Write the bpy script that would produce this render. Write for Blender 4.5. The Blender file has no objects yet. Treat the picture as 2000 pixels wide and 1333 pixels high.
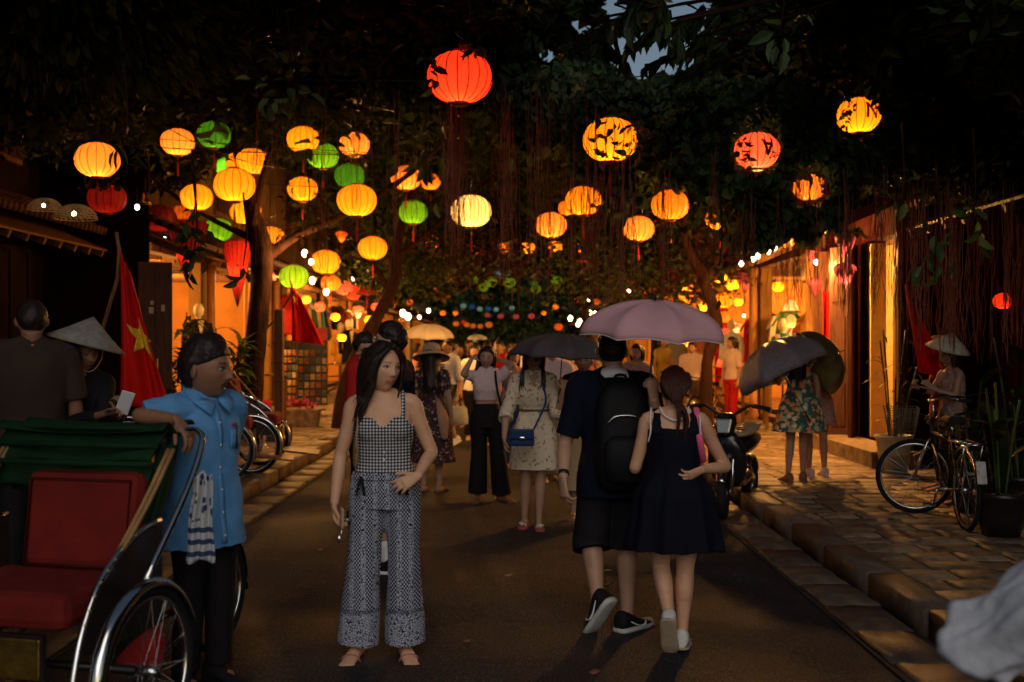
import bpy, math, random
import numpy as np
from mathutils import Vector, Matrix, noise as mnoise
R = math.radians; PI = math.pi
rnd = random.Random(7); nrg = np.random.RandomState(11)
scene = bpy.context.scene
col = scene.collection
V = Vector
# ---------------------------------------------------------------- camera
F = 2222.0; EYE = 1.6
cd = bpy.data.cameras.new('camera'); cam = bpy.data.objects.new('camera', cd); col.objects.link(cam)
cam.location = (0, 0, EYE); cam.rotation_euler = (R(90), 0, 0)
cd.lens = 40.0; cd.sensor_width = 36.0; cd.shift_y = 0.00325; cd.clip_start = 0.05; cd.clip_end = 600
cd.dof.use_dof = True; cd.dof.focus_distance = 7.6; cd.dof.aperture_fstop = 2.2
scene.camera = cam
# ---------------------------------------------------------------- world (dusk) and the last light of the low sun
world = bpy.data.worlds.new('World'); scene.world = world; world.use_nodes = True
wn = world.node_tree.nodes; wl = world.node_tree.links
sky = wn.new('ShaderNodeTexSky'); sky.sky_type = 'NISHITA'; sky.sun_disc = False
sky.sun_elevation = R(9); sky.sun_rotation = R(160); sky.air_density = 1.0; sky.dust_density = 0.3; sky.ozone_density = 2.0
hs_ = wn.new('ShaderNodeHueSaturation'); hs_.inputs['Saturation'].default_value = .75      # thin overcast after sunset: the blue is greyed
wl.new(sky.outputs[0], hs_.inputs['Color']); wl.new(hs_.outputs[0], wn['Background'].inputs[0]); wn['Background'].inputs[1].default_value = 0.058
sd = bpy.data.lights.new('sun', 'SUN'); sun = bpy.data.objects.new('sun', sd); col.objects.link(sun)
sd.energy = 0.95; sd.angle = R(50); sd.color = (1, .90, .82); sun.rotation_euler = V((-.04, .85, -.52)).to_track_quat('-Z', 'Y').to_euler()   # broad afterglow behind the camera
scene.view_settings.view_transform = 'Standard'; scene.view_settings.look = 'None'
scene.view_settings.exposure = 0.0; scene.view_settings.gamma = 1.0
scene.view_settings.use_curve_mapping = False
scene.cycles.use_denoising = True
scene.cycles.max_bounces = 6; scene.cycles.diffuse_bounces = 3; scene.cycles.glossy_bounces = 2
scene.cycles.transparent_max_bounces = 6; scene.cycles.caustics_reflective = False; scene.cycles.caustics_refractive = False
scene.cycles.sample_clamp_indirect = 2.0
# ---------------------------------------------------------------- helpers
def at(px, py, Y):
    return V(((px - 1000) * Y / F, Y, EYE - (py - 673) * Y / F))
def tag(o, label=None, cat=None, group=None, kind=None):
    if label: o['label'] = label
    if cat: o['category'] = cat
    if group: o['group'] = group
    if kind: o['kind'] = kind
    return o
def empty(name, loc, rz=0, label=None, cat=None, group=None, kind=None):
    o = bpy.data.objects.new(name, None); col.objects.link(o)
    o.location = loc; o.rotation_euler = (0, 0, rz); o.empty_display_size = .1
    return tag(o, label, cat, group, kind)
def link(name, me, parent=None, loc=None, rz=0):
    o = bpy.data.objects.new(name, me); col.objects.link(o); o.parent = parent
    if loc is not None: o.location = loc
    if rz: o.rotation_euler = (0, 0, rz)
    return o
def copy_tree(o, parent=None):
    c = o.copy(); col.objects.link(c); c.parent = parent
    for ch in [x for x in o.children]:
        copy_tree(ch, c)
    return c
def frame(d, up=None):
    d = V(d).normalized(); up = V(up) if up is not None else V((0, 0, 1))
    if abs(d.dot(up.normalized())) > .98: up = V((0, 1, 0)) if abs(d.y) < .9 else V((1, 0, 0))
    a = up.cross(d).normalized(); b = d.cross(a).normalized()
    return a, b
def cat_rom(pts, sub):
    pts = [np.array(p, float) for p in pts]
    if len(pts) < 3 or sub < 2: 
        if len(pts) == 2 and sub > 1:
            return [pts[0] * (1 - t) + pts[1] * t for t in np.linspace(0, 1, sub + 1)]
        return pts
    P = [2 * pts[0] - pts[1]] + pts + [2 * pts[-1] - pts[-2]]; out = []
    for i in range(1, len(P) - 2):
        for k in range(sub):
            t = k / sub; a, b, c, d = P[i - 1], P[i], P[i + 1], P[i + 2]
            out.append(.5 * ((2 * b) + (c - a) * t + (2 * a - 5 * b + 4 * c - d) * t * t + (3 * b - a - 3 * c + d) * t ** 3))
    out.append(P[-2]); return out
class MB:
    def __init__(s): s.v = []; s.f = []; s.sm = []
    def add(s, vs, fs, smooth=True):
        o = len(s.v); s.v += [tuple(p) for p in vs]; s.f += [tuple(i + o for i in f) for f in fs]; s.sm += [smooth] * len(fs); return s
    def box(s, c, size, rz=0, rx=0, ry=0, taper=1.0):
        x, y, z = [k / 2 for k in size]; M = Matrix.Rotation(rz, 3, 'Z') @ Matrix.Rotation(ry, 3, 'Y') @ Matrix.Rotation(rx, 3, 'X')
        vs = [V(c) + M @ V((a * x * (taper if d > 0 else 1), b * y * (taper if d > 0 else 1), d * z)) for d in (-1, 1) for b in (-1, 1) for a in (-1, 1)]
        return s.add(vs, [(0, 2, 3, 1), (4, 5, 7, 6), (0, 1, 5, 4), (2, 6, 7, 3), (0, 4, 6, 2), (1, 3, 7, 5)], False)
    def rings(s, rings, caps=True, closed=True, smooth=True):
        n = len(rings[0]); vs = [p for r in rings for p in r]; fs = []
        for i in range(len(rings) - 1):
            for j in range(n if closed else n - 1):
                k = (j + 1) % n; fs.append((i * n + j, i * n + k, (i + 1) * n + k, (i + 1) * n + j))
        o = len(s.v); s.add(vs, fs, smooth)
        if caps:
            m = len(rings)
            s.f += [tuple(o + j for j in range(n - 1, -1, -1)), tuple(o + (m - 1) * n + j for j in range(n))]; s.sm += [smooth, smooth]
        return s
    def tube(s, pts, r, n=8, sub=1, up=None, caps=True, e=2.0, round_=False):
        """r: one radius, or one per point, each a number or a pair (along a, along b)."""
        m = len(pts); rr = r if isinstance(r, (list, tuple)) and len(r) == m and not (m == 2 and not isinstance(r, list) and False) else [r] * m
        rr = [(q, q) if not isinstance(q, (tuple, list)) else q for q in rr]
        P = cat_rom(pts, sub); Q = cat_rom([(q[0], q[1], 0) for q in rr], sub)
        if round_:
            for end in (0, 1):
                i0, i1 = (0, 1) if end == 0 else (-1, -2)
                d = P[i0] - P[i1]; d = d / (np.linalg.norm(d) + 1e-9); ra = (Q[i0][0] + Q[i0][1]) / 2
                ex = [(P[i0] + d * ra * math.sin(a), Q[i0] * math.cos(a)) for a in (.5, 1.0, 1.35)]
                if end == 0:
                    P = [x[0] for x in reversed(ex)] + P; Q = [x[1] for x in reversed(ex)] + Q
                else:
                    P = P + [x[0] for x in ex]; Q = Q + [x[1] for x in ex]
        rings = []; a = None
        for i, p in enumerate(P):
            d = P[min(i + 1, len(P) - 1)] - P[max(i - 1, 0)]
            d = V(d); d = d.normalized() if d.length > 1e-9 else V((0, 0, 1))
            if a is None: a, b = frame(d, up)
            else:
                a = (a - d * a.dot(d)); a = a.normalized() if a.length > 1e-6 else frame(d, up)[0]; b = d.cross(a)
            ring = []
            for j in range(n):
                t = 2 * PI * j / n; c, sn = math.cos(t), math.sin(t)
                if e != 2.0:
                    c = math.copysign(abs(c) ** (2 / e), c); sn = math.copysign(abs(sn) ** (2 / e), sn)
                ring.append(V(p) + a * (Q[i][0] * c) + b * (Q[i][1] * sn))
            rings.append(ring)
        return s.rings(rings, caps)
    def lathe(s, prof, n=16, c=(0, 0, 0), sx=1, sy=1, caps=True, M=None, mod=None, smooth=True):
        rings = []
        for (r, z) in prof:
            ring = []
            for j in range(n):
                t = 2 * PI * j / n; q = r * (mod(t, z) if mod else 1)
                p = V((q * math.cos(t) * sx, q * math.sin(t) * sy, z))
                if M is not None: p = M @ p
                ring.append(V(c) + p)
            rings.append(ring)
        return s.rings(rings, caps, smooth=smooth)
    def ell(s, c, r, n=16, m=10, M=None):
        prof = [(math.sin(PI * (i + .02 * (i == 0) - .02 * (i == m)) / m), -math.cos(PI * i / m)) for i in range(m + 1)]
        prof[0] = (.02, -1); prof[-1] = (.02, 1)
        S = Matrix.Diagonal(V(r)); MM = (M.to_3x3() if M is not None else Matrix.Identity(3)) @ S
        return s.lathe(prof, n, c, M=MM)
    def torus(s, c, R_, r, axis='Y', n=32, m=8, M=None, a0=0, a1=2 * PI):
        full = abs(a1 - a0 - 2 * PI) < 1e-6; rings = []
        for i in range(n if full else n + 1):
            t = a0 + (a1 - a0) * i / n; ring = []
            for j in range(m):
                u = 2 * PI * j / m; q = R_ + (r[0] if isinstance(r, tuple) else r) * math.cos(u); w = (r[1] if isinstance(r, tuple) else r) * math.sin(u)
                p = {'Y': V((q * math.cos(t), w, q * math.sin(t))), 'X': V((w, q * math.cos(t), q * math.sin(t))), 'Z': V((q * math.cos(t), q * math.sin(t), w))}[axis]
                ring.append(V(c) + (M @ p if M is not None else p))
            rings.append(ring)
        if full: rings.append(rings[0])
        return s.rings(rings, not full)
    def poly(s, pts, smooth=False): return s.add(pts, [tuple(range(len(pts)))], smooth)
    def prism(s, pts, off):
        n = len(pts); off = V(off); vs = [V(p) for p in pts] + [V(p) + off for p in pts]
        fs = [tuple(range(n - 1, -1, -1)), tuple(range(n, 2 * n))] + [(i, (i + 1) % n, n + (i + 1) % n, n + i) for i in range(n)]
        return s.add(vs, fs, False)
    def grid(s, fn, nu, nv, smooth=True):
        vs = [fn(i / nu, j / nv) for i in range(nu + 1) for j in range(nv + 1)]
        return s.add(vs, [(i * (nv + 1) + j, (i + 1) * (nv + 1) + j, (i + 1) * (nv + 1) + j + 1, i * (nv + 1) + j + 1) for i in range(nu) for j in range(nv)], smooth)
    def mesh(s, name, m=None):
        me = bpy.data.meshes.new(name); me.from_pydata(s.v, [], s.f); me.polygons.foreach_set('use_smooth', s.sm)
        if m is not None:
            for k in (m if isinstance(m, list) else [m]): me.materials.append(k)
        me.update(); return me
    def build(s, name, m=None, parent=None, loc=None, rz=0, solid=0, bevel=0):
        o = link(name, s.mesh(name, m), parent, loc, rz)
        if solid:
            q = o.modifiers.new('thick', 'SOLIDIFY'); q.thickness = solid; q.offset = 0
        if bevel:
            q = o.modifiers.new('bev', 'BEVEL'); q.width = bevel; q.segments = 2; q.limit_method = 'ANGLE'
        return o
def np_mesh(name, verts, faces_flat, nper, m, smooth=False):
    """fast mesh: verts (n,3), faces (k,nper)"""
    me = bpy.data.meshes.new(name); n = len(verts); k = len(faces_flat)
    me.vertices.add(n); me.vertices.foreach_set('co', np.asarray(verts, np.float32).ravel())
    me.loops.add(k * nper); me.loops.foreach_set('vertex_index', np.asarray(faces_flat, np.int32).ravel())
    me.polygons.add(k); me.polygons.foreach_set('loop_start', np.arange(0, k * nper, nper, dtype=np.int32))
    me.polygons.foreach_set('loop_total', np.full(k, nper, np.int32))
    me.polygons.foreach_set('use_smooth', np.full(k, smooth)); me.update(calc_edges=True); me.validate()
    if m is not None: me.materials.append(m)
    return me
def baked(o, *mods):
    """apply the object's modifiers into its mesh"""
    dg = bpy.context.evaluated_depsgraph_get(); dg.update(); me = bpy.data.meshes.new_from_object(o.evaluated_get(dg))
    mats = [m for m in o.data.materials]; o.modifiers.clear(); o.data = me
    me.materials.clear()
    for m in mats: me.materials.append(m)
    return o
def fused(mb, name, m, parent, voxel=.008, smooth=2, wrinkle=None, sf=.5):
    """close the overlapping lofts of mb into one continuous skin"""
    o = link(name, mb.mesh(name, m), None)
    q = o.modifiers.new('r', 'REMESH'); q.mode = 'VOXEL'; q.voxel_size = voxel; q.use_smooth_shade = True; q.adaptivity = 0
    if smooth:
        q = o.modifiers.new('s', 'SMOOTH'); q.factor = sf; q.iterations = smooth
    baked(o); o.parent = parent
    me = o.data; me.polygons.foreach_set('use_smooth', np.full(len(me.polygons), True))
    if wrinkle:
        amp, fx, fy, fz, seed = wrinkle; n = len(me.vertices); co = np.zeros(n * 3, np.float32); me.vertices.foreach_get('co', co); co = co.reshape(-1, 3)
        no = np.zeros(n * 3, np.float32); me.vertices.foreach_get('normal', no); no = no.reshape(-1, 3)
        d = np.array([mnoise.noise((p[0] * fx + seed, p[1] * fy, p[2] * fz + seed * 2)) + .5 * mnoise.noise((p[0] * fx * 2.3 + p[2] * 4, p[1] * fy * 2, p[2] * fz * 2.1 + seed)) for p in co])
        me.vertices.foreach_set('co', (co + no * (d * amp)[:, None]).astype(np.float32).ravel()); me.update()
    return o
# ---------------------------------------------------------------- materials
MATS = {}
def nodes(name):
    m = bpy.data.materials.new(name); m.use_nodes = True; nt = m.node_tree; b = nt.nodes['Principled BSDF']; return m, nt, b
def N(nt, t, **kw):
    n = nt.nodes.new('ShaderNode' + t)
    for k, v in kw.items():
        if k.startswith('i_'): n.inputs[int(k[2:]) if k[2:].isdigit() else k[2:]].default_value = v
        else: setattr(n, k, v)
    return n
def ramp(nt, src, stops):
    r = N(nt, 'ValToRGB'); e = r.color_ramp.elements
    while len(e) < len(stops): e.new(.5)
    for q, (p, c) in zip(e, stops): q.position = p; q.color = (*c, 1) if len(c) == 3 else c
    if src is not None: nt.links.new(src, r.inputs[0])
    return r.outputs[0]
def mat(name, c, rough=.6, metal=0.0, var=.15, vs=6.0, bump=0.0, bs=40.0, rnd_=0.0, trans=0.0, sheen=0.0, coat=0.0, stretch=None, spec=None, sss=0):
    if name in MATS: return MATS[name]
    m, nt, b = nodes(name); L = nt.links
    tc = N(nt, 'TexCoord'); src = tc.outputs['Object']
    if stretch:
        mp = N(nt, 'Mapping'); mp.inputs['Scale'].default_value = stretch; L.new(src, mp.inputs[0]); src = mp.outputs[0]
    nz = N(nt, 'TexNoise', i_Scale=vs, i_Detail=5.0); L.new(src, nz.inputs['Vector'])
    lo = tuple(max(0, k * (1 - var)) for k in c); hi = tuple(min(1, k * (1 + var)) for k in c)
    cc = ramp(nt, nz.outputs['Fac'], [(.3, lo), (.7, hi)])
    if rnd_:
        oi = N(nt, 'ObjectInfo'); hs = N(nt, 'HueSaturation'); mr = N(nt, 'MapRange', i_3=1 - rnd_, i_4=1 + rnd_)
        L.new(oi.outputs['Random'], mr.inputs[0]); L.new(mr.outputs[0], hs.inputs['Value']); L.new(cc, hs.inputs['Color']); cc = hs.outputs[0]
    L.new(cc, b.inputs['Base Color']); b.inputs['Roughness'].default_value = rough; b.inputs['Metallic'].default_value = metal
    b.inputs['Specular IOR Level'].default_value = spec if spec is not None else (.5 if metal or coat or rough < .36 else .12)
    if sheen: b.inputs['Sheen Weight'].default_value = sheen
    if coat: b.inputs['Coat Weight'].default_value = coat
    if bump:
        n2 = N(nt, 'TexNoise', i_Scale=bs, i_Detail=6.0); L.new(src, n2.inputs['Vector']); bp = N(nt, 'Bump', i_Strength=bump, i_Distance=.01)
        L.new(n2.outputs['Fac'], bp.inputs['Height']); L.new(bp.outputs[0], b.inputs['Normal'])
    if trans:
        tr = N(nt, 'BsdfTranslucent'); L.new(cc, tr.inputs[0]); mx = N(nt, 'MixShader', i_0=trans)
        L.new(b.outputs[0], mx.inputs[1]); L.new(tr.outputs[0], mx.inputs[2]); L.new(mx.outputs[0], nt.nodes['Material Output'].inputs[0])
    MATS[name] = m; return m
def glow(name, c, strength, base=None, sample=True):
    if name in MATS: return MATS[name]
    m, nt, b = nodes(name); b.inputs['Base Color'].default_value = (*(base or c), 1); b.inputs['Roughness'].default_value = .5
    b.inputs['Emission Color'].default_value = (*c, 1); b.inputs['Emission Strength'].default_value = strength
    if not sample: m.cycles.emission_sampling = 'NONE'
    MATS[name] = m; return m
def lamp(loc, power, c, r=.03, parent=None, kind='POINT', name='bulb_light', size=None, rot=None):
    ld = bpy.data.lights.new(name, kind); ld.energy = power; ld.color = c
    if kind == 'AREA': ld.size = size[0]; ld.shape = 'RECTANGLE'; ld.size_y = size[1]
    else: ld.shadow_soft_size = r
    o = bpy.data.objects.new(name, ld); col.objects.link(o); o.location = loc; o.parent = parent
    if rot: o.rotation_euler = rot
    return o
M_wood = mat('dark wood', (.06, .025, .015), .45, var=.4, vs=3, bump=.3, bs=12, stretch=(8, 8, .8))
M_wood2 = mat('brown wood', (.16, .075, .03), .5, var=.35, vs=3, bump=.3, bs=14, stretch=(8, 8, .8))
M_wood3 = mat('honey wood', (.42, .2, .06), .45, var=.3, vs=3, bump=.25, bs=14, stretch=(8, 8, .8))
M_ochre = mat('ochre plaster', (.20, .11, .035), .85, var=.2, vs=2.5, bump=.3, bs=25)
M_cream = mat('cream plaster', (.3, .24, .14), .85, var=.15, vs=2.5, bump=.2, bs=25)
M_darkwall = mat('weathered dark plaster', (.07, .045, .035), .9, var=.4, vs=1.5, bump=.4, bs=20)
M_black = mat('black iron', (.012, .012, .013), .4, metal=.2, var=.2)
M_chrome = mat('worn chrome', (.68, .68, .66), .16, metal=1, var=.12, vs=20)
M_brass = mat('worn brass', (.55, .36, .08), .3, metal=1, var=.3, vs=14, bump=.2)
M_rubber = mat('tyre rubber', (.015, .015, .016), .75, var=.2, bump=.3, bs=60)
M_tile = mat('clay roof tile', (.05, .02, .014), .85, var=.4, vs=5, bump=.4, bs=25, rnd_=.2)
M_red = mat('red flag cloth', (.62, .010, .008), .7, var=.12, trans=.35, bump=.2, bs=18)
M_yel = mat('yellow star cloth', (.8, .5, .03), .7, var=.1, trans=.3)
M_white = mat('white cotton', (.72, .72, .74), .85, var=.06, bump=.15, bs=60)
M_skin = None
# ================================================================ ground, road, pavements
M_asph, nt, b = nodes('damp asphalt'); L = nt.links
tc = N(nt, 'TexCoord'); n1 = N(nt, 'TexNoise', i_Scale=.7, i_Detail=6.0); n2 = N(nt, 'TexNoise', i_Scale=85.0, i_Detail=4.0); n3 = N(nt, 'TexVoronoi', i_Scale=95.0)
for k in (n1, n2, n3): L.new(tc.outputs['Object'], k.inputs['Vector'])
c1 = ramp(nt, n1.outputs['Fac'], [(.36, (.024, .0245, .027)), (.5, (.036, .036, .039)), (.52, (.028, .028, .031)), (.68, (.05, .05, .054))])
c2 = ramp(nt, n2.outputs['Fac'], [(.38, (.35, .35, .36)), (.58, (1.0, 1.0, 1.0)), (.68, (2.6, 2.5, 2.4)), (.76, (4.5, 4.3, 4.0))])  # bright specks put the sparkle of the road into its colour
mx = N(nt, 'Mix', data_type='RGBA', blend_type='MULTIPLY', i_0=1.0); L.new(c1, mx.inputs[6]); L.new(c2, mx.inputs[7]); L.new(mx.outputs[2], b.inputs['Base Color'])
L.new(ramp(nt, n1.outputs['Fac'], [(.35, (.6,) * 3), (.65, (.85,) * 3)]), b.inputs['Roughness']); b.inputs['Specular IOR Level'].default_value = .14
bp = N(nt, 'Bump', i_Strength=1.0, i_Distance=.010); ad = N(nt, 'Math', operation='ADD'); L.new(n2.outputs['Fac'], ad.inputs[0]); L.new(n3.outputs['Distance'], ad.inputs[1])
L.new(ad.outputs[0], bp.inputs['Height']); L.new(bp.outputs[0], b.inputs['Normal'])
M_earth = mat('packed dark earth', (.05, .04, .03), .9, var=.3, bump=.4)
M_stone = mat('worn grey paving stone', (.18, .13, .085), .6, var=.5, vs=9, bump=.45, bs=55, rnd_=.3)
M_kerb = mat('worn granite kerb', (.10, .07, .052), .55, var=.35, vs=8, bump=.45, bs=60, rnd_=.3)
g = MB(); g.grid(lambda u, v: V((-150 + 300 * u, -60 + 460 * v, -.02)), 6, 6); tag(g.build('ground', M_earth), kind='structure')
LK, RK = -2.72, 2.26       # kerb lines
g = MB(); g.grid(lambda u, v: V((LK + .38 + (RK - LK - .76) * u, -12 + 160 * v, .0 - .03 * (2 * u - 1) ** 2 + .015)), 12, 40)
road = tag(g.build('road', M_asph), kind='structure')
ZP = .15
g = MB(); g.box((RK + .22 + 2.6, 34, ZP / 2 - .02), (5.2, 92, ZP)); pav_r = tag(g.build('pavement', mat('mortar bed', (.04, .033, .028), .9)), kind='structure')
g = MB(); g.box((LK - .22 - 3.0, 34, ZP / 2 - .02), (6.0, 92, ZP)); pav_l = tag(g.build('pavement', MATS['mortar bed']), kind='structure')
g = MB(); g.box((LK + .19, 60, -.012), (.40, 150, .02)); gut_l = tag(g.build('gutter', MATS['mortar bed']), kind='structure')
g = MB(); g.box((RK - .19, 60, -.012), (.40, 150, .02)); gut_r = tag(g.build('gutter', MATS['mortar bed']), kind='structure')
def stone_mesh(lx, ly, h, seed, m, nm):
    r = random.Random(seed); g = MB(); q = .012
    def ring(z, inset):
        out = []; nx, ny = 4, 3
        pts = [(-1 + 2 * i / nx, -1) for i in range(nx)] + [(1, -1 + 2 * i / ny) for i in range(ny)] + [(1 - 2 * i / nx, 1) for i in range(nx)] + [(-1, 1 - 2 * i / ny) for i in range(ny)]
        for k, (a, c) in enumerate(pts):
            rr = random.Random(seed * 31 + k); out.append(V((a * (lx / 2 - inset) + rr.uniform(-.006, .006), c * (ly / 2 - inset) + rr.uniform(-.006, .006), z + (r.uniform(-.004, .004) if inset else 0))))
        return out
    g.rings([ring(0, 0), ring(h - q, .002), ring(h, .014)], True)
    return g.mesh(nm, m)
pav_mesh = {}
def pave(parent, x0, x1, y0, y1, zt, seed, m, nm, rowd=.42, wid=(.38, .5, .62), limit=290):
    r = random.Random(seed); y = y0; k = 0
    while y < y1 and k < limit:
        d = rowd * (1 if y < 12 else 1.25); x = x0 - r.random() * .3
        while x < x1 - .05:
            w = r.choice(wid) * (1 if y < 12 else 1.3); xa, xb = max(x, x0), min(x + w, x1)
            if xb - xa > .1:
                wq = round((xb - xa) / .04) * .04; key = (wq, d, r.randrange(3), nm)
                if key not in pav_mesh: pav_mesh[key] = stone_mesh(wq - .012, d - .014, .03, hash((wq, d, key[2])) % 999, m, nm)
                o = link(nm, pav_mesh[key], parent, ((xa + xb) / 2, y + d / 2, zt - .02 + r.uniform(-.004, .005)))
                o.rotation_euler = (r.uniform(-.008, .008), r.uniform(-.008, .008), r.uniform(-.008, .008)); k += 1
            x += w
        y += d
    return y
yr = pave(pav_r, RK + .24, 5.0, 4.6, 40, ZP - .02, 3, M_stone, 'paving_stone', rowd=.31, wid=(.34, .46, .6))
yl = pave(pav_l, -5.9, LK - .24, 8.0, 40, ZP - .02, 4, M_stone, 'paving_stone', rowd=.36, wid=(.4, .55, .7))
def far_stones(parent, x0, x1, y0):
    g = MB(); y = y0; r = random.Random(5)
    while y < 78:
        x = x0 + r.random() * .3
        while x < x1 - .6:
            g.box((x + .33, y + .3, ZP - .02), (.64, .58, .03)); x += .66
        y += .6
    o = g.build('paving_stones', M_stone, parent); o['kind'] = 'stuff'
far_stones(pav_r, RK + .24, 5.0, yr + .02); far_stones(pav_l, -5.9, LK - .24, yl + .02)
kb = [stone_mesh(.24, .98, .185, 90 + i, M_kerb, 'kerb_stone') for i in range(4)]; gt = [stone_mesh(.34, .60, .02, 70 + i, M_kerb, 'gutter_slab') for i in range(4)]
for (xk, par, gx, gp) in ((LK - .11, pav_l, LK + .19, gut_l), (RK + .11, pav_r, RK - .19, gut_r)):
    y = 3.2; i = 0
    while y < 62:
        o = link('kerb_stone', kb[rnd.randrange(4)], par, (xk + rnd.uniform(-.01, .01), y + .5, -.03 + rnd.uniform(-.006, .006))); o.rotation_euler[2] = rnd.uniform(-.012, .012); y += 1.0
    y = 3.2
    while y < 40:
        o = link('gutter_slab', gt[rnd.randrange(4)], gp, (gx + rnd.uniform(-.01, .01), y + .3, rnd.uniform(-.003, .002))); o.rotation_euler[2] = rnd.uniform(-.02, .02); y += .62
# ================================================================ houses
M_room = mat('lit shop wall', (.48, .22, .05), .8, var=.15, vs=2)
M_goods = [mat('goods cloth %s' % n, c, .8, var=.2, bump=.2) for n, c in (('red', (.5, .03, .03)), ('cream', (.7, .6, .42)), ('mustard', (.6, .35, .04)), ('teal', (.05, .2, .2)), ('rose', (.6, .22, .2)), ('navy', (.03, .04, .1)), ('white', (.75, .72, .66)), ('brown', (.2, .09, .04)), ('green', (.08, .18, .05)))]
def house(name, label, side, y0, y1, xf, z1, open_=None, wallm=None, roomm=None, posts=(), deep=4.5, eave=1.0, ez=2.95, boards=False, panels=True):
    """side -1 left, +1 right. xf: |x| of the facade. open_: list of (ya, yb, za, zb) openings."""
    s = side; h = empty(name, (s * xf, y0, 0), 0, label, 'house'); wallm = wallm or M_darkwall
    w = MB(); t = .22; open_ = sorted(open_ or []); y = y0
    def wb(ya, yb, za, zb):
        if yb - ya > .02 and zb - za > .02: w.box((s * t / 2, (ya + yb) / 2 - y0, (za + zb) / 2), (t, yb - ya, zb - za))
    for (ya, yb, za, zb) in open_:
        wb(y, ya, .1, z1); wb(ya, yb, .1, za); wb(ya, yb, zb, z1); y = yb
    wb(y, y1, .1, z1)
    w.box((s * (deep + .1), (y1 - y0) / 2, z1 / 2 + .05), (.2, y1 - y0, z1 - .1))                    # back wall
    for yy in (.1, y1 - y0 - .1): w.box((s * (t + (deep - t) / 2), yy, z1 / 2 + .05), (deep - t, .2, z1 - .1))
    w.build('wall', wallm, h)
    if open_:
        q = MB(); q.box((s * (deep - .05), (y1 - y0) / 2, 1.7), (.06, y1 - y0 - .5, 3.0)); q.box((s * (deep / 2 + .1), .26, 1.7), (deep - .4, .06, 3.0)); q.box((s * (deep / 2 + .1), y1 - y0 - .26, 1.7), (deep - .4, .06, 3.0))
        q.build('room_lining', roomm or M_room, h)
        q = MB(); q.box((s * (deep / 2 + .1), (y1 - y0) / 2, .3), (deep - .3, y1 - y0 - .45, .06)); q.build('floor', M_wood2, h)
        q = MB(); q.box((s * (deep / 2 + .1), (y1 - y0) / 2, 3.22), (deep - .3, y1 - y0 - .45, .06)); q.build('ceiling', M_wood2, h)
        for k in range(int((y1 - y0) / .8)): MBq = MB(); MBq.box((s * (deep / 2 + .1), .6 + k * .8, 3.13), (deep - .5, .1, .12)); MBq.build('ceiling_beam', M_wood2, h)
    for (yy, m) in posts:
        q = MB(); q.lathe([(.12, .1), (.12, .22), (.085, .28), (.08, 2.9), (.1, 2.98), (.1, 3.1)], 12, (-s * .12, yy - y0, 0)); q.build('post', m, h)
    # eave: rafters, tile courses
    rf = MB(); n = max(2, int((y1 - y0) / .5))
    a = math.atan2(.42, eave); sl = math.hypot(.42, eave)
    for k in range(n):
        q = MB(); q.box((-s * eave / 2, .2 + k * (y1 - y0 - .4) / (n - 1), ez + .16), (sl, .06, .09), ry=s * -a if s > 0 else a); q.build('rafter', M_wood2, h)
    rfo = MB(); rfo.box((-s * eave / 2, (y1 - y0) / 2, ez + .225), (sl, y1 - y0 - .02, .03), ry=-s * a); ro = rfo.build('eave_roof', M_wood2, h)
    tl = MB(); k = 0; yy = .08
    while yy < y1 - y0 - .05:
        for c in range(6):
            u0 = c / 6; x0 = -s * eave * (1 - u0) - 0; x1 = -s * eave * (1 - u0 - 1 / 6 - .02)
            z0 = ez + .26 + .42 * u0 + .012 * (5 - c) * 0; zq = ez + .26 + .42 * (u0 + 1 / 6)
            tl.tube([(x0, yy, z0 + .03), (x1, yy, zq + .0)], [.068, .055], n=6)
        yy += .15
    to = tl.build('roof_tiles', M_tile, ro); to['kind'] = 'stuff'
    # upper storey: shuttered windows and the main roof
    if panels and z1 > 4.5:
        k = 0; yy = 1.2
        while yy < y1 - y0 - 1.0:
            q = MB(); q.box((-s * .03, yy, 4.75), (.06, 1.0, 1.3)); f = q.build('window', M_wood2, h)
            for j in (-1, 1):
                q = MB()
                q.box((-s * .075, yy + j * .24, 4.75), (.03, .44, 1.16)); q.build('shutter', M_wood, f)
            yy += 2.2
    mr = MB(); mr.prism([V((-s * .5, -.05, z1 - .05)), V((s * (deep + .6), -.05, z1 - .05)), V((s * deep / 2, -.05, z1 + 1.3))], (0, y1 - y0 + .1, 0)); mr.build('roof', M_tile, h)
    return h
def door_leaves(h, s, ys, z0, z1, w=.42, m=None, off=.06, fold=0):
    for k, yy in enumerate(ys):
        q = MB(); an = fold * (1 if k % 2 else -1)
        q.box((-s * off, yy, (z0 + z1) / 2), (.05, w, z1 - z0), rz=an); d = q.build('door_leaf', m or M_wood, h)
        for (za, zb) in ((z0 + .12, z0 + .7), (z0 + .82, z0 + 1.5), (z0 + 1.62, z1 - .12)):
            p = MB(); p.box((-s * (off + .03), yy, (za + zb) / 2), (.02, w - .14, zb - za), rz=an); p.build('door_panel', m or M_wood, d)
XL, XR = 5.75, 4.85
M_blackwood = mat('blackened timber', (.012, .005, .004), .7, var=.4, vs=3, bump=.3, bs=12, stretch=(8, 8, .8), spec=.04)
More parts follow.
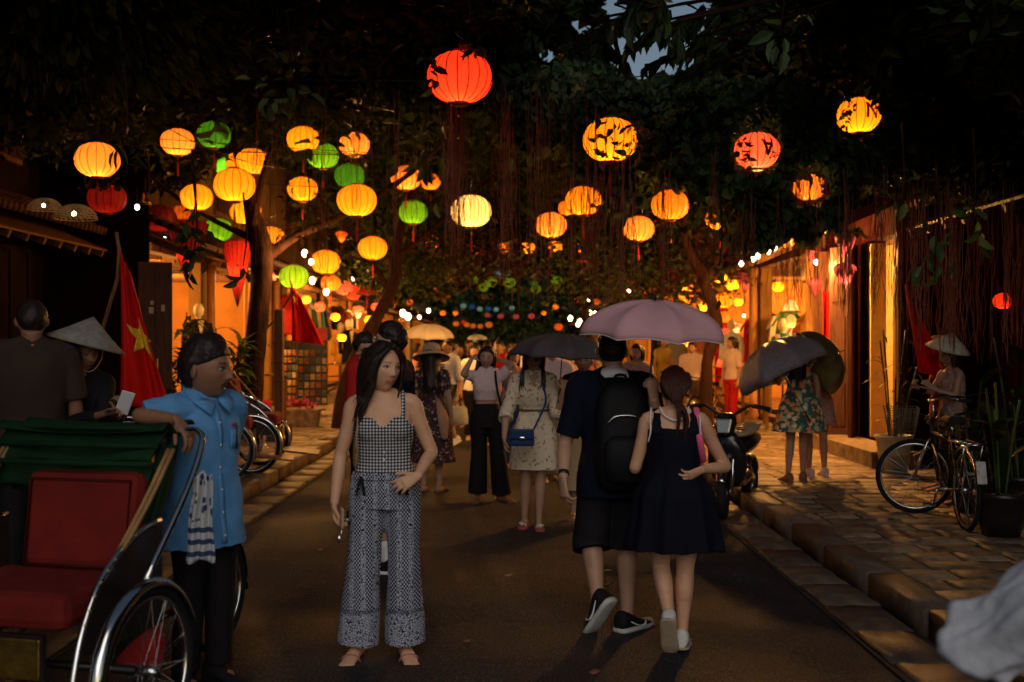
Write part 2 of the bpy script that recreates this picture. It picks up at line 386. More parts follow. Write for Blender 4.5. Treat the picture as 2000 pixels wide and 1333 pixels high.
# left row
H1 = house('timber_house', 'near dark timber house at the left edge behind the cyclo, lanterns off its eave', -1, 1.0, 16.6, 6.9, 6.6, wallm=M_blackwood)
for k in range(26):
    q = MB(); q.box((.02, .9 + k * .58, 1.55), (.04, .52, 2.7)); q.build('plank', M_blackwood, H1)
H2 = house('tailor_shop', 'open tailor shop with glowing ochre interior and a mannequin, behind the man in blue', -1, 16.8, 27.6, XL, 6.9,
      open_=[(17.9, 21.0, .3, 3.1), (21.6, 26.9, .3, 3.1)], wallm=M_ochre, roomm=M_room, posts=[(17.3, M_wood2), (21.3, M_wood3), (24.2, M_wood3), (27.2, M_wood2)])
door_leaves(H2, -1, [17.2, 17.62], .3, 3.0, off=.12)
H3 = house('souvenir_shop', 'brightly lit souvenir shop crowded with clothes and postcards on the left of the street', -1, 27.8, 40.0, XL, 7.2,
      open_=[(28.4, 33.4, .2, 3.1), (34.0, 39.4, .2, 3.1)], wallm=M_ochre, posts=[(28.1, M_wood2), (33.7, M_wood3), (39.6, M_wood3)], deep=4)
H4 = house('lit_shop_house', 'far left shop house with string of bulbs, beyond the souvenir shop', -1, 40.2, 56, XL, 7.0, open_=[(41, 47, .2, 3), (48, 55, .2, 3)], wallm=M_ochre, deep=3.5, posts=[(47.5, M_wood3)])
H5 = house('distant_house', 'most distant shop house on the left where the street ends in trees', -1, 56.2, 76, XL, 6.5, open_=[(58, 64, .2, 3), (66, 74, .2, 3)], wallm=M_cream, deep=3.5)
# right row
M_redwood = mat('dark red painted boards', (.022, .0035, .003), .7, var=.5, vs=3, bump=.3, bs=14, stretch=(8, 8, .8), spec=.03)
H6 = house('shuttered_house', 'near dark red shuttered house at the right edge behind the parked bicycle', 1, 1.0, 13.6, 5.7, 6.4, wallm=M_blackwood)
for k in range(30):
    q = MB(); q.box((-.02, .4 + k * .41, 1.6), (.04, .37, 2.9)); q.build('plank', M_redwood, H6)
H7 = house('doorway_house', 'house with bright yellow doorway and tall dark folding doors, right of the umbrella pair', 1, 13.8, 17.6, XR, 6.7, open_=[(14.0, 15.45, .35, 3.0)], wallm=M_redwood, roomm=mat('bright yellow plaster', (.75, .56, .2), .8, var=.08), posts=[(13.75, M_wood)], ez=3.05)
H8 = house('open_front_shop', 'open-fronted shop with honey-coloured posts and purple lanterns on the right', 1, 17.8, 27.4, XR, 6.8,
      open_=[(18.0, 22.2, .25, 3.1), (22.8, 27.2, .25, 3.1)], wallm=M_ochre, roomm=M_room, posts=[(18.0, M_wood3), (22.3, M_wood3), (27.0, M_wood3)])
H9 = house('lantern_shop', 'lantern shop with orange posts further down on the right, cyclist in front', 1, 27.6, 39.5, XR, 7.0,
      open_=[(28.2, 33.2, .2, 3.1), (33.8, 39, .2, 3.1)], wallm=M_ochre, posts=[(27.9, M_wood3), (33.5, M_wood3), (39.2, M_wood3)], deep=4)
H10 = house('lit_shop_house', 'far right shop house with a row of bulbs under its eave, beyond the lantern shop', 1, 39.7, 56, XR, 7.0, open_=[(41, 47, .2, 3), (48, 55, .2, 3)], wallm=M_ochre, deep=3.5)
H11 = house('distant_house', 'most distant shop house on the right where the street ends in trees', 1, 56.2, 76, XR, 6.5, open_=[(58, 64, .2, 3), (66, 74, .2, 3)], wallm=M_cream, deep=3.5)
q = MB(); q.box((-.9, -.02, 3.4), (2.6, .04, 6.8)); q.build('dark_side_cover', M_blackwood, H2); q = MB(); q.box((.75, -.02, 3.3), (1.9, .04, 6.6)); q.build('dark_side_cover', M_redwood, H7)  # dark sheets added over side walls that would otherwise show lit
# bright yellow jamb facing the street beside the folding doors, stone step
q = MB(); q.box((.115, 1.63, 1.66), (.21, .03, 2.62)); q.build('door_reveal', MATS['bright yellow plaster'], H7)
q = MB(); q.box((-.02, .42, 1.66), (.10, .12, 2.62)); q.build('door_jamb', M_wood2, H7)
q = MB(); q.box((-.34, .9, .23), (.55, 2.6, .2)); q.build('stone_step', M_stone, H7)
for k in range(5):
    q = MB(); q.box((-.16 - .05 * (k % 2), 1.86 + k * .40, 1.62), (.05, .40, 2.7), rz=.5 * (1 if k % 2 else -1)); d = q.build('door_leaf', M_wood, H7)
    for zz, hh in ((.75, .6), (1.6, .8), (2.5, .6)):
        q = MB(); q.box((-.195 - .05 * (k % 2), 1.86 + k * .40, zz), (.02, .26, hh), rz=.5 * (1 if k % 2 else -1)); q.build('door_panel', M_wood, d)
# lamps of the shops: real bulbs with glass
WARM = (1, .44, .10)
M_bulb = glow('lit bulb glass', (1, .78, .42), 14.0, sample=False)
M_bulbw = glow('lit white bulb glass', (.85, 1, .9), 12.0, sample=False)
def bulb(p, power, label, group, c=WARM, m=None, drop=.25, r=.035):
    o = empty('light_bulb', p, 0, label, 'light bulb', group)
    q = MB(); q.ell((0, 0, 0), (r, r, r * 1.25), 10, 7); q.build('glass', m or M_bulb, o)
    q = MB(); q.tube([(0, 0, r), (0, 0, r + .05)], .018, 8); q.tube([(0, 0, r + .05), (0, 0, drop)], .004, 4); q.build('socket', M_black, o)
    if power: lamp((0, 0, -r - .03), power * (7.0 if p.y > 16 and 'street' in group else 2.6), c, .05, o)
    return o
def sl(t, n): return [t.format(k) for k in n]
bl = [((-7.3, 19.6, 2.75), 187, 'bulb inside the tailor shop above the mannequin'), ((-7.6, 24.2, 2.75), 187, 'bulb deeper in the tailor shop behind the second red cone lantern'),
      ((-7.0, 31.0, 2.8), 221, 'bulb over the hanging clothes in the souvenir shop'), ((-7.0, 37.0, 2.8), 221, 'bulb at the far end of the souvenir shop'),
      ((-7.0, 44.0, 2.8), 221, 'bulb inside the far left shop house'), ((-7.0, 51.5, 2.8), 221, 'second bulb inside the far left shop house, nearer the trees'),
      ((-7.0, 61, 2.8), 204, 'bulb in the most distant left shop'), ((-7.0, 70, 2.8), 204, 'last bulb of the most distant left shop'),
      ((6.6, 20.0, 2.7), 221, 'bulb in the open-fronted shop behind the umbrella pair'), ((6.6, 25.0, 2.7), 221, 'bulb in the open-fronted shop beyond its middle post'),
      ((6.2, 31.0, 2.7), 221, 'bulb inside the lantern shop on the right'), ((6.2, 36.5, 2.7), 221, 'bulb at the far end of the lantern shop'),
      ((6.2, 44.0, 2.8), 221, 'bulb inside the far right shop house'), ((6.2, 51.5, 2.8), 221, 'second bulb inside the far right shop house'),
      ((6.2, 61, 2.8), 204, 'bulb in the most distant right shop'), ((6.2, 70, 2.8), 204, 'last bulb of the most distant right shop'),
      ((5.6, 15.6, 2.75), 130, 'bulb behind the bright yellow doorway')]
for p, w, t in bl: bulb(V(p), w, t, 'bulbs inside the shops')
# street-side bulbs seen in the picture
for px, py, Y, r, w, t in ((1512, 483, 15.4, .04, 200, 'rightmost and brightest white bulb of the cluster under the right eave'), (1500, 491, 15.6, .036, 0, 'white bulb touching the rightmost one under the right eave'),
        (1480, 499, 16.0, .036, 18, 'upper white bulb of the middle pair under the right eave'), (1472, 506, 16.1, .036, 0, 'lower white bulb of the middle pair under the right eave'),
        (1448, 515, 16.5, .033, 12, 'leftmost white bulb of the cluster under the right eave'),
        (1594, 512, 16.2, .03, 34, 'small white bulb left of the upper purple lantern'), (1453, 617, 26, .03, 0, 'tiny bulb left of the honey post above the grey umbrella'),
        (1228, 570, 42, .06, 0, 'single pale bulb in the trees above the pink umbrella'), (1258, 603, 40, .06, 8, 'first bulb of the far right row, just above the pink umbrella'), (1246, 606, 41, .06, 0, 'second bulb of the far right row above the pink umbrella'),
        (1236, 609, 42, .06, 0, 'third bulb of the far right row above the pink umbrella'), (1148, 588, 47, .07, 8, 'bulb high in the far right bulb cluster'), (1152, 611, 46, .07, 0, 'bulb in the middle of the far right cluster'),
        (1114, 622, 50, .09, 8, 'bulb at the left of the far right cluster'), (1132, 628, 50, .09, 0, 'bulb right beside the left one of the far cluster'), (1129, 634, 50, .08, 0, 'lowest bulb of the far right cluster'), (1162, 612, 46, .06, 0, 'outer bulb of the far right cluster'),
        (595, 495, 17.5, .045, 20, 'bulb beside the yellow lantern over the left pavement'), (608, 512, 18.5, .04, 0, 'bulb just below the one beside the yellow lantern'),
        (610, 548, 24, .06, 40, 'large bulb above the souvenir shop entrance'), (637, 570, 26, .06, 36, 'large bulb under the orange shop lantern'), (691, 544, 30, .05, 0, 'bulb above the red cloth parasol lanterns'),
        (727, 551, 33, .06, 8, 'left bulb of the pair beside the second tree'), (738, 558, 34, .06, 0, 'right bulb of the pair beside the second tree'),
        (787, 612, 44, .11, 14, 'left bulb of the bright group left of the cream umbrella'), (797, 619, 44, .11, 0, 'right bulb of the bright group left of the cream umbrella'), (837, 607, 18.4, .03, 14, 'bulb above the cream umbrella'), (819, 620, 52, .07, 0, 'bulb just above the cream umbrella to the left'),
        (268, 405, 14.8, .03, 0, 'small white bulb under the left eave beside the red lantern'), (321, 467, 18.0, .03, 1.5, 'small white bulb by the first red cone lantern')):
    bulb(at(px, py, Y), w, t, 'bare bulbs along the street', m=M_bulbw if 'white' in t else M_bulb, r=r)
# ================================================================ silk lanterns
LC = {'yellow': (1, .36, .016), 'amber': (1, .37, .015), 'peach': (1, .33, .06), 'orange': (1, .24, .02), 'red': (1, .05, .025), 'pink': (1, .14, .09), 'green': (.20, .40, .012), 'lime': (.42, .66, .02),
      'cream': (1, .8, .38), 'dimred': (.42, .02, .012), 'purple': (.5, .1, .16), 'white': (.6, .9, .75), 'blue': (.05, .3, .7), 'rose': (.9, .2, .22), 'dgreen': (.07, .22, .015), 'deepgreen': (.03, .3, .06), 'dull': (.12, .09, .07)}
def silk(cn, st):
    nm = 'lit %s silk %.2f' % (cn, st)
    if nm in MATS: return MATS[nm]
    c = LC[cn]; m, nt, b = nodes(nm); L = nt.links
    tc = N(nt, 'TexCoord'); mp = N(nt, 'Mapping'); mp.inputs['Scale'].default_value = (1, 1, .35); L.new(tc.outputs['Object'], mp.inputs[0])
    nz = N(nt, 'TexNoise', i_Scale=4.0, i_Detail=3.0); L.new(mp.outputs[0], nz.inputs[0])
    vo = N(nt, 'TexNoise', i_Scale=13.0, i_Detail=8.0, i_Distortion=2.5); L.new(tc.outputs['Object'], vo.inputs[0])
    oi = N(nt, 'ObjectInfo'); ad = N(nt, 'VectorMath', operation='ADD'); L.new(tc.outputs['Object'], ad.inputs[0]); L.new(oi.outputs['Random'], ad.inputs[1]); L.new(ad.outputs[0], vo.inputs[0])
    pat = ramp(nt, vo.outputs['Fac'], [(.595, (1,) * 3), (.61, (.62,) * 3), (.625, (1,) * 3)])      # thin painted blossom strokes on the silk
    thick = ramp(nt, nz.outputs['Fac'], [(.3, (.82,) * 3), (.7, (1.0,) * 3)])
    m1 = N(nt, 'Mix', data_type='RGBA', blend_type='MULTIPLY', i_0=1.0); L.new(pat, m1.inputs[6]); L.new(thick, m1.inputs[7])
    m2 = N(nt, 'Mix', data_type='RGBA', blend_type='MULTIPLY', i_0=1.0); L.new(m1.outputs[2], m2.inputs[6]); m2.inputs[7].default_value = (*c, 1)
    L.new(m2.outputs[2], b.inputs['Base Color']); b.inputs['Roughness'].default_value = .6; L.new(m2.outputs[2], b.inputs['Emission Color']); b.inputs['Emission Strength'].default_value = st
    tr = N(nt, 'BsdfTranslucent'); L.new(m2.outputs[2], tr.inputs[0]); ms = N(nt, 'MixShader', i_0=.6); L.new(b.outputs[0], ms.inputs[1]); L.new(tr.outputs[0], ms.inputs[2])
    L.new(ms.outputs[0], nt.nodes['Material Output'].inputs[0]); MATS[nm] = m; return m
M_rib = mat('lantern rib wire', (.03, .012, .008), .6)
M_cap = mat('lantern wooden ring', (.3, .04, .02), .5)
M_tassel = mat('red silk tassel', (.6, .05, .03), .7, var=.3, stretch=(30, 30, 1), trans=.2)
M_tasy = mat('yellow silk tassel', (.6, .36, .05), .7, var=.3, stretch=(30, 30, 1), trans=.2)
def profile(shape):
    if shape == 'globe':
        pr = []
        for i in range(17):
            a = -PI / 2 + PI * i / 16; r = math.cos(a) ** .82 if abs(a) < 1.56 else 0
            pr.append((max(r, .0), math.sin(a) * .8))
        return [(max(.26, r), z) for r, z in pr if True][1:-1]
    if shape == 'drop':      # wide shoulders, pointed foot
        return [(.14, -1.25), (.22, -1.1), (.42, -.7), (.66, -.25), (.88, .15), (1.0, .45), (.93, .68), (.7, .86), (.38, .98), (.26, 1.0)]
    if shape == 'cone':      # long hanging cone, open side up
        return [(.04, -2.4), (.1, -2.2), (.55, -.6), (.8, .3), (1.0, 1.0), (.6, 1.12)]
    if shape == 'bell':
        return [(1.0, -.6), (.82, -.45), (.66, -.1), (.52, .3), (.38, .55), (.22, .62)]
    if shape == 'parasol':
        return [(1.0, -.3), (.96, -.22), (.6, .1), (.2, .32), (.05, .36)]
LM = {}
def lantern_meshes(shape, nr, detail):
    key = (shape, nr, detail)
    if key in LM: return LM[key]
    pr = profile(shape); per = 4 if detail else 2; n = nr * per
    g = MB(); g.lathe(pr, n, mod=lambda t, z: 1 - .035 * abs(math.sin(t * nr / 2 + 1e-6)) ** .7 * 1.0, caps=False)
    g2 = MB()
    for k in range(nr):
        t = 2 * PI * k / nr
        g2.tube([(r * 1.004 * math.cos(t), r * 1.004 * math.sin(t), z) for r, z in pr], .016, 4 if detail else 3, caps=False)
    g3 = MB(); rt, zt = pr[-1]; g3.lathe([(rt * 1.02, zt - .03), (rt * 1.06, zt + .0), (rt * 1.06, zt + .07), (rt * .9, zt + .08)], 14)
    g4 = MB(); rb, zb = pr[0]; g4.lathe([(rb * .9, zb - .09), (rb * 1.06, zb - .08), (rb * 1.06, zb), (rb, zb + .03)], 14)
    g5 = MB(); g5.tube([(0, 0, zb - .05), (0, 0, zb - .42)], .012, 4); g5.ell((0, 0, zb - .45), (.045, .045, .05), 8, 6); g5.tube([(0, 0, zb - .48), (0, 0, zb - .55), (0, 0, zb - 1.25)], [.03, .055, .07], 8)
    LM[key] = (g, g2, g3, g4, g5, zt, zb); return LM[key]
LMESH = {}
def lantern(px, py, w, cn, phrase, Y=None, dia=None, shape='globe', st=None, pw=None, nr=16, group='silk lanterns strung over the street', tassel=True, squash=1.0, dark=None, up=.5, tasm=None, far=False, rz=None):
    Y = Y or (dia or .5) * F / w; rad = w * Y / F / 2; p = at(px, py, Y)
    sh = {'globe': 'round', 'drop': 'teardrop', 'cone': 'cone', 'bell': 'bell-shaped', 'parasol': 'parasol'}[shape]
    o = empty('paper_lantern' if shape == 'globe' else {'drop': 'teardrop_lantern', 'cone': 'cone_lantern', 'bell': 'lamp_shade_lantern', 'parasol': 'parasol_lantern'}[shape], p, rnd.random() * 6 if rz is None else rz, phrase, 'lantern', group)
    o.scale = (rad, rad, rad * squash)
    detail = rad * F / Y > 22 and not far
    g = lantern_meshes(shape, nr, detail)
    st = (.62 if st is None else st) * .36; sm = silk(cn, st); key = (shape, nr, detail)
    def mk(i, nm, m):
        k = (key, i, m.name)
        if k not in LMESH: LMESH[k] = g[i].mesh(nm, m)
        return link(nm, LMESH[k], o)
    mk(0, 'shade', sm)
    if not far:
        mk(1, 'rib_frame', M_rib); mk(2, 'top_ring', M_cap); mk(3, 'bottom_ring', M_cap)
        if tassel: mk(4, 'tassel', tasm or M_tassel)
    q = MB(); q.tube([(0, 0, g[5]), (0, 0, g[5] + up / rad)], .008 / max(rad, .1) * .35, 3); q.build('cord', M_black, o)
    if pw is None: pw = 12.5 * (rad / .25) ** 2
    if pw: 
        if cn in ('green', 'lime', 'dgreen'): pw *= .5
        if pw < 6 and rad > .1 and not far: pw *= 6
        lamp((0, 0, -.56), pw, (.85, .9, .3) if cn in ('green', 'lime', 'dgreen') else (1, .52, .16), .02, o)
    return o
LAN = [ # px, py, w, colour, phrase, kw
 (190, 313, 86, 'peach', 'glowing orange-peach lantern alone at the far left, palm fronds crossing it', dict(dia=.52)),
 (347, 278, 66, 'peach', 'peach lantern high on the left beside the torn-looking green one', {}),
 (418, 264, 66, 'dgreen', 'green lantern high on the left, half hidden by a dark leaf', {}),
 (209, 388, 76, 'dimred', 'dim red lantern under the eave, below the lone orange one', dict(st=.5, pw=.25, tassel=False)),
 (313, 428, 64, 'dimred', 'deep red lantern just left of the first red cone', dict(st=.4, pw=.25)),
 (458, 362, 82, 'yellow', 'largest yellow lantern of the left cluster, pale peach on top', {}),
 (493, 316, 64, 'yellow', 'yellow lantern behind and above the largest left one', {}),
 (466, 318, 50, 'yellow', 'yellow lantern tucked behind another, showing a thin lit crescent', dict(Y=19.5)),
 (447, 328, 50, 'dgreen', 'green lantern mostly hidden behind the yellow pair on the left', dict(Y=20.5)),
 (384, 386, 64, 'amber', 'amber lantern left of the largest yellow one, above the green', {}),
 (480, 415, 61, 'yellow', 'yellow lantern directly under the largest one on the left', {}),
 (426, 450, 58, 'green', 'green lantern hanging between the two red cones', {}),
 (528, 467, 62, 'yellow', 'yellow lantern in front of the left tree fork', {}),
 (592, 273, 64, 'amber', 'amber lantern with a jagged leafy top above the green one', {}),
 (631, 305, 62, 'green', 'green lantern partly under the jagged amber one', {}),
 (692, 283, 60, 'peach', 'peach lantern cut like a bowl by foliage, top centre left', {}),
 (591, 370, 60, 'amber', 'amber lantern crossed by the tassel of the one above', {}),
 (683, 344, 60, 'dgreen', 'dark green lantern resting behind the big yellow one', {}),
 (697, 392, 79, 'yellow', 'big yellow lantern in the middle left, below the dark green one', {}),
 (793, 348, 60, 'peach', 'peach-yellow lantern with a bitten edge left of the tiny orange one', {}),
 (841, 356, 38, 'orange', 'tiny orange lantern bitten by leaves beside the peach-yellow one', dict(Y=24)),
 (807, 415, 58, 'green', 'green lantern between the big yellow and the cream one', {}),
 (728, 485, 58, 'yellow', 'lowest yellow lantern left of centre, above the red-shirted man', {}),
 (636, 512, 59, 'yellow', 'yellow lantern above the souvenir shop next to two bulbs', {}),
 (574, 541, 58, 'lime', 'lime green lantern hanging in front of the folded red flag', dict(st=.5)),
 (920, 413, 80, 'cream', 'brightest lantern, pale cream, near the middle of the street', dict(st=1.0, pw=2.4)),
 (898, 152, 128, 'red', 'largest red lantern high over the middle of the street', dict(dia=.58, st=.75, nr=18, tassel=False)),
 (1192, 274, 108, 'yellow', 'large yellow lantern overgrown by climbing leaves', dict(dia=.56, st=.5, nr=18)),
 (1076, 440, 62, 'peach', 'pale peach lantern with aerial roots in front, centre', dict(st=.7)),
 (1139, 393, 72, 'yellow', 'yellow lantern with a leafy bite at its lower right, centre right', {}),
 (1108, 407, 36, 'orange', 'small orange lantern peeking out behind the yellow one', dict(Y=26)),
 (1247, 447, 62, 'peach', 'pale peach lantern right of centre, above the pink umbrella', dict(st=.7)),
 (1309, 401, 74, 'orange', 'orange-peach lantern with notched top right of centre', {}),
 (1478, 295, 90, 'pink', 'pink lantern with a painted letter A hanging in the vine', dict(dia=.54, st=.7, nr=18)),
 (1677, 226, 86, 'yellow', 'yellow lantern with a red letter N, top right', dict(dia=.5, st=.75, nr=16, tasm=M_tasy)),
 (1580, 367, 64, 'peach', 'pale peach lantern behind dangling roots on the right', dict(st=.8)),
 (1506, 376, 66, 'amber', 'amber lantern smothered in leaves under the pink one', {}),
 (1407, 428, 58, 'amber', 'amber lantern showing only broken flecks through vine leaves', dict(st=.8)),
 (1960, 588, 40, 'red', 'small red lantern by itself at the right edge', dict(Y=13, st=.6, pw=.3, tassel=False)),
 (1803, 148, 66, 'red', 'red lantern reduced to flecks in the dark tree, top right', dict(st=.6)),
 (845, 473, 28, 'orange', 'flecked orange lantern, leftmost of the small distant row', {}),
 (886, 480, 26, 'orange', 'second flecked orange lantern of the small distant row', {}),
 (933, 487, 24, 'orange', 'faint flecked lantern below the cream one in the distant row', {}),
 (986, 484, 26, 'amber', 'small amber lantern left of the middle one in the distant row', dict(st=.9)),
 (1031, 485, 30, 'amber', 'middle amber lantern of the distant row, fully visible', dict(st=.9)),
 (1084, 483, 30, 'amber', 'small amber lantern right below the pale peach one', dict(st=.9)),
 (1135, 485, 28, 'orange', 'rightmost lantern of the small distant row, half in leaves', {}),
]
for (px, py, w, cn, ph, kw) in LAN:
    kw = dict(kw); kw.setdefault('squash', .98)
    if w < 35: kw.setdefault('dia', .42); kw.setdefault('tassel', True)
    if cn in ('yellow', 'amber', 'peach', 'orange') and 'st' not in kw: kw['st'] = .8
    lantern(px, py, w, cn, ph, **kw)
ROW = [(848, 531, 16, 'lime', 'dim green lantern, first of the far green row'), (877, 540, 20, 'lime', 'bright green lantern, second in the far green row'), (914, 546, 16, 'lime', 'leafy green lantern, third in the far green row'),
 (926, 547, 18, 'lime', 'green lantern touching the third of the far green row'), (944, 562, 20, 'lime', 'low green lantern left of the bright far pair'), (959, 551, 24, 'lime', 'bright green lantern left of the middle of the far row'),
 (995, 552, 25, 'lime', 'largest green lantern in the middle of the far row'), (997, 566, 18, 'dgreen', 'dim green lantern behind the largest far one'), (1043, 553, 14, 'lime', 'small green lantern above another in the far row'), (1047, 565, 20, 'lime', 'round green lantern low in the far row'),
 (1087, 549, 22, 'lime', 'green lantern with flat top at the right of the far row'), (1101, 565, 16, 'deepgreen', 'darker green lantern at the right end of the far row'),
 (905, 598, 12, 'white', 'pale white lantern, leftmost of the farthest string'), (922, 600, 12, 'blue', 'blue lantern next to the first white one, farthest string'), (937, 604, 11, 'white', 'second white lantern of the farthest string'), (955, 604, 10, 'blue', 'faint blue lantern in the middle of the farthest string'),
 (969, 605, 10, 'white', 'third white lantern of the farthest string'), (1000, 602, 10, 'white', 'last white lantern at the right of the farthest string'),
 (952, 616, 11, 'rose', 'first rose lantern in the distance'), (978, 618, 12, 'rose', 'second rose lantern in the distance'), (1008, 619, 12, 'rose', 'third rose lantern in the distance'), (1038, 618, 13, 'rose', 'fourth rose lantern in the distance, rightmost'),
 (922, 622, 9, 'red', 'upper tiny red lantern at the end of the street'), (905, 630, 10, 'red', 'lower tiny red lantern at the end of the street'),
 (891, 633, 12, 'amber', 'tiny amber lantern at the left end of the lowest string'), (912, 635, 11, 'yellow', 'second tiny yellow lantern of the lowest string'), (924, 637, 11, 'yellow', 'third tiny yellow lantern of the lowest string'), (938, 638, 11, 'yellow', 'fourth tiny yellow lantern of the lowest string'),
 (955, 635, 14, 'yellow', 'brightest tiny yellow lantern of the lowest string'), (976, 632, 9, 'amber', 'dim amber lantern right of the brightest tiny one'), (995, 628, 8, 'yellow', 'last tiny yellow lantern of the lowest string'),
 (1091, 639, 17, 'orange', 'small orange lantern just above the black umbrella')]
for (px, py, w, cn, ph) in ROW:
    lantern(px, py, w, cn, ph, dia=.42 if w > 13 else .34, far=True, st=.55 if cn in ('lime', 'white', 'rose', 'blue') else 1.0 if 'tiny' in ph or cn == 'orange' else .5, pw=.4 if w > 15 else 0, nr=10, group='small lanterns strung far down the street')
SHOP = [ # shop lanterns left and right
 (646, 553, 40, 'orange', 'orange lantern under the souvenir shop eave', dict(Y=27, st=.7)), (672, 563, 34, 'pink', 'pink lantern touching the orange one at the souvenir shop', dict(Y=28.5, st=.5)),
 (690, 572, 34, 'red', 'red lantern right of the pink one at the souvenir shop', dict(Y=30, st=.55)), (530, 540, 24, 'pink', 'small pink bell lantern beside the left tree trunk', dict(Y=19, shape='bell', st=.4)),
 (667, 462, 24, 'orange', 'small dull orange teardrop lantern in the gap left of centre', dict(Y=20, shape='drop', st=.22, pw=.15, squash=.85)), (717, 568, 44, 'red', 'red ribbed parasol lantern above the souvenir shop', dict(Y=29, shape='parasol', st=.45, pw=.1)),
 (738, 580, 40, 'pink', 'second ribbed parasol lantern, pinker, above the souvenir shop', dict(Y=31, shape='parasol', st=.45, pw=.1)), (621, 415, 26, 'dull', 'unlit grey lantern behind the left tree branch', dict(Y=18, st=.05, pw=0)),
 (1340, 582, 29, 'amber', 'amber lantern above the right shoulder of the pink umbrella', dict(Y=27, st=1.1, tassel=False)), (1340, 560, 26, 'orange', 'leaf-flecked orange lantern over the amber one', dict(Y=27.2, st=.8, tassel=False)), (1343, 612, 26, 'pink', 'rosy lantern peeking over the pink umbrella', dict(Y=27.3, st=.7, tassel=False)),
 (1338, 668, 28, 'amber', 'bright round lantern hanging below the pink umbrella rim', dict(Y=27, st=1.3, tassel=False)), (1408, 543, 26, 'yellow', 'top yellow lantern of the stacked column on the right', dict(Y=25, st=1.0, tassel=False)),
 (1432, 557, 26, 'yellow', 'yellow lantern beside the top of the stacked column', dict(Y=25.4, st=1.1, tassel=False)), (1415, 587, 38, 'amber', 'glowing amber lantern in the middle of the stacked column', dict(Y=25, st=1.0, tassel=False)),
 (1414, 620, 38, 'orange', 'orange bell lantern under the amber one in the column', dict(Y=25, st=.9, shape='bell', tassel=False)), (1417, 655, 34, 'pink', 'salmon round lantern low in the stacked column', dict(Y=25, st=.8, tassel=False)),
 (1413, 706, 38, 'pink', 'salmon lampshade lantern at the bottom of the column', dict(Y=25, st=.7, shape='bell', tassel=False)), (1386, 532, 44, 'pink', 'pale pink lantern high beside the right tree', dict(Y=24, st=.5, pw=.3)),
 (1430, 505, 52, 'pink', 'pink ribbed parasol lantern under the right eave bulbs', dict(Y=23.5, shape='parasol', st=.45, pw=.2)), (1455, 548, 36, 'rose', 'tall dusky rose lantern left of the honey post', dict(Y=24, shape='drop', st=.3, pw=.2)),
 (1545, 597, 38, 'pink', 'pink lampshade above the grey umbrella', dict(Y=19, shape='bell', st=.7, tassel=False)), (1545, 628, 20, 'cream', 'pale cream paper lantern under the pink lampshade', dict(Y=19, st=.5, tassel=False, squash=1.7)),
 (1650, 536, 44, 'purple', 'lower purple teardrop lantern in front of the dark doors', dict(Y=14.0, shape='drop', st=.22, pw=.9, nr=22)), (1652, 476, 42, 'purple', 'upper purple teardrop lantern, top hidden in leaves', dict(Y=14.3, shape='drop', st=.25, pw=.8, nr=22)),
 (1595, 503, 36, 'purple', 'rosy purple lantern left of the upper one, farther back', dict(Y=17.2, shape='drop', st=.28, pw=.7, nr=18)), (1596, 562, 38, 'purple', 'rosy purple lantern above the hanging red flag', dict(Y=17.0, shape='drop', st=.28, pw=.8, nr=18)),
 (365, 470, 84, 'red', 'tall red silk cone lantern, left of the wooden post, above the mannequin', dict(Y=18.2, shape='cone', st=.42, pw=.6, nr=20, squash=.78, tassel=False)), (464, 512, 62, 'red', 'second red silk cone lantern against the cream window', dict(Y=19.0, shape='cone', st=.55, pw=.8, nr=20, squash=1.15, tassel=False)),
 (351, 420, 44, 'orange', 'orange lantern glimpsed above the first red cone', dict(Y=19.5, st=.45, pw=.3)), (364, 347, 30, 'yellow', 'pale yellow lantern broken up by branches, left cluster', dict(Y=22, st=.7)), (326, 318, 26, 'yellow', 'pale lantern fleck behind branches under the peach one', dict(Y=22, st=.6)),
]
for (px, py, w, cn, ph, kw) in SHOP:
    lantern(px, py, w, cn, ph, group='lanterns hung at the shop fronts', **kw)
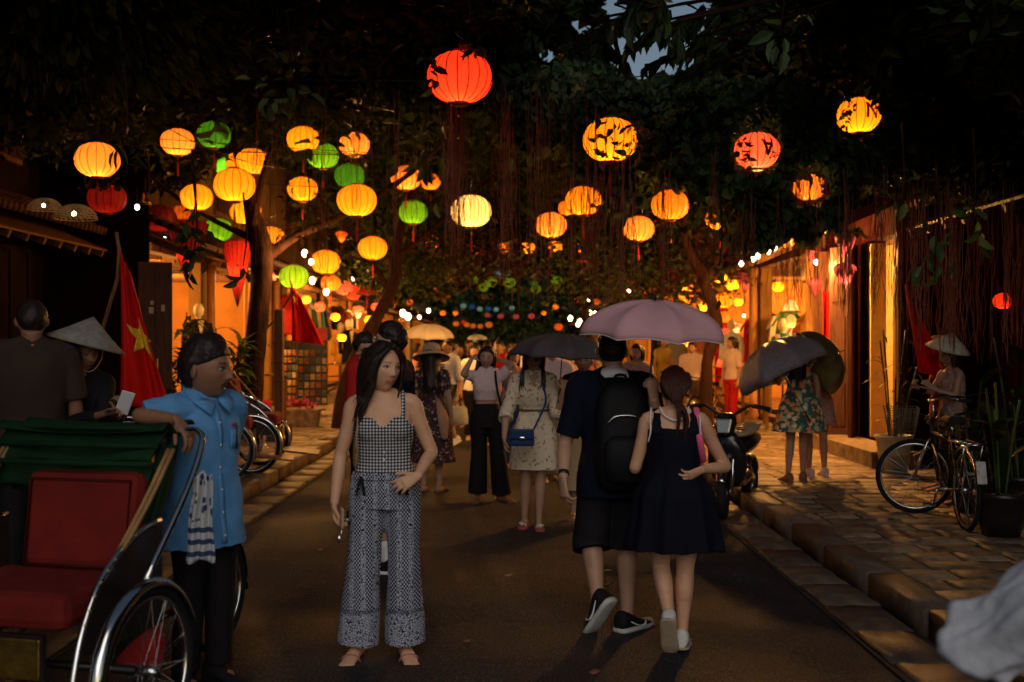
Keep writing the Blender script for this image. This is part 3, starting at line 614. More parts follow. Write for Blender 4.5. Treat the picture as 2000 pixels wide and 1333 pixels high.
MORE = [(1398, 500, 22, 'red', 'small red lantern under the leaves at the right tree'), (1442, 590, 20, 'orange', 'little orange lantern beside the stacked column'), (1395, 640, 22, 'red', 'little red lantern left of the stacked column'), (1438, 640, 20, 'pink', 'little pink lantern right of the stacked column'),
 (1372, 600, 20, 'amber', 'little amber lantern above the rim of the pink umbrella'), (1460, 680, 22, 'orange', 'small orange lantern above the shopper'), (1490, 600, 22, 'pink', 'small pink lantern beside the honey post'), (1520, 560, 24, 'amber', 'amber lantern inside the open-fronted right shop'), (1565, 660, 20, 'red', 'red lantern low inside the right shop'),
 (625, 600, 22, 'red', 'small red lantern over the clothes of the souvenir shop'), (655, 620, 20, 'orange', 'small orange lantern among the hanging clothes'), (700, 610, 22, 'pink', 'small pink lantern above the second mannequin'), (722, 625, 20, 'amber', 'small amber lantern by the leaning tree'), (735, 600, 20, 'red', 'small red lantern by the leaning tree'), (760, 570, 18, 'orange', 'small orange lantern right of the leaning tree'),
 (668, 660, 18, 'yellow', 'tiny yellow lantern low in the souvenir shop'), (598, 585, 20, 'orange', 'small orange lantern right of the furled flag'), (1180, 640, 16, 'amber', 'tiny amber lantern left of the pink umbrella stick'), (1165, 590, 14, 'orange', 'tiny orange lantern in the far right trees'), (1085, 600, 12, 'amber', 'tiny amber lantern over the far right pavement'), (1145, 640, 14, 'yellow', 'tiny yellow lantern beside the far bulbs'),
 (765, 640, 14, 'amber', 'tiny amber lantern left of the cream umbrella'), (800, 590, 13, 'orange', 'tiny orange lantern above the far left shop'), (865, 612, 12, 'amber', 'tiny amber lantern right of the cream umbrella top'), (890, 612, 10, 'yellow', 'tiny yellow lantern farthest along the left eaves'), (1062, 612, 10, 'yellow', 'tiny yellow lantern farthest along the right eaves'),
 (1540, 440, 30, 'amber', 'amber lantern behind the root curtain on the right'), (1690, 400, 24, 'red', 'dull red lantern behind the roots above the doorway'), (1740, 190, 20, 'red', 'tiny red fleck of a lantern between N lantern and right tree')]
for (px, py, w, cn, ph) in MORE:
    Yq = {1540: 19.0, 1690: 17.0, 1740: 20.0}.get(px, 27.0 if w > 17 else 40.0); lantern(px, py, w, cn, ph, Y=Yq, st=1.0, pw=2.5 if w > 17 else .5, nr=12, tassel=w > 21, group='small lanterns crowding the shop fronts', shape='drop' if px in (1438, 700, 1490) else 'globe', far=w < 17)
# painted letters
def letter_strip(lant_px, Y, strokes, m, name, rad, sq):
    root = [o for o in bpy.data.objects if o.get('label') and lant_px in o['label']][0]; root.rotation_euler[2] = 0
    g = MB()
    for a, b_ in strokes:
        pts = []
        for k in range(7):
            u = a[0] + (b_[0] - a[0]) * k / 6; z = a[1] + (b_[1] - a[1]) * k / 6; th = -PI / 2 + u
            r = math.cos(math.asin(max(-.99, min(.99, z / .8)))) ** .82 * 1.012; pts.append((r * math.cos(th), r * math.sin(th), z))
        g.tube(pts, [(.062, .006)] * 7 if abs(a[0] - b_[0]) > .05 or 1 else .03, 6, up=(math.cos(-PI / 2 + (a[0] + b_[0]) / 2), math.sin(-PI / 2 + (a[0] + b_[0]) / 2), 0))
    g.build(name, m, root)
letter_strip('letter N', 0, [((.12, -.28), (.12, .42)), ((.12, .42), (.58, -.28)), ((.58, -.28), (.58, .42))], mat('red lantern lettering', (.75, .03, .01), .6, trans=.5), 'letter', 1, 1)
letter_strip('letter A', 0, [((.05, .38), (.3, -.3)), ((.3, -.3), (.52, .38)), ((.12, .16), (.46, .16))], mat('violet lantern lettering', (.32, .06, .22), .6, trans=.5), 'letter', 1, 1)
# cables the strings hang on
def cable(p0, p1, sag, label, grp='cables stretched across the street', r=.006):
    p0, p1 = V(p0), V(p1); pts = [p0.lerp(p1, t) - V((0, 0, sag * 4 * t * (1 - t))) for t in [k / 14 for k in range(15)]]
    g = MB(); g.tube([q - p0 for q in pts], r, 4); tag(g.build('cable', M_black, None, p0), label, 'cable', grp)
for (Y, z0, z1, sag, lb) in ((8.8, 4.5, 4.6, .15, 'nearest cable across the street, carrying the big red lantern'), (11.2, 4.35, 4.45, .2, 'cable carrying the overgrown yellow and the lettered lanterns'), (13.8, 4.1, 4.3, .3, 'cable over the cream lantern'),
        (16.8, 4.7, 4.6, .3, 'cable holding the middle row of lanterns'), (18.0, 4.3, 4.5, .35, 'cable just behind the middle row of lanterns'), (32, 5.0, 5.0, .4, 'far cable carrying the small amber row'), (38, 4.6, 4.6, .5, 'far cable carrying the green row'), (64, 4.4, 4.4, .5, 'farthest cable with coloured lanterns')):
    cable((-5.7, Y, z0), (4.9, Y, z1), sag, lb)
cable(at(820, 322, 13.5) + V((-3, -.5, .22)), at(1200, 330, 13.5) + V((2.2, .4, .05)), .05, 'thin pale wire running just above the cream lantern', r=.004)
cable(at(300, 235, 12), at(560, 330, 15), .1, 'thin dark wire crossing the peach and green lanterns on the left', r=.005)
# ================================================================ trees, vines, foliage
def leafmat(name, c, tr=.35, var=.5, rough=.45):
    m, nt, b = nodes(name); L = nt.links; gm = N(nt, 'NewGeometry'); tc = N(nt, 'TexCoord')
    nz = N(nt, 'TexNoise', i_Scale=1.1, i_Detail=2.0); L.new(tc.outputs['Object'], nz.inputs[0])
    lo = tuple(k * (1 - var) for k in c); hi = tuple(k * (1 + var) for k in c)
    a = ramp(nt, gm.outputs['Random Per Island'], [(0, lo), (.85, hi), (1, (hi[0] * 1.8, hi[1] * 1.15, hi[2] * .6))])
    q = N(nt, 'Mix', data_type='RGBA', blend_type='MULTIPLY', i_0=1.0); L.new(a, q.inputs[6]); L.new(ramp(nt, nz.outputs['Fac'], [(.35, (.55,) * 3), (.65, (1.25,) * 3)]), q.inputs[7])
    L.new(q.outputs[2], b.inputs['Base Color']); b.inputs['Roughness'].default_value = rough; b.inputs['Specular IOR Level'].default_value = .15
    t = N(nt, 'BsdfTranslucent'); L.new(q.outputs[2], t.inputs[0]); mx = N(nt, 'MixShader', i_0=tr); L.new(b.outputs[0], mx.inputs[1]); L.new(t.outputs[0], mx.inputs[2]); L.new(mx.outputs[0], nt.nodes['Material Output'].inputs[0])
    MATS[name] = m; return m
M_leaf = leafmat('dark green leaves', (.03, .045, .015)); M_leafv = leafmat('heart shaped vine leaves', (.06, .1, .045)); M_leafr = leafmat('rust tinged leaves', (.1, .055, .02))
M_leafp = leafmat('palm leaves', (.09, .14, .03)); M_bloom = leafmat('pink blossom petals', (.45, .06, .14)); M_leaffar = leafmat('distant leaves', (.06, .09, .03))
M_bark = mat('rough bark', (.026, .010, .007), .85, var=.45, vs=5, bump=1.0, bs=14, stretch=(3, 3, .7))
M_root = mat('aerial roots', (.26, .085, .055), .8, var=.4)  # the red of the lantern light is put into the root colour
def leaves(P, size, dirs=None, shape='leaf', jitter=.6, seed=0, droop=.35, aspect=.42, fold=.15):
    """P (n,3) -> verts, tris of folded pointed leaves"""
    rg = np.random.RandomState(seed); n = len(P)
    if dirs is None: dirs = rg.normal(size=(n, 3)); dirs[:, 2] = dirs[:, 2] * .5 - droop
    dirs = dirs / np.linalg.norm(dirs, axis=1, keepdims=True)
    r = rg.normal(size=(n, 3)); side = np.cross(dirs, r); side /= np.linalg.norm(side, axis=1, keepdims=True) + 1e-9; up = np.cross(side, dirs)
    s = (size * (1 + jitter * (rg.rand(n) - .5)))[:, None]; w = s * aspect
    base = P; tip = P + dirs * s; m1 = P + dirs * s * .32; m2 = P + dirs * s * .7
    v = np.stack([base, m1 + side * w * .5 + up * s * fold, m2 + side * w * .36 + up * s * fold * .6, tip - up * s * .1, m2 - side * w * .36 + up * s * fold * .6, m1 - side * w * .5 + up * s * fold, P + dirs * s * .5], 1).reshape(-1, 3)
    f = np.array([[0, 1, 6], [1, 2, 6], [2, 3, 6], [3, 4, 6], [4, 5, 6], [5, 0, 6]]); F_ = (np.arange(n)[:, None, None] * 7 + f[None]).reshape(-1, 3)
    return v, F_
def simple_leaves(P, size, seed=0, aspect=.5):
    rg = np.random.RandomState(seed); n = len(P); d = rg.normal(size=(n, 3)); d /= np.linalg.norm(d, axis=1, keepdims=True); r = rg.normal(size=(n, 3)); sd_ = np.cross(d, r); sd_ /= np.linalg.norm(sd_, axis=1, keepdims=True)
    s = (size * (.6 + .8 * rg.rand(n)))[:, None]; v = np.stack([P - d * s * .5, P + sd_ * s * aspect * .5, P + d * s * .5, P - sd_ * s * aspect * .5], 1).reshape(-1, 3)
    F_ = np.arange(n * 4).reshape(-1, 4); return v, F_
def inell(c, r, n, rg, shell=.0):
    d = rg.normal(size=(n, 3)); d /= np.linalg.norm(d, axis=1, keepdims=True); q = (shell + (1 - shell) * rg.rand(n)) ** (1 / 3.0 if shell == 0 else .6)
    return np.array(c) + d * q[:, None] * np.array(r)
def proj(P):
    return 1000 + P[:, 0] / P[:, 1] * F, 673 - (P[:, 2] - EYE) / P[:, 1] * F
GAP = [(1222, 104, 24, 32), (1262, 112, 38, 38), (1308, 113, 38, 34), (1240, 84, 28, 18), (1330, 75, 40, 55), (1345, 20, 34, 35), (1070, 110, 14, 10), (1195, 12, 12, 22), (1130, 52, 12, 12)]
def cull_gap(P, rg, keep=.0, size=.15):
    x, y = proj(P); mg = .45 * size * F / np.maximum(P[:, 1], 1); m = np.zeros(len(P), bool)
    for (cx, cy, rx, ry) in GAP:
        m |= ((x - cx) / (rx + 22)) ** 2 + ((y - cy) / (ry + 16)) ** 2 < 1
    m &= P[:, 1] > 2
    # lanterns stay visible: the growth parts around them
    for (px, py, w, cn, ph, kw) in LAN:
        if 'smothered' in ph or 'overgrown' in ph: continue
        kk = .93 if 'fleck' in ph else 1.1
        dia = kw.get('dia', .42 if w < 35 else .5); Yl = kw.get('Y', dia * F / w)
        k = ((x - px) / (w * .5 + mg)) ** 2 + ((y - py + 5) / (w * .44 + mg + 4)) ** 2 < 1
        m |= k & (P[:, 1] < Yl + .3) & (rg.rand(len(P)) < kk)
    return P[~m | (rg.rand(len(P)) < keep)]
def crown(name, clumps, dens, size, m, parent, seed, core=True, aspect=.42, simple=False, gap=True):
    rg = np.random.RandomState(seed); Ps = []
    for (c, r, k) in clumps: Ps.append(inell(c, r, int(dens * k * r[0] * r[1] * r[2] ** .5), rg, .35))
    P = np.concatenate(Ps)
    if gap: P = cull_gap(P, rg, size=size)
    if simple: v, f = simple_leaves(P, size, seed, aspect); me = np_mesh(name, v, f, 4, m)
    else: v, f = leaves(P, size, seed=seed, aspect=aspect); me = np_mesh(name, v, f, 3, m)
    return link(name, me, parent)
def coreleaves(name, clumps, n, size, m, parent, seed):
    rg = np.random.RandomState(seed); P = np.concatenate([inell(c, np.array(r) * .8, int(n * r[0] * r[1]), rg) for c, r, k in clumps]); P = cull_gap(P, rg, size=size * 1.2)
    v, f = simple_leaves(P, size, seed, .7); return link(name, np_mesh(name, v, f, 4, m), parent)
def trunk(parent, pts, rad, branches, m=None):
    g = MB()
    for bi, (ps, rs) in enumerate([(pts, rad)] + branches): g.tube([V(p) - parent.location for p in ps], [q * (1 if bi == 0 else .75) for q in rs], 10, sub=4, round_=True)
    return fused(g, 'trunk', m or M_bark, parent, .03, 1, (.012, 6, 6, 3, 3))
def shifted(clumps, t): return [((V(c) - t.location), r, k) for c, r, k in clumps]
def treebuild(label, base, pts, rad, branches, clumps, dens, size, seed, m=None, core=40, coresz=.4, simple=False, name='tree', barkm=None, group='trees along the street'):
    t = empty(name, base, 0, label, 'tree', group); trunk(t, pts, rad, branches, barkm)
    c1 = crown('crown', clumps, dens, size, m or M_leaf, t, seed, simple=simple)
    c1.location = -V(base)
    if core: c2 = coreleaves('inner_crown', clumps, core, coresz, m or M_leaf, t, seed + 50); c2.location = -V(base)
    return t
T1 = at(486, 830, 17.6); T1.z = .13
treebuild('reddish-barked tree with forked trunk on the left pavement, lanterns hung in its branches', T1,
    [(T1.x, T1.y, .1), (T1.x + .05, T1.y, 1.0), (T1.x + .16, T1.y, 2.2), (T1.x + .2, T1.y, 3.0), (T1.x + .0, T1.y + .1, 3.8), (T1.x - .3, T1.y + .2, 5.0)], [.23, .18, .165, .18, .12, .08],
    [([(T1.x + .2, T1.y, 2.9), (T1.x + .7, T1.y + .2, 3.3), (T1.x + 1.45, T1.y + .3, 3.65), (T1.x + 2.4, T1.y + .6, 4.3), (T1.x + 3.3, T1.y + .8, 5.2)], [.14, .10, .085, .065, .03]),
     ([(T1.x + .15, T1.y, 3.2), (T1.x - .5, T1.y, 3.5), (T1.x - 1.1, T1.y - .4, 3.9), (T1.x - 2, T1.y - .8, 4.8)], [.09, .06, .05, .03]),
     ([(T1.x + .0, T1.y + .1, 3.3), (T1.x + .5, T1.y - 1, 4.3), (T1.x + 1.3, T1.y - 2.5, 5.2)], [.08, .06, .03])],
    [((-4.5, 11, 5.3), (2.6, 3.2, 1.1), 1.3), ((-1.8, 11.5, 5.5), (2.4, 2.8, .95), 1.4), ((-3.4, 14.8, 5.1), (2.4, 1.8, .9), 1.3), ((-.3, 14.5, 6.0), (2.2, 2.4, 1.3), 1.3), ((-6.5, 14.5, 5.6), (2.2, 3, 1.6), 1.0), ((-1.2, 8.6, 5.5), (2.4, 1.8, .8), 1.5), ((-4.6, 8.4, 5.3), (2.4, 2, .8), 1.2), ((-5.6, 13.2, 4.5), (1.3, 1.8, .5), 1.6), ((-6.0, 17.5, 5.0), (1.6, 2.6, 1.0), 1.5), ((-3.6, 17.6, 5.1), (1.6, 1.6, .6), 1.4)],
    900, .17, 21, core=330)
T2 = V((-3.0, 19.9, .13))
treebuild('pale-trunked tree leaning over the left kerb behind the red-shirted man', T2,
    [(T2.x, T2.y, .1), (T2.x + .12, T2.y, 1.0), (T2.x + .5, T2.y + .3, 1.9), (T2.x + .85, T2.y + .8, 2.7), (T2.x + .9, T2.y + 1.2, 3.6), (T2.x + 1.3, T2.y + 1.6, 5.0)], [.18, .13, .115, .11, .09, .06],
    [([(T2.x + .8, T2.y + .8, 2.5), (T2.x + .3, T2.y + .8, 3.3), (T2.x - .6, T2.y + .8, 4.4)], [.1, .07, .04]), ([(T2.x + .9, T2.y + 1, 3.2), (T2.x + 1.8, T2.y + 1.4, 4.0), (T2.x + 2.8, T2.y + 2, 5.0)], [.08, .06, .03])],
    [((-3.6, 20, 6.0), (2.6, 2.5, 1.3), 1.2), ((-1.0, 20.5, 6.4), (2.6, 2.8, 1.7), 1.3), ((-5.8, 21, 6.9), (2.4, 3, 2.0), 1), ((-1.8, 24, 6.6), (3.0, 2.6, 1.9), 1.1)], 700, .2, 22, core=170, coresz=.5)
T3 = V((3.1, 18.2, .13))
treebuild('slim crooked tree lit orange by the lantern shop on the right pavement', T3,
    [(3.1, 18.2, .1), (3.12, 18.2, 1.3), (3.3, 18.3, 1.9), (3.05, 18.3, 2.7), (2.75, 18.2, 3.4), (2.9, 18, 4.8)], [.13, .1, .1, .09, .07, .05],
    [([(3.05, 18.3, 2.6), (3.6, 18.4, 3.4), (4.2, 18.6, 4.4)], [.07, .05, .03]), ([(2.8, 18.2, 3.3), (2.0, 17.6, 4.0), (1.2, 17, 4.9)], [.06, .045, .025])],
    [((3.3, 17.5, 5.7), (2.6, 2.8, 1.2), 1.3), ((1.0, 17.5, 5.9), (2.2, 2.4, 1.4), 1.3), ((5.6, 17, 5.9), (2.0, 3.0, 1.8), 1.2), ((1.6, 20.5, 5.6), (2.2, 2, 1.5), 1.2)], 800, .18, 23, core=250)
T4 = V((3.35, 9.4, .13))
treebuild('large dark tree out of frame right whose boughs close the top right corner', V((5.6, 7.4, .13)),
    [(5.6, 7.4, .1), (5.5, 7.5, 2.0), (5.3, 7.8, 3.6), (4.6, 8.6, 4.6), (3.4, 9.6, 5.3)], [.26, .22, .18, .12, .05],
    [([(5.3, 7.8, 3.6), (5.0, 9.5, 4.6), (4.2, 11.5, 5.4)], [.14, .1, .05])],
    [((4.6, 10.6, 4.9), (1.9, 2.6, 1.3), 1.5), ((2.9, 9.3, 5.2), (1.1, 1.6, .75), 1.2), ((4.2, 8.2, 4.0), (1.0, 1.3, .75), 1.3), ((5.4, 12.8, 5.0), (1.7, 2.0, 1.6), 1.2), ((3.4, 13.4, 5.4), (1.6, 1.5, 1.1), 1.3), ((4.5, 12.8, 3.75), (.8, 1.8, .42), 2.2), ((4.75, 11.0, 3.45), (.55, 1.9, .42), 2.4), ((4.2, 14.6, 3.9), (.8, 1.2, .4), 2.0), ((1.5, 8.4, 4.9), (1.4, 1.5, .35), .7)], 1200, .17, 24, core=420, coresz=.3)
for lb_, bx, cl_ in (('unseen leafy tree added behind the camera on the left pavement for shade', (-4.4, -1.0, .13), [((-4.5, -.2, 5.2), (1.9, 2.8, 1.9), 1.6)]), ('unseen leafy tree added behind the camera on the right pavement for shade', (4.2, .2, .13), [((4.7, 1.0, 5.4), (2.0, 3.0, 1.8), 1.6)])):  # unseen trees added behind the camera to shade both edges of the view
    treebuild(lb_, V(bx), [(bx[0], bx[1], .1), (bx[0], bx[1], 2), (bx[0] + .1, bx[1] + .2, 4)], [.2, .16, .1], [([(bx[0], bx[1], 2.5), (bx[0] + .8, bx[1], 4.4)], [.09, .04])], cl_, 500, .22, 31, core=260, coresz=.4)
# boughs whose leaves show against the gap of sky
g = MB(); rg = np.random.RandomState(3); SB = V((3.4, 9.2, 4.4)); LP = []; LD = []
for (x0, y0, x1, y1, Y) in ((1460, 60, 1262, 128, 8.6), (1400, 20, 1270, 70, 8.2), (1330, 8, 1235, 92, 8.4), (1250, 0, 1205, 60, 8.8), (1440, 110, 1340, 140, 9.0), (1330, 40, 1320, 100, 8.0), (1200, 30, 1150, 95, 9.2), (1380, 0, 1345, 60, 8.9), (1290, -10, 1300, 60, 7.8), (1270, -20, 1232, 50, 8.3), (1400, 60, 1350, 90, 8.5), (1160, 70, 1215, 120, 9.4)):
    a, b_ = at(x0, y0, Y), at(x1, y1, Y); n = 20; g.tube([V((0, 0, .25)), a - SB, a.lerp(b_, .5) + V((0, 0, .04)) - SB, b_ - SB], [.014, .012, .008, .004], 5, sub=3)
    for k in range(n):
        t = .2 + .8 * k / (n - 1); p = a.lerp(b_, t) + V((0, 0, .04 * math.sin(PI * t))); sdv = (b_ - a).normalized(); lat = V((rnd.uniform(-.5, .5), rnd.uniform(-.6, .6), -.9 + rnd.uniform(-.3, .5)))
        LP.append(p - SB); LD.append(sdv * .5 + lat)
v, f = leaves(np.array([tuple(p) for p in LP]), np.full(len(LP), .17), dirs=np.array([tuple(p) for p in LD]), seed=9, aspect=.36)
t = empty('leafy_bough', SB, 0, 'bough of long pointed leaves silhouetted against the gap of dusk sky', 'branch'); g.build('twig', M_bark, t); link('leaves', np_mesh('leaves', v, f, 3, M_leaf), t)
# the vine mass that climbs over the right-hand cable: heart-shaped leaves facing the dusk light
VB = V((1.9, 11.5, 3.2)); rg = np.random.RandomState(77)
VC = [((1.35, 12.0, 4.05), (.75, .5, .42), 1.3), ((1.9, 11.9, 3.95), (.7, .5, .55), 1.2), ((2.6, 11.8, 3.9), (.7, .55, .5), 1.2), ((2.2, 11.7, 3.35), (.7, .5, .5), 1.1), ((1.0, 12.3, 3.75), (.45, .4, .45), .9), ((3.3, 11.8, 3.7), (.6, .5, .5), 1), ((2.5, 12, 3.0), (.45, .4, .4), .9), ((3.1, 12.2, 3.2), (.6, .5, .5), .8),
      ((.35, 12.8, 4.25), (.6, .5, .5), .9), ((1.6, 12.5, 3.3), (.7, .5, .5), .8), ((3.9, 11.6, 3.9), (.6, .5, .6), 1), ((1.0, 14, 4.6), (1.5, .8, .5), 1.6), ((2.6, 14, 4.9), (1.4, .8, .5), 1.4), ((-.6, 13.5, 4.9), (1.2, .8, .6), 1.5)]
Ps = np.concatenate([inell(c, r, int(2600 * k * r[0] * r[2] ** .5), rg, .5) for c, r, k in VC]); Ps = cull_gap(Ps, rg)
d = rg.normal(size=Ps.shape) * .45; d[:, 2] -= .85; d[:, 1] -= .5
v, f = leaves(Ps - np.array(VB), .125, dirs=d, seed=12, aspect=.8, fold=.06)
t = empty('climbing_vine', VB, 0, 'mass of heart-shaped vine leaves draped over the cable right of centre', 'vine'); link('leaves', np_mesh('leaves', v, f, 3, M_leafv), t)
c = coreleaves('inner_leaves', VC, 900, .22, M_leafv, t, 5); c.location = -VB
g = MB(); g.tube([V(p) - VB for p in ((-1.5, 13.6, 4.8), (.3, 12.9, 4.5), (1.3, 12.1, 4.1), (2.6, 11.9, 4.0), (3.1, 11.8, 3.95), (3.25, 11.8, 4.5))], .03, 6, sub=4); g.build('stem', M_bark, t)
# yellow-green tips of the vine
Pt = np.concatenate([inell(tuple(at(x, y, 11.3)), (.16, .1, .04), 70, rg) for x, y in ((1345, 178), (1400, 182), (1320, 215), (1300, 235), (1440, 245), (1370, 170), (1270, 262), (1525, 300), (1480, 210), (1300, 320), (1555, 330), (1420, 205))])
v, f = leaves(Pt - np.array(VB), .035, seed=4, aspect=.4, droop=-.2); link('young_tips', np_mesh('young_tips', v, f, 3, leafmat('young vine tips', (.16, .2, .04))), t)
# leaves that overgrow single lanterns
OV = MB()
def overgrow(px, py, w, Y, n, sz, seed, top=True, part=1.0, cx=0, cy=0, sx=1.0, sy=1.0):
    rg = np.random.RandomState(seed); rad = w * Y / F / 2; c = np.array(tuple(at(px + cx, py + cy, Y))); c[1] -= rad * 1.05
    return c + (rg.rand(n, 3) - .5) * np.array([2 * rad * sx, .12, 1.7 * rad * sy])
OVL = [(1192, 274, 108, 11.5, 34, .11, 1, dict(cx=8, cy=-6, sx=1.0)), (1250, 285, 60, 11.6, 40, .12, 2, {}), (1506, 376, 66, 16.8, 30, .15, 3, dict(cy=-8)), (1407, 424, 58, 19.1, 46, .2, 4, dict(cy=-6)), (1803, 148, 66, 16.8, 60, .2, 5, {}),
       (1478, 295, 90, 13.3, 18, .11, 6, dict(cx=-38, cy=6, sx=.25, sy=.9)), (1677, 226, 86, 12.9, 30, .07, 7, dict(cx=-36, cy=0, sx=.28)), (418, 264, 66, 16.8, 5, .3, 8, dict(cx=8, sx=.3)), (592, 273, 64, 17.3, 8, .2, 9, dict(cy=-34, sx=.9, sy=.2)), (610, 285, 30, 17.2, 4, .3, 19, dict(sx=.6)),
       (692, 283, 60, 18.5, 16, .24, 10, dict(cy=-24, sx=.8, sy=.55)), (841, 356, 38, 24, 10, .25, 11, dict(cy=-14, sy=.5)), (845, 473, 28, 33, 12, .3, 12, {}), (886, 480, 26, 36, 12, .25, 13, {}), (933, 487, 24, 38, 16, .3, 14, {}), (1135, 485, 28, 33, 8, .3, 15, dict(cy=-8, sy=.5)),
       (898, 152, 128, 10, 14, .13, 16, dict(cx=-52, cy=0, sx=.18, sy=.7)), (898, 152, 128, 10, 14, .12, 17, dict(cx=30, cy=-42, sx=.5, sy=.2)), (1139, 393, 72, 15.4, 10, .13, 18, dict(cx=32, cy=22, sx=.3, sy=.45)), (1309, 401, 74, 15, 7, .16, 20, dict(cx=14, cy=-32, sx=.6, sy=.2)), (631, 305, 62, 17.9, 8, .2, 21, dict(cy=-30, sy=.2)), (793, 348, 60, 18.5, 5, .13, 22, dict(cx=18, cy=-22, sx=.4, sy=.2)),
       (1580, 367, 64, 17.3, 6, .2, 23, dict(cx=-22, cy=-22, sx=.3, sy=.3)), (364, 347, 30, 22, 6, .25, 24, {}), (209, 365, 76, 14.6, 20, .2, 25, dict(cy=-6, sy=.4)), (1960, 574, 40, 13, 8, .1, 26, dict(sy=.3)), (1652, 456, 42, 14.3, 12, .16, 27, dict(sy=.4, sx=1.3)), (466, 318, 50, 19, 3, .2, 28, dict(cx=-20, cy=-14, sx=.3, sy=.3))]
for i, (px, py, w, Y, n, sz, sdd, kw) in enumerate(OVL):
    P = overgrow(px, py, w, Y, n, sz, sdd, **kw); o0 = P.mean(0); v, f = leaves(P - o0, sz, seed=sdd, aspect=.55)
    lb = ['leaf spray over the overgrown yellow lantern', 'leaves hanging right of the overgrown yellow lantern', 'leaves smothering the amber lantern under the pink one', 'vine leaves breaking up the flecked amber lantern', 'leaves hiding the red lantern top right', 'leaves over the left side of the pink lettered lantern',
          'fine leaves at the left of the lantern lettered N', 'long dark leaf in front of the high green lantern', 'leaves at the top of the jagged amber lantern', 'broad leaf right of the jagged amber lantern', 'leaves scooping the top of the bowl-like peach lantern', 'leaves biting the tiny orange lantern', 'leaves over the first small distant lantern',
          'leaves over the second small distant lantern', 'leaves over the faint lantern below the cream one', 'leaves over the rightmost small distant lantern', 'leaves at the left edge of the largest red lantern', 'leaves at the upper right of the largest red lantern', 'leaves at the lower right of the leafy-bite lantern', 'leaves notching the top of the orange-peach lantern',
          'leaves above the green lantern under the jagged one', 'leaves nibbling the peach-yellow lantern', 'leaves at the upper left of the pale peach lantern on the right', 'twig leaves over the pale broken lantern on the left', 'leaves covering the top of the dim red lantern', 'leaves over the small red lantern at the right edge', 'leaves over the upper purple lantern', 'leaf beside the thin lit crescent'][i]
    tag(link('leaf_spray', np_mesh('leaf_spray', v, f, 3, M_leaf), None, V(o0)), lb, 'leaves', 'leaf sprays in front of lanterns')
# hanging leaf clusters at mid height
def spray(x, y, Y, n, sz, m, label, spread=(.2, .1, .25), asp=.45, grp='drooping leaf clusters', seed=1):
    c = np.array(tuple(at(x, y, Y))); rg = np.random.RandomState(seed); P = rg.normal(size=(n, 3)) * np.array(spread) * .6; dd = P * 1.2 + rg.normal(size=(n, 3)) * .25; dd[:, 2] -= .25
    v, f = leaves(P * .6, sz, dirs=dd, seed=seed, aspect=asp); t = empty('leaf_cluster', V(c), 0, label, 'leaves', grp); link('leaves', np_mesh('leaves', v, f, 3, m), t)
    g = MB(); g.tube([(0, 0, .0), (.03, .02, .3), (0, 0, .7)], [.006, .008, .01], 4, sub=3); g.build('stem', M_bark, t)
spray(375, 440, 10.5, 12, .16, M_leaf, 'dark oval leaves hanging beside the deep red lantern', seed=31); spray(378, 500, 10.6, 16, .16, M_leaf, 'lower dark leaf cluster in front of the first red cone', seed=32); spray(475, 520, 10.8, 6, .16, M_leaf, 'two dark leaves hanging over the second red cone', seed=33)
spray(1525, 60, 8.2, 14, .16, M_leafv, 'green leaf rosette high on the right', seed=34); spray(1900, 435, 8.4, 14, .13, M_leafp, 'lit green leaf fan near the right edge', seed=35); spray(1828, 505, 8.6, 16, .13, M_leafv, 'dark feathery leaves above the conical hat', seed=36); spray(1760, 420, 8.6, 5, .13, M_leafv, 'single pale leaf and twig left of the lit leaf fan', seed=37)
spray(1405, 520, 10.5, 8, .1, M_leaf, 'string of small dark leaves hanging over the right tree', (.05, .05, .5), seed=38); spray(560, 180, 10, 30, .15, M_leafv, 'faint compound leaves upper left of centre', (.4, .2, .3), seed=39); spray(240, 290, 9.2, 10, .22, M_leaf, 'palm-like frond crossing the lone orange lantern', (.3, .1, .06), .12, seed=40)
spray(600, 420, 15.5, 60, .12, M_leafr, 'rust-coloured dry leaves on the left tree branch', (.7, .4, .5), seed=41); spray(850, 250, 13.5, 60, .2, M_leafv, 'faint green leaves left of the aerial roots', (1.2, .6, .9), seed=42); spray(1050, 200, 13, 90, .16, M_leafv, 'mid-green leaves between the red and the overgrown lantern', (1.3, .6, .8), seed=43)
# curtains of aerial roots
def roots(label, x0, x1, yt, yb, Y0, Y1, n, seed, r=.0032, parent=None):
    rg = random.Random(seed); base = at((x0 + x1) / 2, yt, (Y0 + Y1) / 2); g = MB()
    t = empty('aerial_roots', base, 0, label, 'roots', 'curtains of hanging aerial roots', 'stuff')
    k = 0
    while k < n:
        cx = rg.uniform(x0, x1); m_ = rg.randint(1, 7); Y = rg.uniform(Y0, Y1)
        for j in range(m_):
            x = cx + rg.gauss(0, 7); a = at(x, yt + rg.uniform(-60, 60), Y); bz = at(x, yb - abs(rg.gauss(0, (yb - yt) * .3)), Y).z
            if bz > a.z - .2: bz = a.z - .4
            pts = []; m2 = 8; ph = rg.random() * 9; ph2 = rg.random() * 9; am = rg.uniform(.005, .03)
            for q in range(m2 + 1):
                u = q / m2; pts.append(V((a.x + am * math.sin(ph + u * 5) + am * u * math.sin(ph2 + u * 17), a.y + am * math.cos(ph + u * 4), a.z + (bz - a.z) * u)) - base)
            g.tube(pts, [r * rg.uniform(.6, 1.3)] * m2 + [r * .4], 3, caps=False); k += 1
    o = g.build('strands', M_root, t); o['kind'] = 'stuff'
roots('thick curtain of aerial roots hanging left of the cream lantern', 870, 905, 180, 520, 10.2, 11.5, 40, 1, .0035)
roots('sparse aerial roots across the centre of the street', 760, 1000, 230, 560, 10.5, 14, 60, 2)
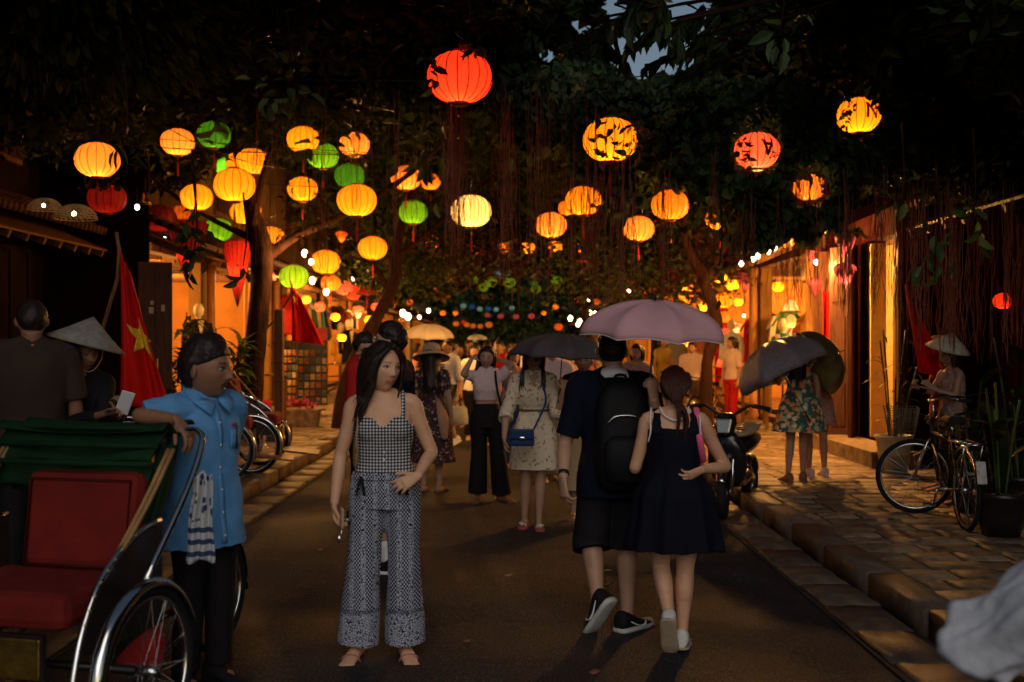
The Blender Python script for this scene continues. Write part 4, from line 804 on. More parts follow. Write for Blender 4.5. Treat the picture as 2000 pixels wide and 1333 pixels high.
roots('aerial roots hanging between the cream and the overgrown lantern', 980, 1180, 200, 640, 10.5, 14, 110, 3)
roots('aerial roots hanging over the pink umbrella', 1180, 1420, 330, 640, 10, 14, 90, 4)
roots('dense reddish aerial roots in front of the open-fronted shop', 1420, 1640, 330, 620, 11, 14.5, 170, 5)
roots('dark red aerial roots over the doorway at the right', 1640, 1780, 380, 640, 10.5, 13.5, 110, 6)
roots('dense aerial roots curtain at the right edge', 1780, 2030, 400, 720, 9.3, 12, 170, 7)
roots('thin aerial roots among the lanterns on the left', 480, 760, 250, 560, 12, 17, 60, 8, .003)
# far trees that close the street, bougainvillea
M_barkd = mat('dark bark', (.03, .02, .014), .9, var=.4)
far = [('dark-trunked tree far right of the street centre', (3.1, 46, 0), [((3, 46, 7), (4, 4, 3.4), 1), ((5.5, 43, 6), (3, 3, 2.5), 1), ((.5, 44, 7.6), (3, 3, 2.2), 1)], (1.8, 3.4)),
       ('dark bushy tree at the end of the street', (-1.5, 84, 0), [((-1, 84, 7), (7, 4, 5), 1), ((5, 84, 6), (6, 4, 5), 1), ((-8, 84, 6), (6, 4, 5.5), 1), ((1, 82, 3.6), (4, 2, 3.2), 1.2), ((-3.5, 81, 2.6), (4, 1.5, 3), 1.6), ((3.5, 81, 2.6), (4, 1.5, 3), 1.6)], (3, 3)),
       ('leafy tree over the far left pavement', (-3.6, 30, 0), [((-3.8, 30, 6.2), (2.8, 3, 2.2), 1.1), ((-6, 31, 8), (3, 3, 2.5), 1), ((-1.2, 29, 7.6), (2.6, 2.4, 2), 1)], (2.6, 3)),
       ('dense tree over the far right pavement', (3.9, 31, 0), [((3.6, 29, 6.0), (2.6, 3, 1.9), 1.1), ((.9, 27, 6.6), (2.3, 2.2, 1.7), 1.1), ((6, 28, 8), (3, 3, 2.6), 1), ((1.4, 33, 5.4), (1.8, 2, 1.2), 1)], (2.6, 3)),
       ('tall tree behind the far left shop houses', (-7, 56, 0), [((-7, 56, 8.5), (5, 4, 5), 1), ((-2.6, 55, 8.6), (4, 3, 4), 1), ((-3.2, 48, 5.2), (1.8, 2, 1.8), 1)], (3, 4)),
       ('tall tree behind the far right shop houses', (8, 58, 0), [((7.5, 58, 8), (5, 4, 4.6), 1), ((3.2, 57, 8.2), (3.4, 3, 3.6), 1), ((12, 50, 7), (5, 4, 4), 1)], (3, 4)),
       ('wide tree closing the view over the tailor shop roof', (-9, 38, 0), [((-9, 38, 10), (5, 5, 4.5), 1), ((-2.5, 38, 9.5), (4.5, 4, 3.5), 1), ((1.5, 40, 9.3), (3, 3, 2.6), 1), ((-15, 34, 8), (5, 5, 5), 1)], (3, 4)),
       ('wide tree standing beyond the right roofs', (11, 36, 0), [((10.5, 36, 9), (5, 5, 4), 1), ((15, 30, 8), (5, 5, 5), 1), ((6.6, 38, 10), (3, 3, 2.2), .8)], (3, 4))]
for i, (lb, base, cl, (za, zb)) in enumerate(far):
    b_ = V(base); treebuild(lb, b_, [(b_.x, b_.y, .1), (b_.x + .1, b_.y, 1.6), (b_.x - .2, b_.y, 3.4), (b_.x, b_.y, 5.6)], [.24, .19, .16, .1], [([(b_.x - .15, b_.y, 3), (b_.x + 1.1, b_.y, 4.6), (b_.x + 2.2, b_.y, 6.2)], [.12, .09, .05]), ([(b_.x - .15, b_.y, 2.8), (b_.x - 1.2, b_.y, 4.4), (b_.x - 2, b_.y, 6)], [.11, .08, .04])],
        cl, 420 if b_.y < 50 else 260, .26 if b_.y < 50 else .42, 60 + i, m=M_leaffar, core=60 if b_.y < 50 else 42, coresz=.8 if b_.y < 50 else 1.2, simple=True, barkm=M_barkd, group='trees that close the street')
for i, (x, y, Y, sx, lb) in enumerate(((1215, 520, 20, 1.5, 'bougainvillea with scattered pink blossoms above the pink umbrella'), (1330, 505, 21, 1.0, 'bougainvillea spray left of the pale pink lantern'), (920, 500, 27, 1.4, 'flowering creeper hanging left of the street centre'), (800, 520, 24, 1.2, 'leafy creeper over the second tree on the left'))):
    c = np.array(tuple(at(x, y, Y))); rg = np.random.RandomState(90 + i); P = rg.normal(size=(1500, 3)) * np.array([.55 * sx, .5, .38]); v, f = leaves(P, .13, seed=i, aspect=.5)
    t = empty('flowering_creeper', V(c), 0, lb, 'creeper', 'creepers over the street'); link('leaves', np_mesh('leaves', v, f, 3, M_leafr if i in (1, 2) else M_leaffar), t)
    P = rg.normal(size=(90, 3)) * np.array([.5 * sx, .5, .35]); P = np.repeat(P[:14], 9, 0) + rg.normal(size=(126, 3)) * .05; v, f = leaves(P, .06, seed=i, aspect=.8); link('blossoms', np_mesh('blossoms', v, f, 3, M_bloom), t)
    g = MB(); g.tube([(-.9 * sx, 0, .5), (0, 0, .2), (.8 * sx, .1, .45)], .02, 5, sub=3); g.tube([(0, 0, .2), (.1, .2, 1.8)], .015, 5); g.build('stem', M_barkd, t)
# ================================================================ people: one continuous body per figure, clothes and hair as parts
def skinmat(name, c):
    m, nt, b = nodes(name); L = nt.links; at_ = N(nt, 'Attribute', attribute_name='tint'); tc = N(nt, 'TexCoord')
    nz = N(nt, 'TexNoise', i_Scale=9.0, i_Detail=4.0); L.new(tc.outputs['Object'], nz.inputs[0])
    a = ramp(nt, nz.outputs['Fac'], [(.3, tuple(k * .88 for k in c)), (.7, tuple(min(1, k * 1.1) for k in c))])
    q = N(nt, 'Mix', data_type='RGBA', blend_type='MULTIPLY', i_0=1.0); L.new(a, q.inputs[6]); L.new(at_.outputs['Color'], q.inputs[7]); L.new(q.outputs[2], b.inputs['Base Color'])
    b.inputs['Roughness'].default_value = .48; b.inputs['Specular IOR Level'].default_value = .35; b.inputs['Subsurface Weight'].default_value = .06; b.inputs['Subsurface Radius'].default_value = (.02, .008, .004)
    n2 = N(nt, 'TexNoise', i_Scale=260.0); L.new(tc.outputs['Object'], n2.inputs[0]); bp = N(nt, 'Bump', i_Strength=.12, i_Distance=.002); L.new(n2.outputs[0], bp.inputs['Height']); L.new(bp.outputs[0], b.inputs['Normal'])
    return m
SKIN_L = skinmat('light skin', (.64, .35, .21)); SKIN_M = skinmat('medium skin', (.42, .235, .15)); SKIN_D = skinmat('tanned skin', (.26, .125, .07))
M_hair, nt, b = nodes('black hair'); tc = N(nt, 'TexCoord'); mp = N(nt, 'Mapping'); mp.inputs['Scale'].default_value = (1, 1, .07); nt.links.new(tc.outputs['Object'], mp.inputs[0])
nz = N(nt, 'TexNoise', i_Scale=230.0, i_Detail=3.0); nt.links.new(mp.outputs[0], nz.inputs[0]); nt.links.new(ramp(nt, nz.outputs[0], [(.35, (.006, .004, .004)), (.7, (.03, .017, .012))]), b.inputs['Base Color'])
bp = N(nt, 'Bump', i_Strength=.5, i_Distance=.003); nt.links.new(nz.outputs[0], bp.inputs['Height']); nt.links.new(bp.outputs[0], b.inputs['Normal']); b.inputs['Roughness'].default_value = .5; b.inputs['Specular IOR Level'].default_value = .3
M_hairb = mat('dark brown hair', (.045, .015, .01), .42, var=.5, vs=120, stretch=(1, 1, .07), bump=.6, bs=150)
M_eyew = mat('eye white', (.42, .40, .38), .25, var=.02); M_iris = mat('dark iris', (.02, .01, .006), .15, var=0)
def G(x, s): return np.exp(-(x / s) ** 2)
def head_points(male=False, nu=56, nv=44):
    """a head in its own space (centre of the skull at the origin, looking along -y)"""
    th = np.linspace(0, 2 * PI, nu, endpoint=False); ph = np.linspace(.03, PI - .03, nv); T, Ph = np.meshgrid(th, ph, indexing='xy')
    dx = np.sin(Ph) * np.sin(T); dy = -np.sin(Ph) * np.cos(T); dz = np.cos(Ph)
    X, Y, Z = dx * .074, dy * .096, dz * .112
    low = np.clip(-Z / .112, 0, 1); front = np.clip(-dy, 0, 1)
    X = X * (1 - (.22 if male else .30) * low ** 1.6); Y = np.where(Y > 0, Y * (1 - .45 * low ** 1.3), Y * (1 - .06 * low)); Z = np.where(Z < 0, Z * (1.0 + .10 * front), Z)
    X = X * (1 + .05 * G(Z - .03, .05))
    f = np.where(dy < -.1, 1.0, 0.0) * np.clip((-dy - .1) / .35, 0, 1)
    D = .0215 * G(X, .0085 + .004 * np.clip((.02 - Z) / .05, 0, 1)) * np.clip((.03 - Z) / .052, 0, 1) ** 1.2 * np.where(Z > -.026, 1, G(Z + .026, .0065))
    D += .006 * (G(X - .013, .007) + G(X + .013, .007)) * G(Z + .024, .008)
    D -= .0085 * (G(X - .031, .016) + G(X + .031, .016)) * G(Z - .010, .011)
    D += .0035 * G(Z - .032, .009) * G(np.abs(X) - .028, .022)
    D += .0065 * G(X, .021) * (G(Z + .051, .0048) + 1.1 * G(Z + .0635, .0055)) - .0035 * G(X, .024) * G(Z + .0575, .0024)
    D += .0045 * G(X, .02) * G(Z + .042, .02)
    D -= .003 * G(X, .02) * G(Z + .074, .006); D += .008 * G(X, .02) * G(Z + .094, .016)
    D += .003 * (G(np.abs(X) - .046, .016)) * G(Z + .012, .02)
    Y = Y - D * f * (1.2 if male else 1.0)
    return np.stack([X, Y, Z], -1)
def head_tint(p, male=False, eyes=True):
    X, Y, Z = p[:, 0], p[:, 1], p[:, 2]; fr = (Y < -.055).astype(float); t = np.ones((len(p), 3))
    def mixc(mask, c):
        nonlocal t; mask = np.clip(mask * fr, 0, 1)[:, None]; t = t * (1 - mask) + np.array(c) * mask
    lipw = .024; upper = (Z > -.0575) & (Z < -.047 - .25 * np.abs(X) * .4); lower = (Z <= -.0575) & (Z > -.069 + .3 * np.abs(X) * .5)
    mixc(((upper | lower) & (np.abs(X) < lipw)) * 1.0, (.92, .55, .52) if not male else (.8, .58, .56)); mixc(G(Z + .0575, .0016) * (np.abs(X) < lipw), (.35, .16, .15))
    bz = .0335 - .11 * np.abs(np.abs(X) - .028) ** 1; mixc(((np.abs(Z - bz) < (.0042 if male else .003)) & (np.abs(X) > .013) & (np.abs(X) < .047)) * .85, (.16, .12, .11))
    mixc(G(Z + .0305, .003) * (G(X - .0075, .004) + G(X + .0075, .004)) * .8, (.35, .22, .2))
    mixc(G(np.abs(X) - .04, .018) * G(Z + .02, .02) * .3, (1.0, .8, .78))
    if eyes:
        e = ((np.abs(X) - .031) / .0145) ** 2 + ((Z - .0095) / .0058) ** 2 < 1; mixc(e * 1.0, (.95, 1.15, 1.35)); mixc(((np.abs(X) - .031) ** 2 + (Z - .0095) ** 2 < .0056 ** 2) * 1.0, (.06, .06, .07))
        mixc((np.abs(Z - .0155 + 20 * (np.abs(X) - .031) ** 2) < .0022) * (np.abs(np.abs(X) - .031) < .016) * 1.0, (.12, .09, .09))
    return t
def smoothstep(a, b_, x): t = np.clip((x - a) / (b_ - a), 0, 1); return t * t * (3 - 2 * t)
class Fig:
    def __init__(s, label, loc, rz=0, H=1.62, sex='f', skin=None, voxel=.009, lean=(0, 0), twist=0, head=(0, 0, 0), arms=None, legs=None, group=None, build=1.0, name='person', headfwd=0, shrug=0, hs=1.0):
        s.k = H / 1.65; s.m = sex == 'm'; s.vx = voxel; s.lean = lean; s.tw = twist; s.skin = skin or SKIN_M; s.b = build; s.hd = head; s.shrug = shrug
        s.o = empty(name, loc, rz, label, 'person', group); s.o.scale = (s.k,) * 3; s.hf = headfwd
        sh = .172 if s.m else .150; s.sh = {q: s.T(V((sg * sh, .0, 1.345 + shrug))) for q, sg in (('L', 1), ('R', -1))}; s.hip = {'L': V((.085, 0, .87)), 'R': V((-.085, 0, .87))}
        df = {q: (s.sh[q] + V((sg * .055, .0, -.27)), s.sh[q] + V((sg * .075, -.06, -.50)), (sg * .05, -.12, -1), (-sg, -.1, 0), .35) for q, sg in (('L', 1), ('R', -1))}
        s.arms = dict(df); s.arms.update({k: (V(a[0]), V(a[1])) + tuple(a[2:]) for k, a in (arms or {}).items()})
        dl = {'L': ((.09, -.01, .475), (.095, .015, .085), 8, 0), 'R': ((-.09, -.01, .475), (-.095, .015, .085), -8, 0)}; dl.update(legs or {})
        s.legs = {k: (V(a[0]), V(a[1]), a[2], a[3]) for k, a in dl.items()}
        s.neck = s.T(V((0, .012, 1.385))); s.hc = s.T(V((0, -.012 - headfwd, 1.535)))
        y, p, r = [R(a) for a in head]; s.HM = Matrix.Translation(s.hc) @ Matrix.Rotation(y, 4, 'Z') @ Matrix.Rotation(p, 4, 'X') @ Matrix.Rotation(r, 4, 'Y') @ Matrix.Scale(hs, 4)
    def T(s, p):
        p = V(p); t = max(0, min(1, (p.z - .95) / .42)); q = p - V((0, 0, .95))
        q = Matrix.Rotation(R(s.lean[0]) * t, 3, 'X') @ Matrix.Rotation(R(s.lean[1]) * t, 3, 'Y') @ Matrix.Rotation(R(s.tw) * t, 3, 'Z') @ q
        return q + V((0, 0, .95))
    SEC_F = [(.79, .03, .05, .005), (.83, .115, .095, .01), (.88, .165, .115, .012), (.94, .160, .112, .012), (1.0, .135, .095, .0), (1.06, .118, .085, -.0), (1.13, .126, .09, -.002), (1.2, .14, .105, -.006), (1.26, .142, .1, -.004), (1.32, .145, .085, .004), (1.36, .12, .07, .01), (1.395, .07, .056, .012), (1.42, .052, .052, .01)]
    SEC_M = [(.79, .03, .05, .005), (.83, .125, .1, .01), (.88, .160, .115, .01), (.94, .155, .112, .005), (1.0, .148, .105, .0), (1.06, .148, .102, -.0), (1.13, .155, .105, 0), (1.2, .168, .112, -.0), (1.27, .176, .108, .0), (1.33, .172, .092, .006), (1.37, .14, .076, .01), (1.4, .082, .062, .012), (1.425, .06, .058, .01)]
    def sec(s): return [(z, rx * s.b, ry * s.b, cy) for z, rx, ry, cy in (s.SEC_M if s.m else s.SEC_F)]
    def torso(s, mb, z0, z1, off=0, flare=None, n=32, e=2.3, fold=0, nf=9, top=True):
        S = [tuple(q) for q in cat_rom(s.sec(), 6)]; zs = np.array([q[0] for q in S]); rings = []; m = max(6, int((z1 - z0) / .03))
        for i in range(m + 1):
            z = z0 + (z1 - z0) * i / m; zc = max(zs[0] + .09, z); rx, ry, cy = [np.interp(zc, zs, [q[j] for q in S]) for j in (1, 2, 3)]
            o = off(z) if callable(off) else off; ex = flare(z) if flare else 0; ring = []
            for j in range(n):
                t = 2 * PI * j / n; c, sn = math.cos(t), math.sin(t); c2 = math.copysign(abs(c) ** (2 / e), c); s2 = math.copysign(abs(sn) ** (2 / e), sn)
                w = 1 + fold * ex * math.sin(nf * t + 1.3) * 4
                ring.append(s.T(V(((rx + o + ex) * c2 * w, cy + (ry + o + ex * .8) * s2 * w, z))))
            rings.append(ring)
        mb.rings(rings, True)
    def bust(s, mb, off=0, r=.052):
        for sg in (-1, 1): mb.ell(s.T(V((sg * .068, -.062, 1.215))), (r + off, r * .92 + off, r + off), 14, 10)
    def armtube(s, mb, q, t0=0, t1=1, off=0, flare=0):
        e, w = s.arms[q][0], s.arms[q][1]; a = s.sh[q]; sg = 1 if q == 'L' else -1; k = s.b; inn = s.T(V((sg * .06, .0, 1.34)))
        pts = [inn, a, a.lerp(e, .35), a.lerp(e, .8), e, e.lerp(w, .3), e.lerp(w, .75), w]; base = [.06, .055, .047, .040, .037, .039, .031, .0255] if s.m else [.05, .046, .040, .034, .032, .033, .026, .0215]
        base = [r * k for r in base]; P = cat_rom(pts, 5); Q = cat_rom([(r, 0, 0) for r in base], 5); n = len(P); i1 = int(n * (.143 + .857 * t1)) if t1 < 1 else n; i0 = 0
        mb.tube([s.T(V((sg * .02, .014, 1.40))), s.T(V((sg * .09, .012, 1.372 + s.shrug * .6))), a + V((0, .004, .006))], [.042 + off, .04 + off, .034 + off], 12, sub=3, round_=True)
        P, Q = P[i0:i1], [q_[0] + off + flare * max(0, (i - n * .2) / n) for i, q_ in enumerate(Q)][i0:i1]
        mb.tube([V(p) for p in P], list(Q), 14)
    def legtube(s, mb, q, z_end=0.0, off=0, wide=None, upper=True):
        kn, an = s.legs[q][0], s.legs[q][1]; h = s.hip[q]; k = s.b; pts = [h, h.lerp(kn, .35), h.lerp(kn, .75), kn, kn.lerp(an, .3), kn.lerp(an, .7), an]
        base = [.09, .084, .066, .055, .054, .040, .034] if s.m else [.088, .080, .060, .049, .050, .036, .030]; base = [r * k for r in base]
        P = cat_rom(pts, 6); Q = [b_[0] for b_ in cat_rom([(r, 0, 0) for r in base], 6)]; PP = []; QQ = []
        for p, r in zip(P, Q):
            if p[2] < z_end: break
            u = (h.z - p[2]) / max(.01, h.z - z_end); PP.append(V(p)); QQ.append((max(r + off, wide(u)) if wide else r + off))
        mb.tube(PP, QQ, 18)
    def calf(s, mb, q):
        kn, an = s.legs[q][0], s.legs[q][1]; p = kn.lerp(an, .27); d = (an - kn).normalized(); bk = V((0, 1, 0)); bk = (bk - d * bk.dot(d)).normalized(); M = Matrix((d.cross(bk), bk, d)).transposed()
        mb.ell(p + bk * .022, (.043 * s.b, .036 * s.b, .115), 14, 10, M); mb.ell(kn + V((0, -.012, 0)), (.040, .034, .045), 12, 8)
    def footframe(s, q):
        an, yaw, pit = s.legs[q][1:]; M = Matrix.Translation(an) @ Matrix.Rotation(R(yaw), 4, 'Z') @ Matrix.Rotation(R(pit), 4, 'X'); return M
    def foot(s, mb, q, off=0, L=1.0):
        M = s.footframe(q); w = 1.08 if s.m else .95
        pts = [(0, .045, -.045), (0, .02, -.04), (0, -.05, -.045), (0, -.11, -.058), (0, -.155 * L, -.066), (0, -.178 * L, -.07)]; rr = [(.028, .034), (.034, .042), (.037, .036), (.043, .024), (.038, .017), (.024, .011)]
        mb.tube([M @ V(p) for p in pts], [(a * w + off, b_ * w + off) for a, b_ in rr], 12, sub=3, round_=True, up=M.to_3x3() @ V((0, 0, 1)))
        if not off:
            for i in range(5): mb.tube([M @ V(((-.032 + .0155 * i) * w * (1 if q == 'R' else -1), -.15 * L, -.068)), M @ V(((-.036 + .0175 * i) * w * (1 if q == 'R' else -1), (-.195 + .006 * abs(i - 1)) * L, -.072))], [.0095, .008], 8, round_=True)
        mb.tube([M @ V((0, .01, .03)), M @ V((0, .012, -.03))], [(.03 + off, .034 + off)] * 2, 10)
    def hand(s, mb, q, k=1.0):
        e, w, d, pn, curl = s.arms[q][:5]; opt = s.arms[q][5] if len(s.arms[q]) > 5 else {}
        d = V(d).normalized(); pn = V(pn); pn = (pn - d * pn.dot(d)).normalized(); sd_ = d.cross(pn); sg = 1 if q == 'L' else -1; th = opt.get('thumb', None)
        # thumb side
        ts = V(th) if th is not None else V((0, -1, 0)); ts = ts - d * ts.dot(d); sd_ = sd_ if sd_.dot(ts) > 0 else -sd_
        k = k * (1.08 if s.m else .96); c = V(w)
        mb.tube([c - d * .02 * k, c + d * .03 * k, c + d * .065 * k, c + d * .09 * k], [(.021 * k, .016 * k), (.031 * k, .0155 * k), (.038 * k, .0145 * k), (.036 * k, .0125 * k)], 12, sub=2, up=pn)
        LN = [.066, .076, .071, .055]
        for i in range(4):
            off_ = sd_ * (.0285 - .019 * i) * k; r0 = c + d * (.078 if i not in (0, 3) else .073) * k + off_; fan = sd_ * (.20 - .13 * i) * (1 - .4 * curl); cu = curl * (1 + .12 * i) if not isinstance(curl, (list, tuple)) else curl[i]
            pts = [r0]; a = .15 * cu * 1.6; 
            for sgm in (.42, .32, .26):
                a += cu * 1.05 * (1 if sgm != .42 else .55); dr = (d * math.cos(a) + pn * math.sin(a) + fan).normalized(); pts.append(pts[-1] + dr * LN[i] * sgm * 1.12 * k)
            rq = .0088 * k if i < 3 else .0076 * k; mb.tube(pts, [rq * 1.1, rq * 1.04, rq * .98, rq * .82], 8, sub=2, round_=True)
        t0 = c + d * .02 * k + sd_ * .02 * k; td = (d * .75 + sd_ * .75 + pn * (.25 + .4 * (curl if not isinstance(curl, (list, tuple)) else .5))).normalized(); t1 = t0 + td * .042 * k; t2 = t1 + (td + d * .5 + pn * .3 * (curl if not isinstance(curl, (list, tuple)) else .5)).normalized() * .032 * k
        mb.tube([t0 - td * .01, t1, t2, t2 + (t2 - t1) * .55], [.0135 * k, .011 * k, .010 * k, .008 * k], 8, sub=2, round_=True)
    def headmesh(s, mb, off=0, ears=True):
        P = head_points(s.m); nv, nu = P.shape[:2]; rings = [[s.HM @ V(P[i, j]) for j in range(nu)] for i in range(nv)]; mb.rings(rings[::-1], True)
        if ears:
            for sg in (-1, 1):
                mb.ell(s.HM @ V((sg * .081, .014, -.004)), (.0085, .019, .032), 10, 8, s.HM.to_3x3() @ Matrix.Rotation(sg * .5, 3, 'Z'))
        n0 = s.HM @ V((0, .022, -.06)); r = .057 if s.m else .046
        mb.tube([s.T(V((0, .015, 1.33))), s.neck, s.neck.lerp(n0, .6), n0], [(r * 1.3, r * 1.1), (r * 1.05, r), (r * .98, r * .98), (r, r)], 16, sub=3)
        if s.m: mb.ell(s.neck.lerp(n0, .45) + V((0, -r * .9, 0)), (.01, .01, .014), 8, 6)
    def body(s, feet=True, hands=('L', 'R'), eyes=True):
        mb = MB(); s.torso(mb, .85, 1.415); s.headmesh(mb)
        if not s.m: s.bust(mb)
        for q in 'LR':
            s.armtube(mb, q); s.legtube(mb, q); s.foot(mb, q); s.calf(mb, q)
            if q in hands: s.hand(mb, q)
        o = fused(mb, 'body', s.skin, s.o, s.vx, 1 if s.vx > .006 else 2, sf=.4); me = o.data; n = len(me.vertices); co = np.zeros(n * 3, np.float32); me.vertices.foreach_get('co', co); co = co.reshape(-1, 3)
        Mi = np.array(s.HM.inverted()); hl = co @ Mi[:3, :3].T + Mi[:3, 3]; near = np.linalg.norm(hl, axis=1) < .16; t = np.ones((n, 4), np.float32)
        if near.any(): t[near, :3] = head_tint(hl[near], s.m, eyes)
        at_ = me.color_attributes.new('tint', 'FLOAT_COLOR', 'POINT'); at_.data.foreach_set('color', t.ravel()); s.bo = o
        return o
    def eyes(s, look=(0, 0)):
        for sg in (-1, 1):
            c = s.HM @ V((sg * .031, -.0735, .0095)); M = s.HM.to_3x3(); g = MB(); g.ell(c, (.0140, .0125, .0062), 14, 10, M); e = g.build('eye', M_eyew, s.o)
            d = M @ V((look[0], -1, look[1])).normalized(); g = MB(); g.ell(c + d * .0078 + M @ V((look[0] * .004, 0, 0)), (.0066, .0056, .0060), 10, 8, M); g.build('iris', M_iris, e)
            g = MB(); g.tube([s.HM @ V((sg * .031 + x, -.0735 - math.sqrt(max(0, .0138 ** 2 - x * x * .6)), .0168 - 22 * x * x - (.0015 if x * sg < 0 else 0))) for x in (-.0155, -.008, 0, .008, .0155)], [.001, .0019, .0022, .0022, .0012], 6, sub=2); g.build('eyelashes', M_hair, e)
    # ---- hair
    def cap(s, m=None, off=.014, hairline=.52, nape=-.62, side=-.05, fringe=0, seed=0, rough=.0035, name='hair', extra=None, big=1.0):
        nu, nv = 64, 44; th = np.linspace(0, 2 * PI, nu, endpoint=False); ph = np.linspace(.03, PI - .03, nv); rings = []
        for i in range(nv):
            ring = []
            for j in range(nu):
                dx = math.sin(ph[i]) * math.sin(th[j]); dy = -math.sin(ph[i]) * math.cos(th[j]); dz = math.cos(ph[i])
                lowf = max(0, -dz); sx = 1 - .25 * lowf ** 1.6
                az = abs(math.atan2(dx, -dy))     # 0 front .. pi back
                lim = np.interp(az, [0, .5, .95, 1.25, 1.6, 1.9, 2.2, PI], [hairline - fringe, hairline - .02 - fringe, hairline - .16 - fringe * .5, side, side - .12, nape + .35, nape + .05, nape])
                k = float(smoothstep(lim - .07, lim + .05, dz)); nn = mnoise.noise((dx * 3 + seed, dy * 3, dz * 3)) * .006 + mnoise.noise((dx * 14 + seed, dy * 14, dz * 5)) * rough
                k2 = .22 + .78 * float(smoothstep(lim - .02, lim + .55, dz)); o = (-.02) * (1 - k) + (off * (1 + .35 * max(0, dz)) * big * k2 + nn) * k
                ring.append(s.HM @ V((dx * (.074 + o) * sx, dy * (.096 + o) * (1 - .12 * lowf if dy > 0 else 1), dz * (.112 + o))))
            rings.append(ring)
        mb = MB(); mb.rings(rings[::-1], True)
        if extra: extra(mb)
        return fused(mb, name, m or M_hair, s.o, max(.0045, s.vx * .8), 1, sf=.4)
    def curtain(s, mb, a0, a1, zend, gap=.012, sway=.0, curl=.02, out=.0, thick=.02, n=26, m=16, seed=0):
        """falling hair from azimuth a0 to a1 (0 = front, +-180 = back)"""
        f = []
        for layer in (0, 1):
            L_ = []
            for i in range(n + 1):
                a = R(a0 + (a1 - a0) * i / n); col_ = []
                for j in range(m + 1):
                    u = j / m; zl = .085 - u * (.085 + .06) if u < .35 else None; z = .09 - u * (.09 - zend)
                    rr = 1.0 if z > -.02 else 1.0 - .12 * min(1, (-.02 - z) / .1); cap_ = math.sqrt(max(.05, 1 - (max(z, 0) / .118) ** 2)); nn = mnoise.noise((i * .45 + seed, u * 2.0, layer)) * .012
                    w = (gap + (thick if layer else 0)) * (math.sin(PI * min(1, max(0, (i / n) * 1.0))) ** .3 if 1 else 1) + nn + out * u * u
                    col_.append((V(((.076 * cap_ * rr + w) * math.sin(a) + sway * u * u, -(.098 * cap_ * rr + w) * math.cos(a) - curl * u * u * math.cos(a) * .0, z)), 0))
                L_.append(col_)
            f.append(L_)
        Mx = s.HM
        G0 = [[Mx @ f[0][i][j][0] for j in range(m + 1)] for i in range(n + 1)]; G1 = [[Mx @ f[1][i][j][0] for j in range(m + 1)] for i in range(n + 1)]
        for j in range(m + 1): pass
        rings = [[G0[i][j] for i in range(n + 1)] + [G1[i][j] for i in range(n, -1, -1)] for j in range(m + 1)]
        mb.rings(rings, True)
        rl = random.Random(seed + 5)
        for i in range(2, n - 1, 2):
            p0, p1 = G0[i][m - 3], G0[i][m]; q0 = (G0[i][m] + G1[i][m]) / 2; d_ = (p1 - p0); mb.tube([q0 - d_, q0, q0 + d_ * rl.uniform(.5, 1.3) + V((rl.uniform(-.01, .01), rl.uniform(-.006, .006), 0))], [.016, .014, .003], 8, sub=2)
    def lock(s, mb, pts, r0=.016, r1=.006, flat=.5, world=False):
        P = [(V(p) if world else s.HM @ V(p)) for p in pts]; n = len(P); mb.tube(P, [(r0 + (r1 - r0) * (i / (n - 1)) ** 1.5, (r0 + (r1 - r0) * (i / (n - 1)) ** 1.5) * flat) for i in range(n)], 10, sub=4, round_=True)
    # ---- clothes
    def top(s, name, m, hem, neck=1.385, off=.014, sleeve=.45, soff=.014, sflare=.0, flare=None, wr=(.006, 7, 7, 5, 1), arms=('L', 'R'), extra=None, fold=0, smooth=2, vx=None):
        mb = MB(); s.torso(mb, hem, neck, off, flare, fold=fold)
        if sleeve:
            for q in arms: s.armtube(mb, q, 0, sleeve, soff, sflare)
        if extra: extra(mb)
        return fused(mb, name, m, s.o, vx or max(.006, s.vx), smooth, wrinkle=wr)
    def pants(s, name, m, zend=.09, waist=1.0, off=.016, wide=None, wr=(.006, 6, 6, 4, 2), crotch=.78, extra=None, smooth=2):
        mb = MB(); s.torso(mb, .80, waist, off)
        for q in 'LR': s.legtube(mb, q, zend, off, wide)
        if extra: extra(mb)
        return fused(mb, name, m, s.o, max(.006, s.vx), smooth, wrinkle=wr)
    def skirt(s, name, m, z0, z1, flare, fold=.12, nf=9, off=.012, wr=(.006, 6, 6, 2, 3)):
        mb = MB(); s.torso(mb, z0, z1, off, flare, 48, 2.1, fold, nf); return fused(mb, name, m, s.o, max(.007, s.vx), 1, wrinkle=wr)
    def shoes(s, name, m, sole=None, soleh=.022, kind='sneaker', which='LR', sw=None, laces=None):
        for q in which:
            M = s.footframe(q); w = 1.12 if s.m else .98; rings = []
            prof = [(.082, .014, -.03, -.03), (.076, .032, -.03, .01), (.058, .042, -.052, .034), (.02, .045, -.05, .036), (-.03, .044, -.055, .012), (-.075, .046, -.06, -.016), (-.12, .05, -.066, -.034), (-.16, .046, -.072, -.044), (-.19, .03, -.078, -.056), (-.202, .008, -.08, -.068)]
            if kind == 'slipper': prof = [(y, hw, a, min(b_, -.05 if -.06 < y else b_)) for y, hw, a, b_ in prof]
            g = MB()
            for (y, hw, _, zt) in prof:
                ring = []
                for j in range(14):
                    t = 2 * PI * j / 14; c, sn = math.cos(t), math.sin(t); z = -.085 + soleh * .6 + (zt + .085 - soleh * .6) * (.5 + .5 * math.copysign(abs(sn) ** .8, sn)); ring.append(M @ V((hw * w * math.copysign(abs(c) ** .8, c) * (1 if sn < .3 else 1 - .35 * (sn - .3)), y, z)))
                rings.append(ring)
            g.rings(rings, True); sh = fused(g, name, m, s.o, .0045 if s.vx < .007 else .008, 1)
            g = MB(); rings = []
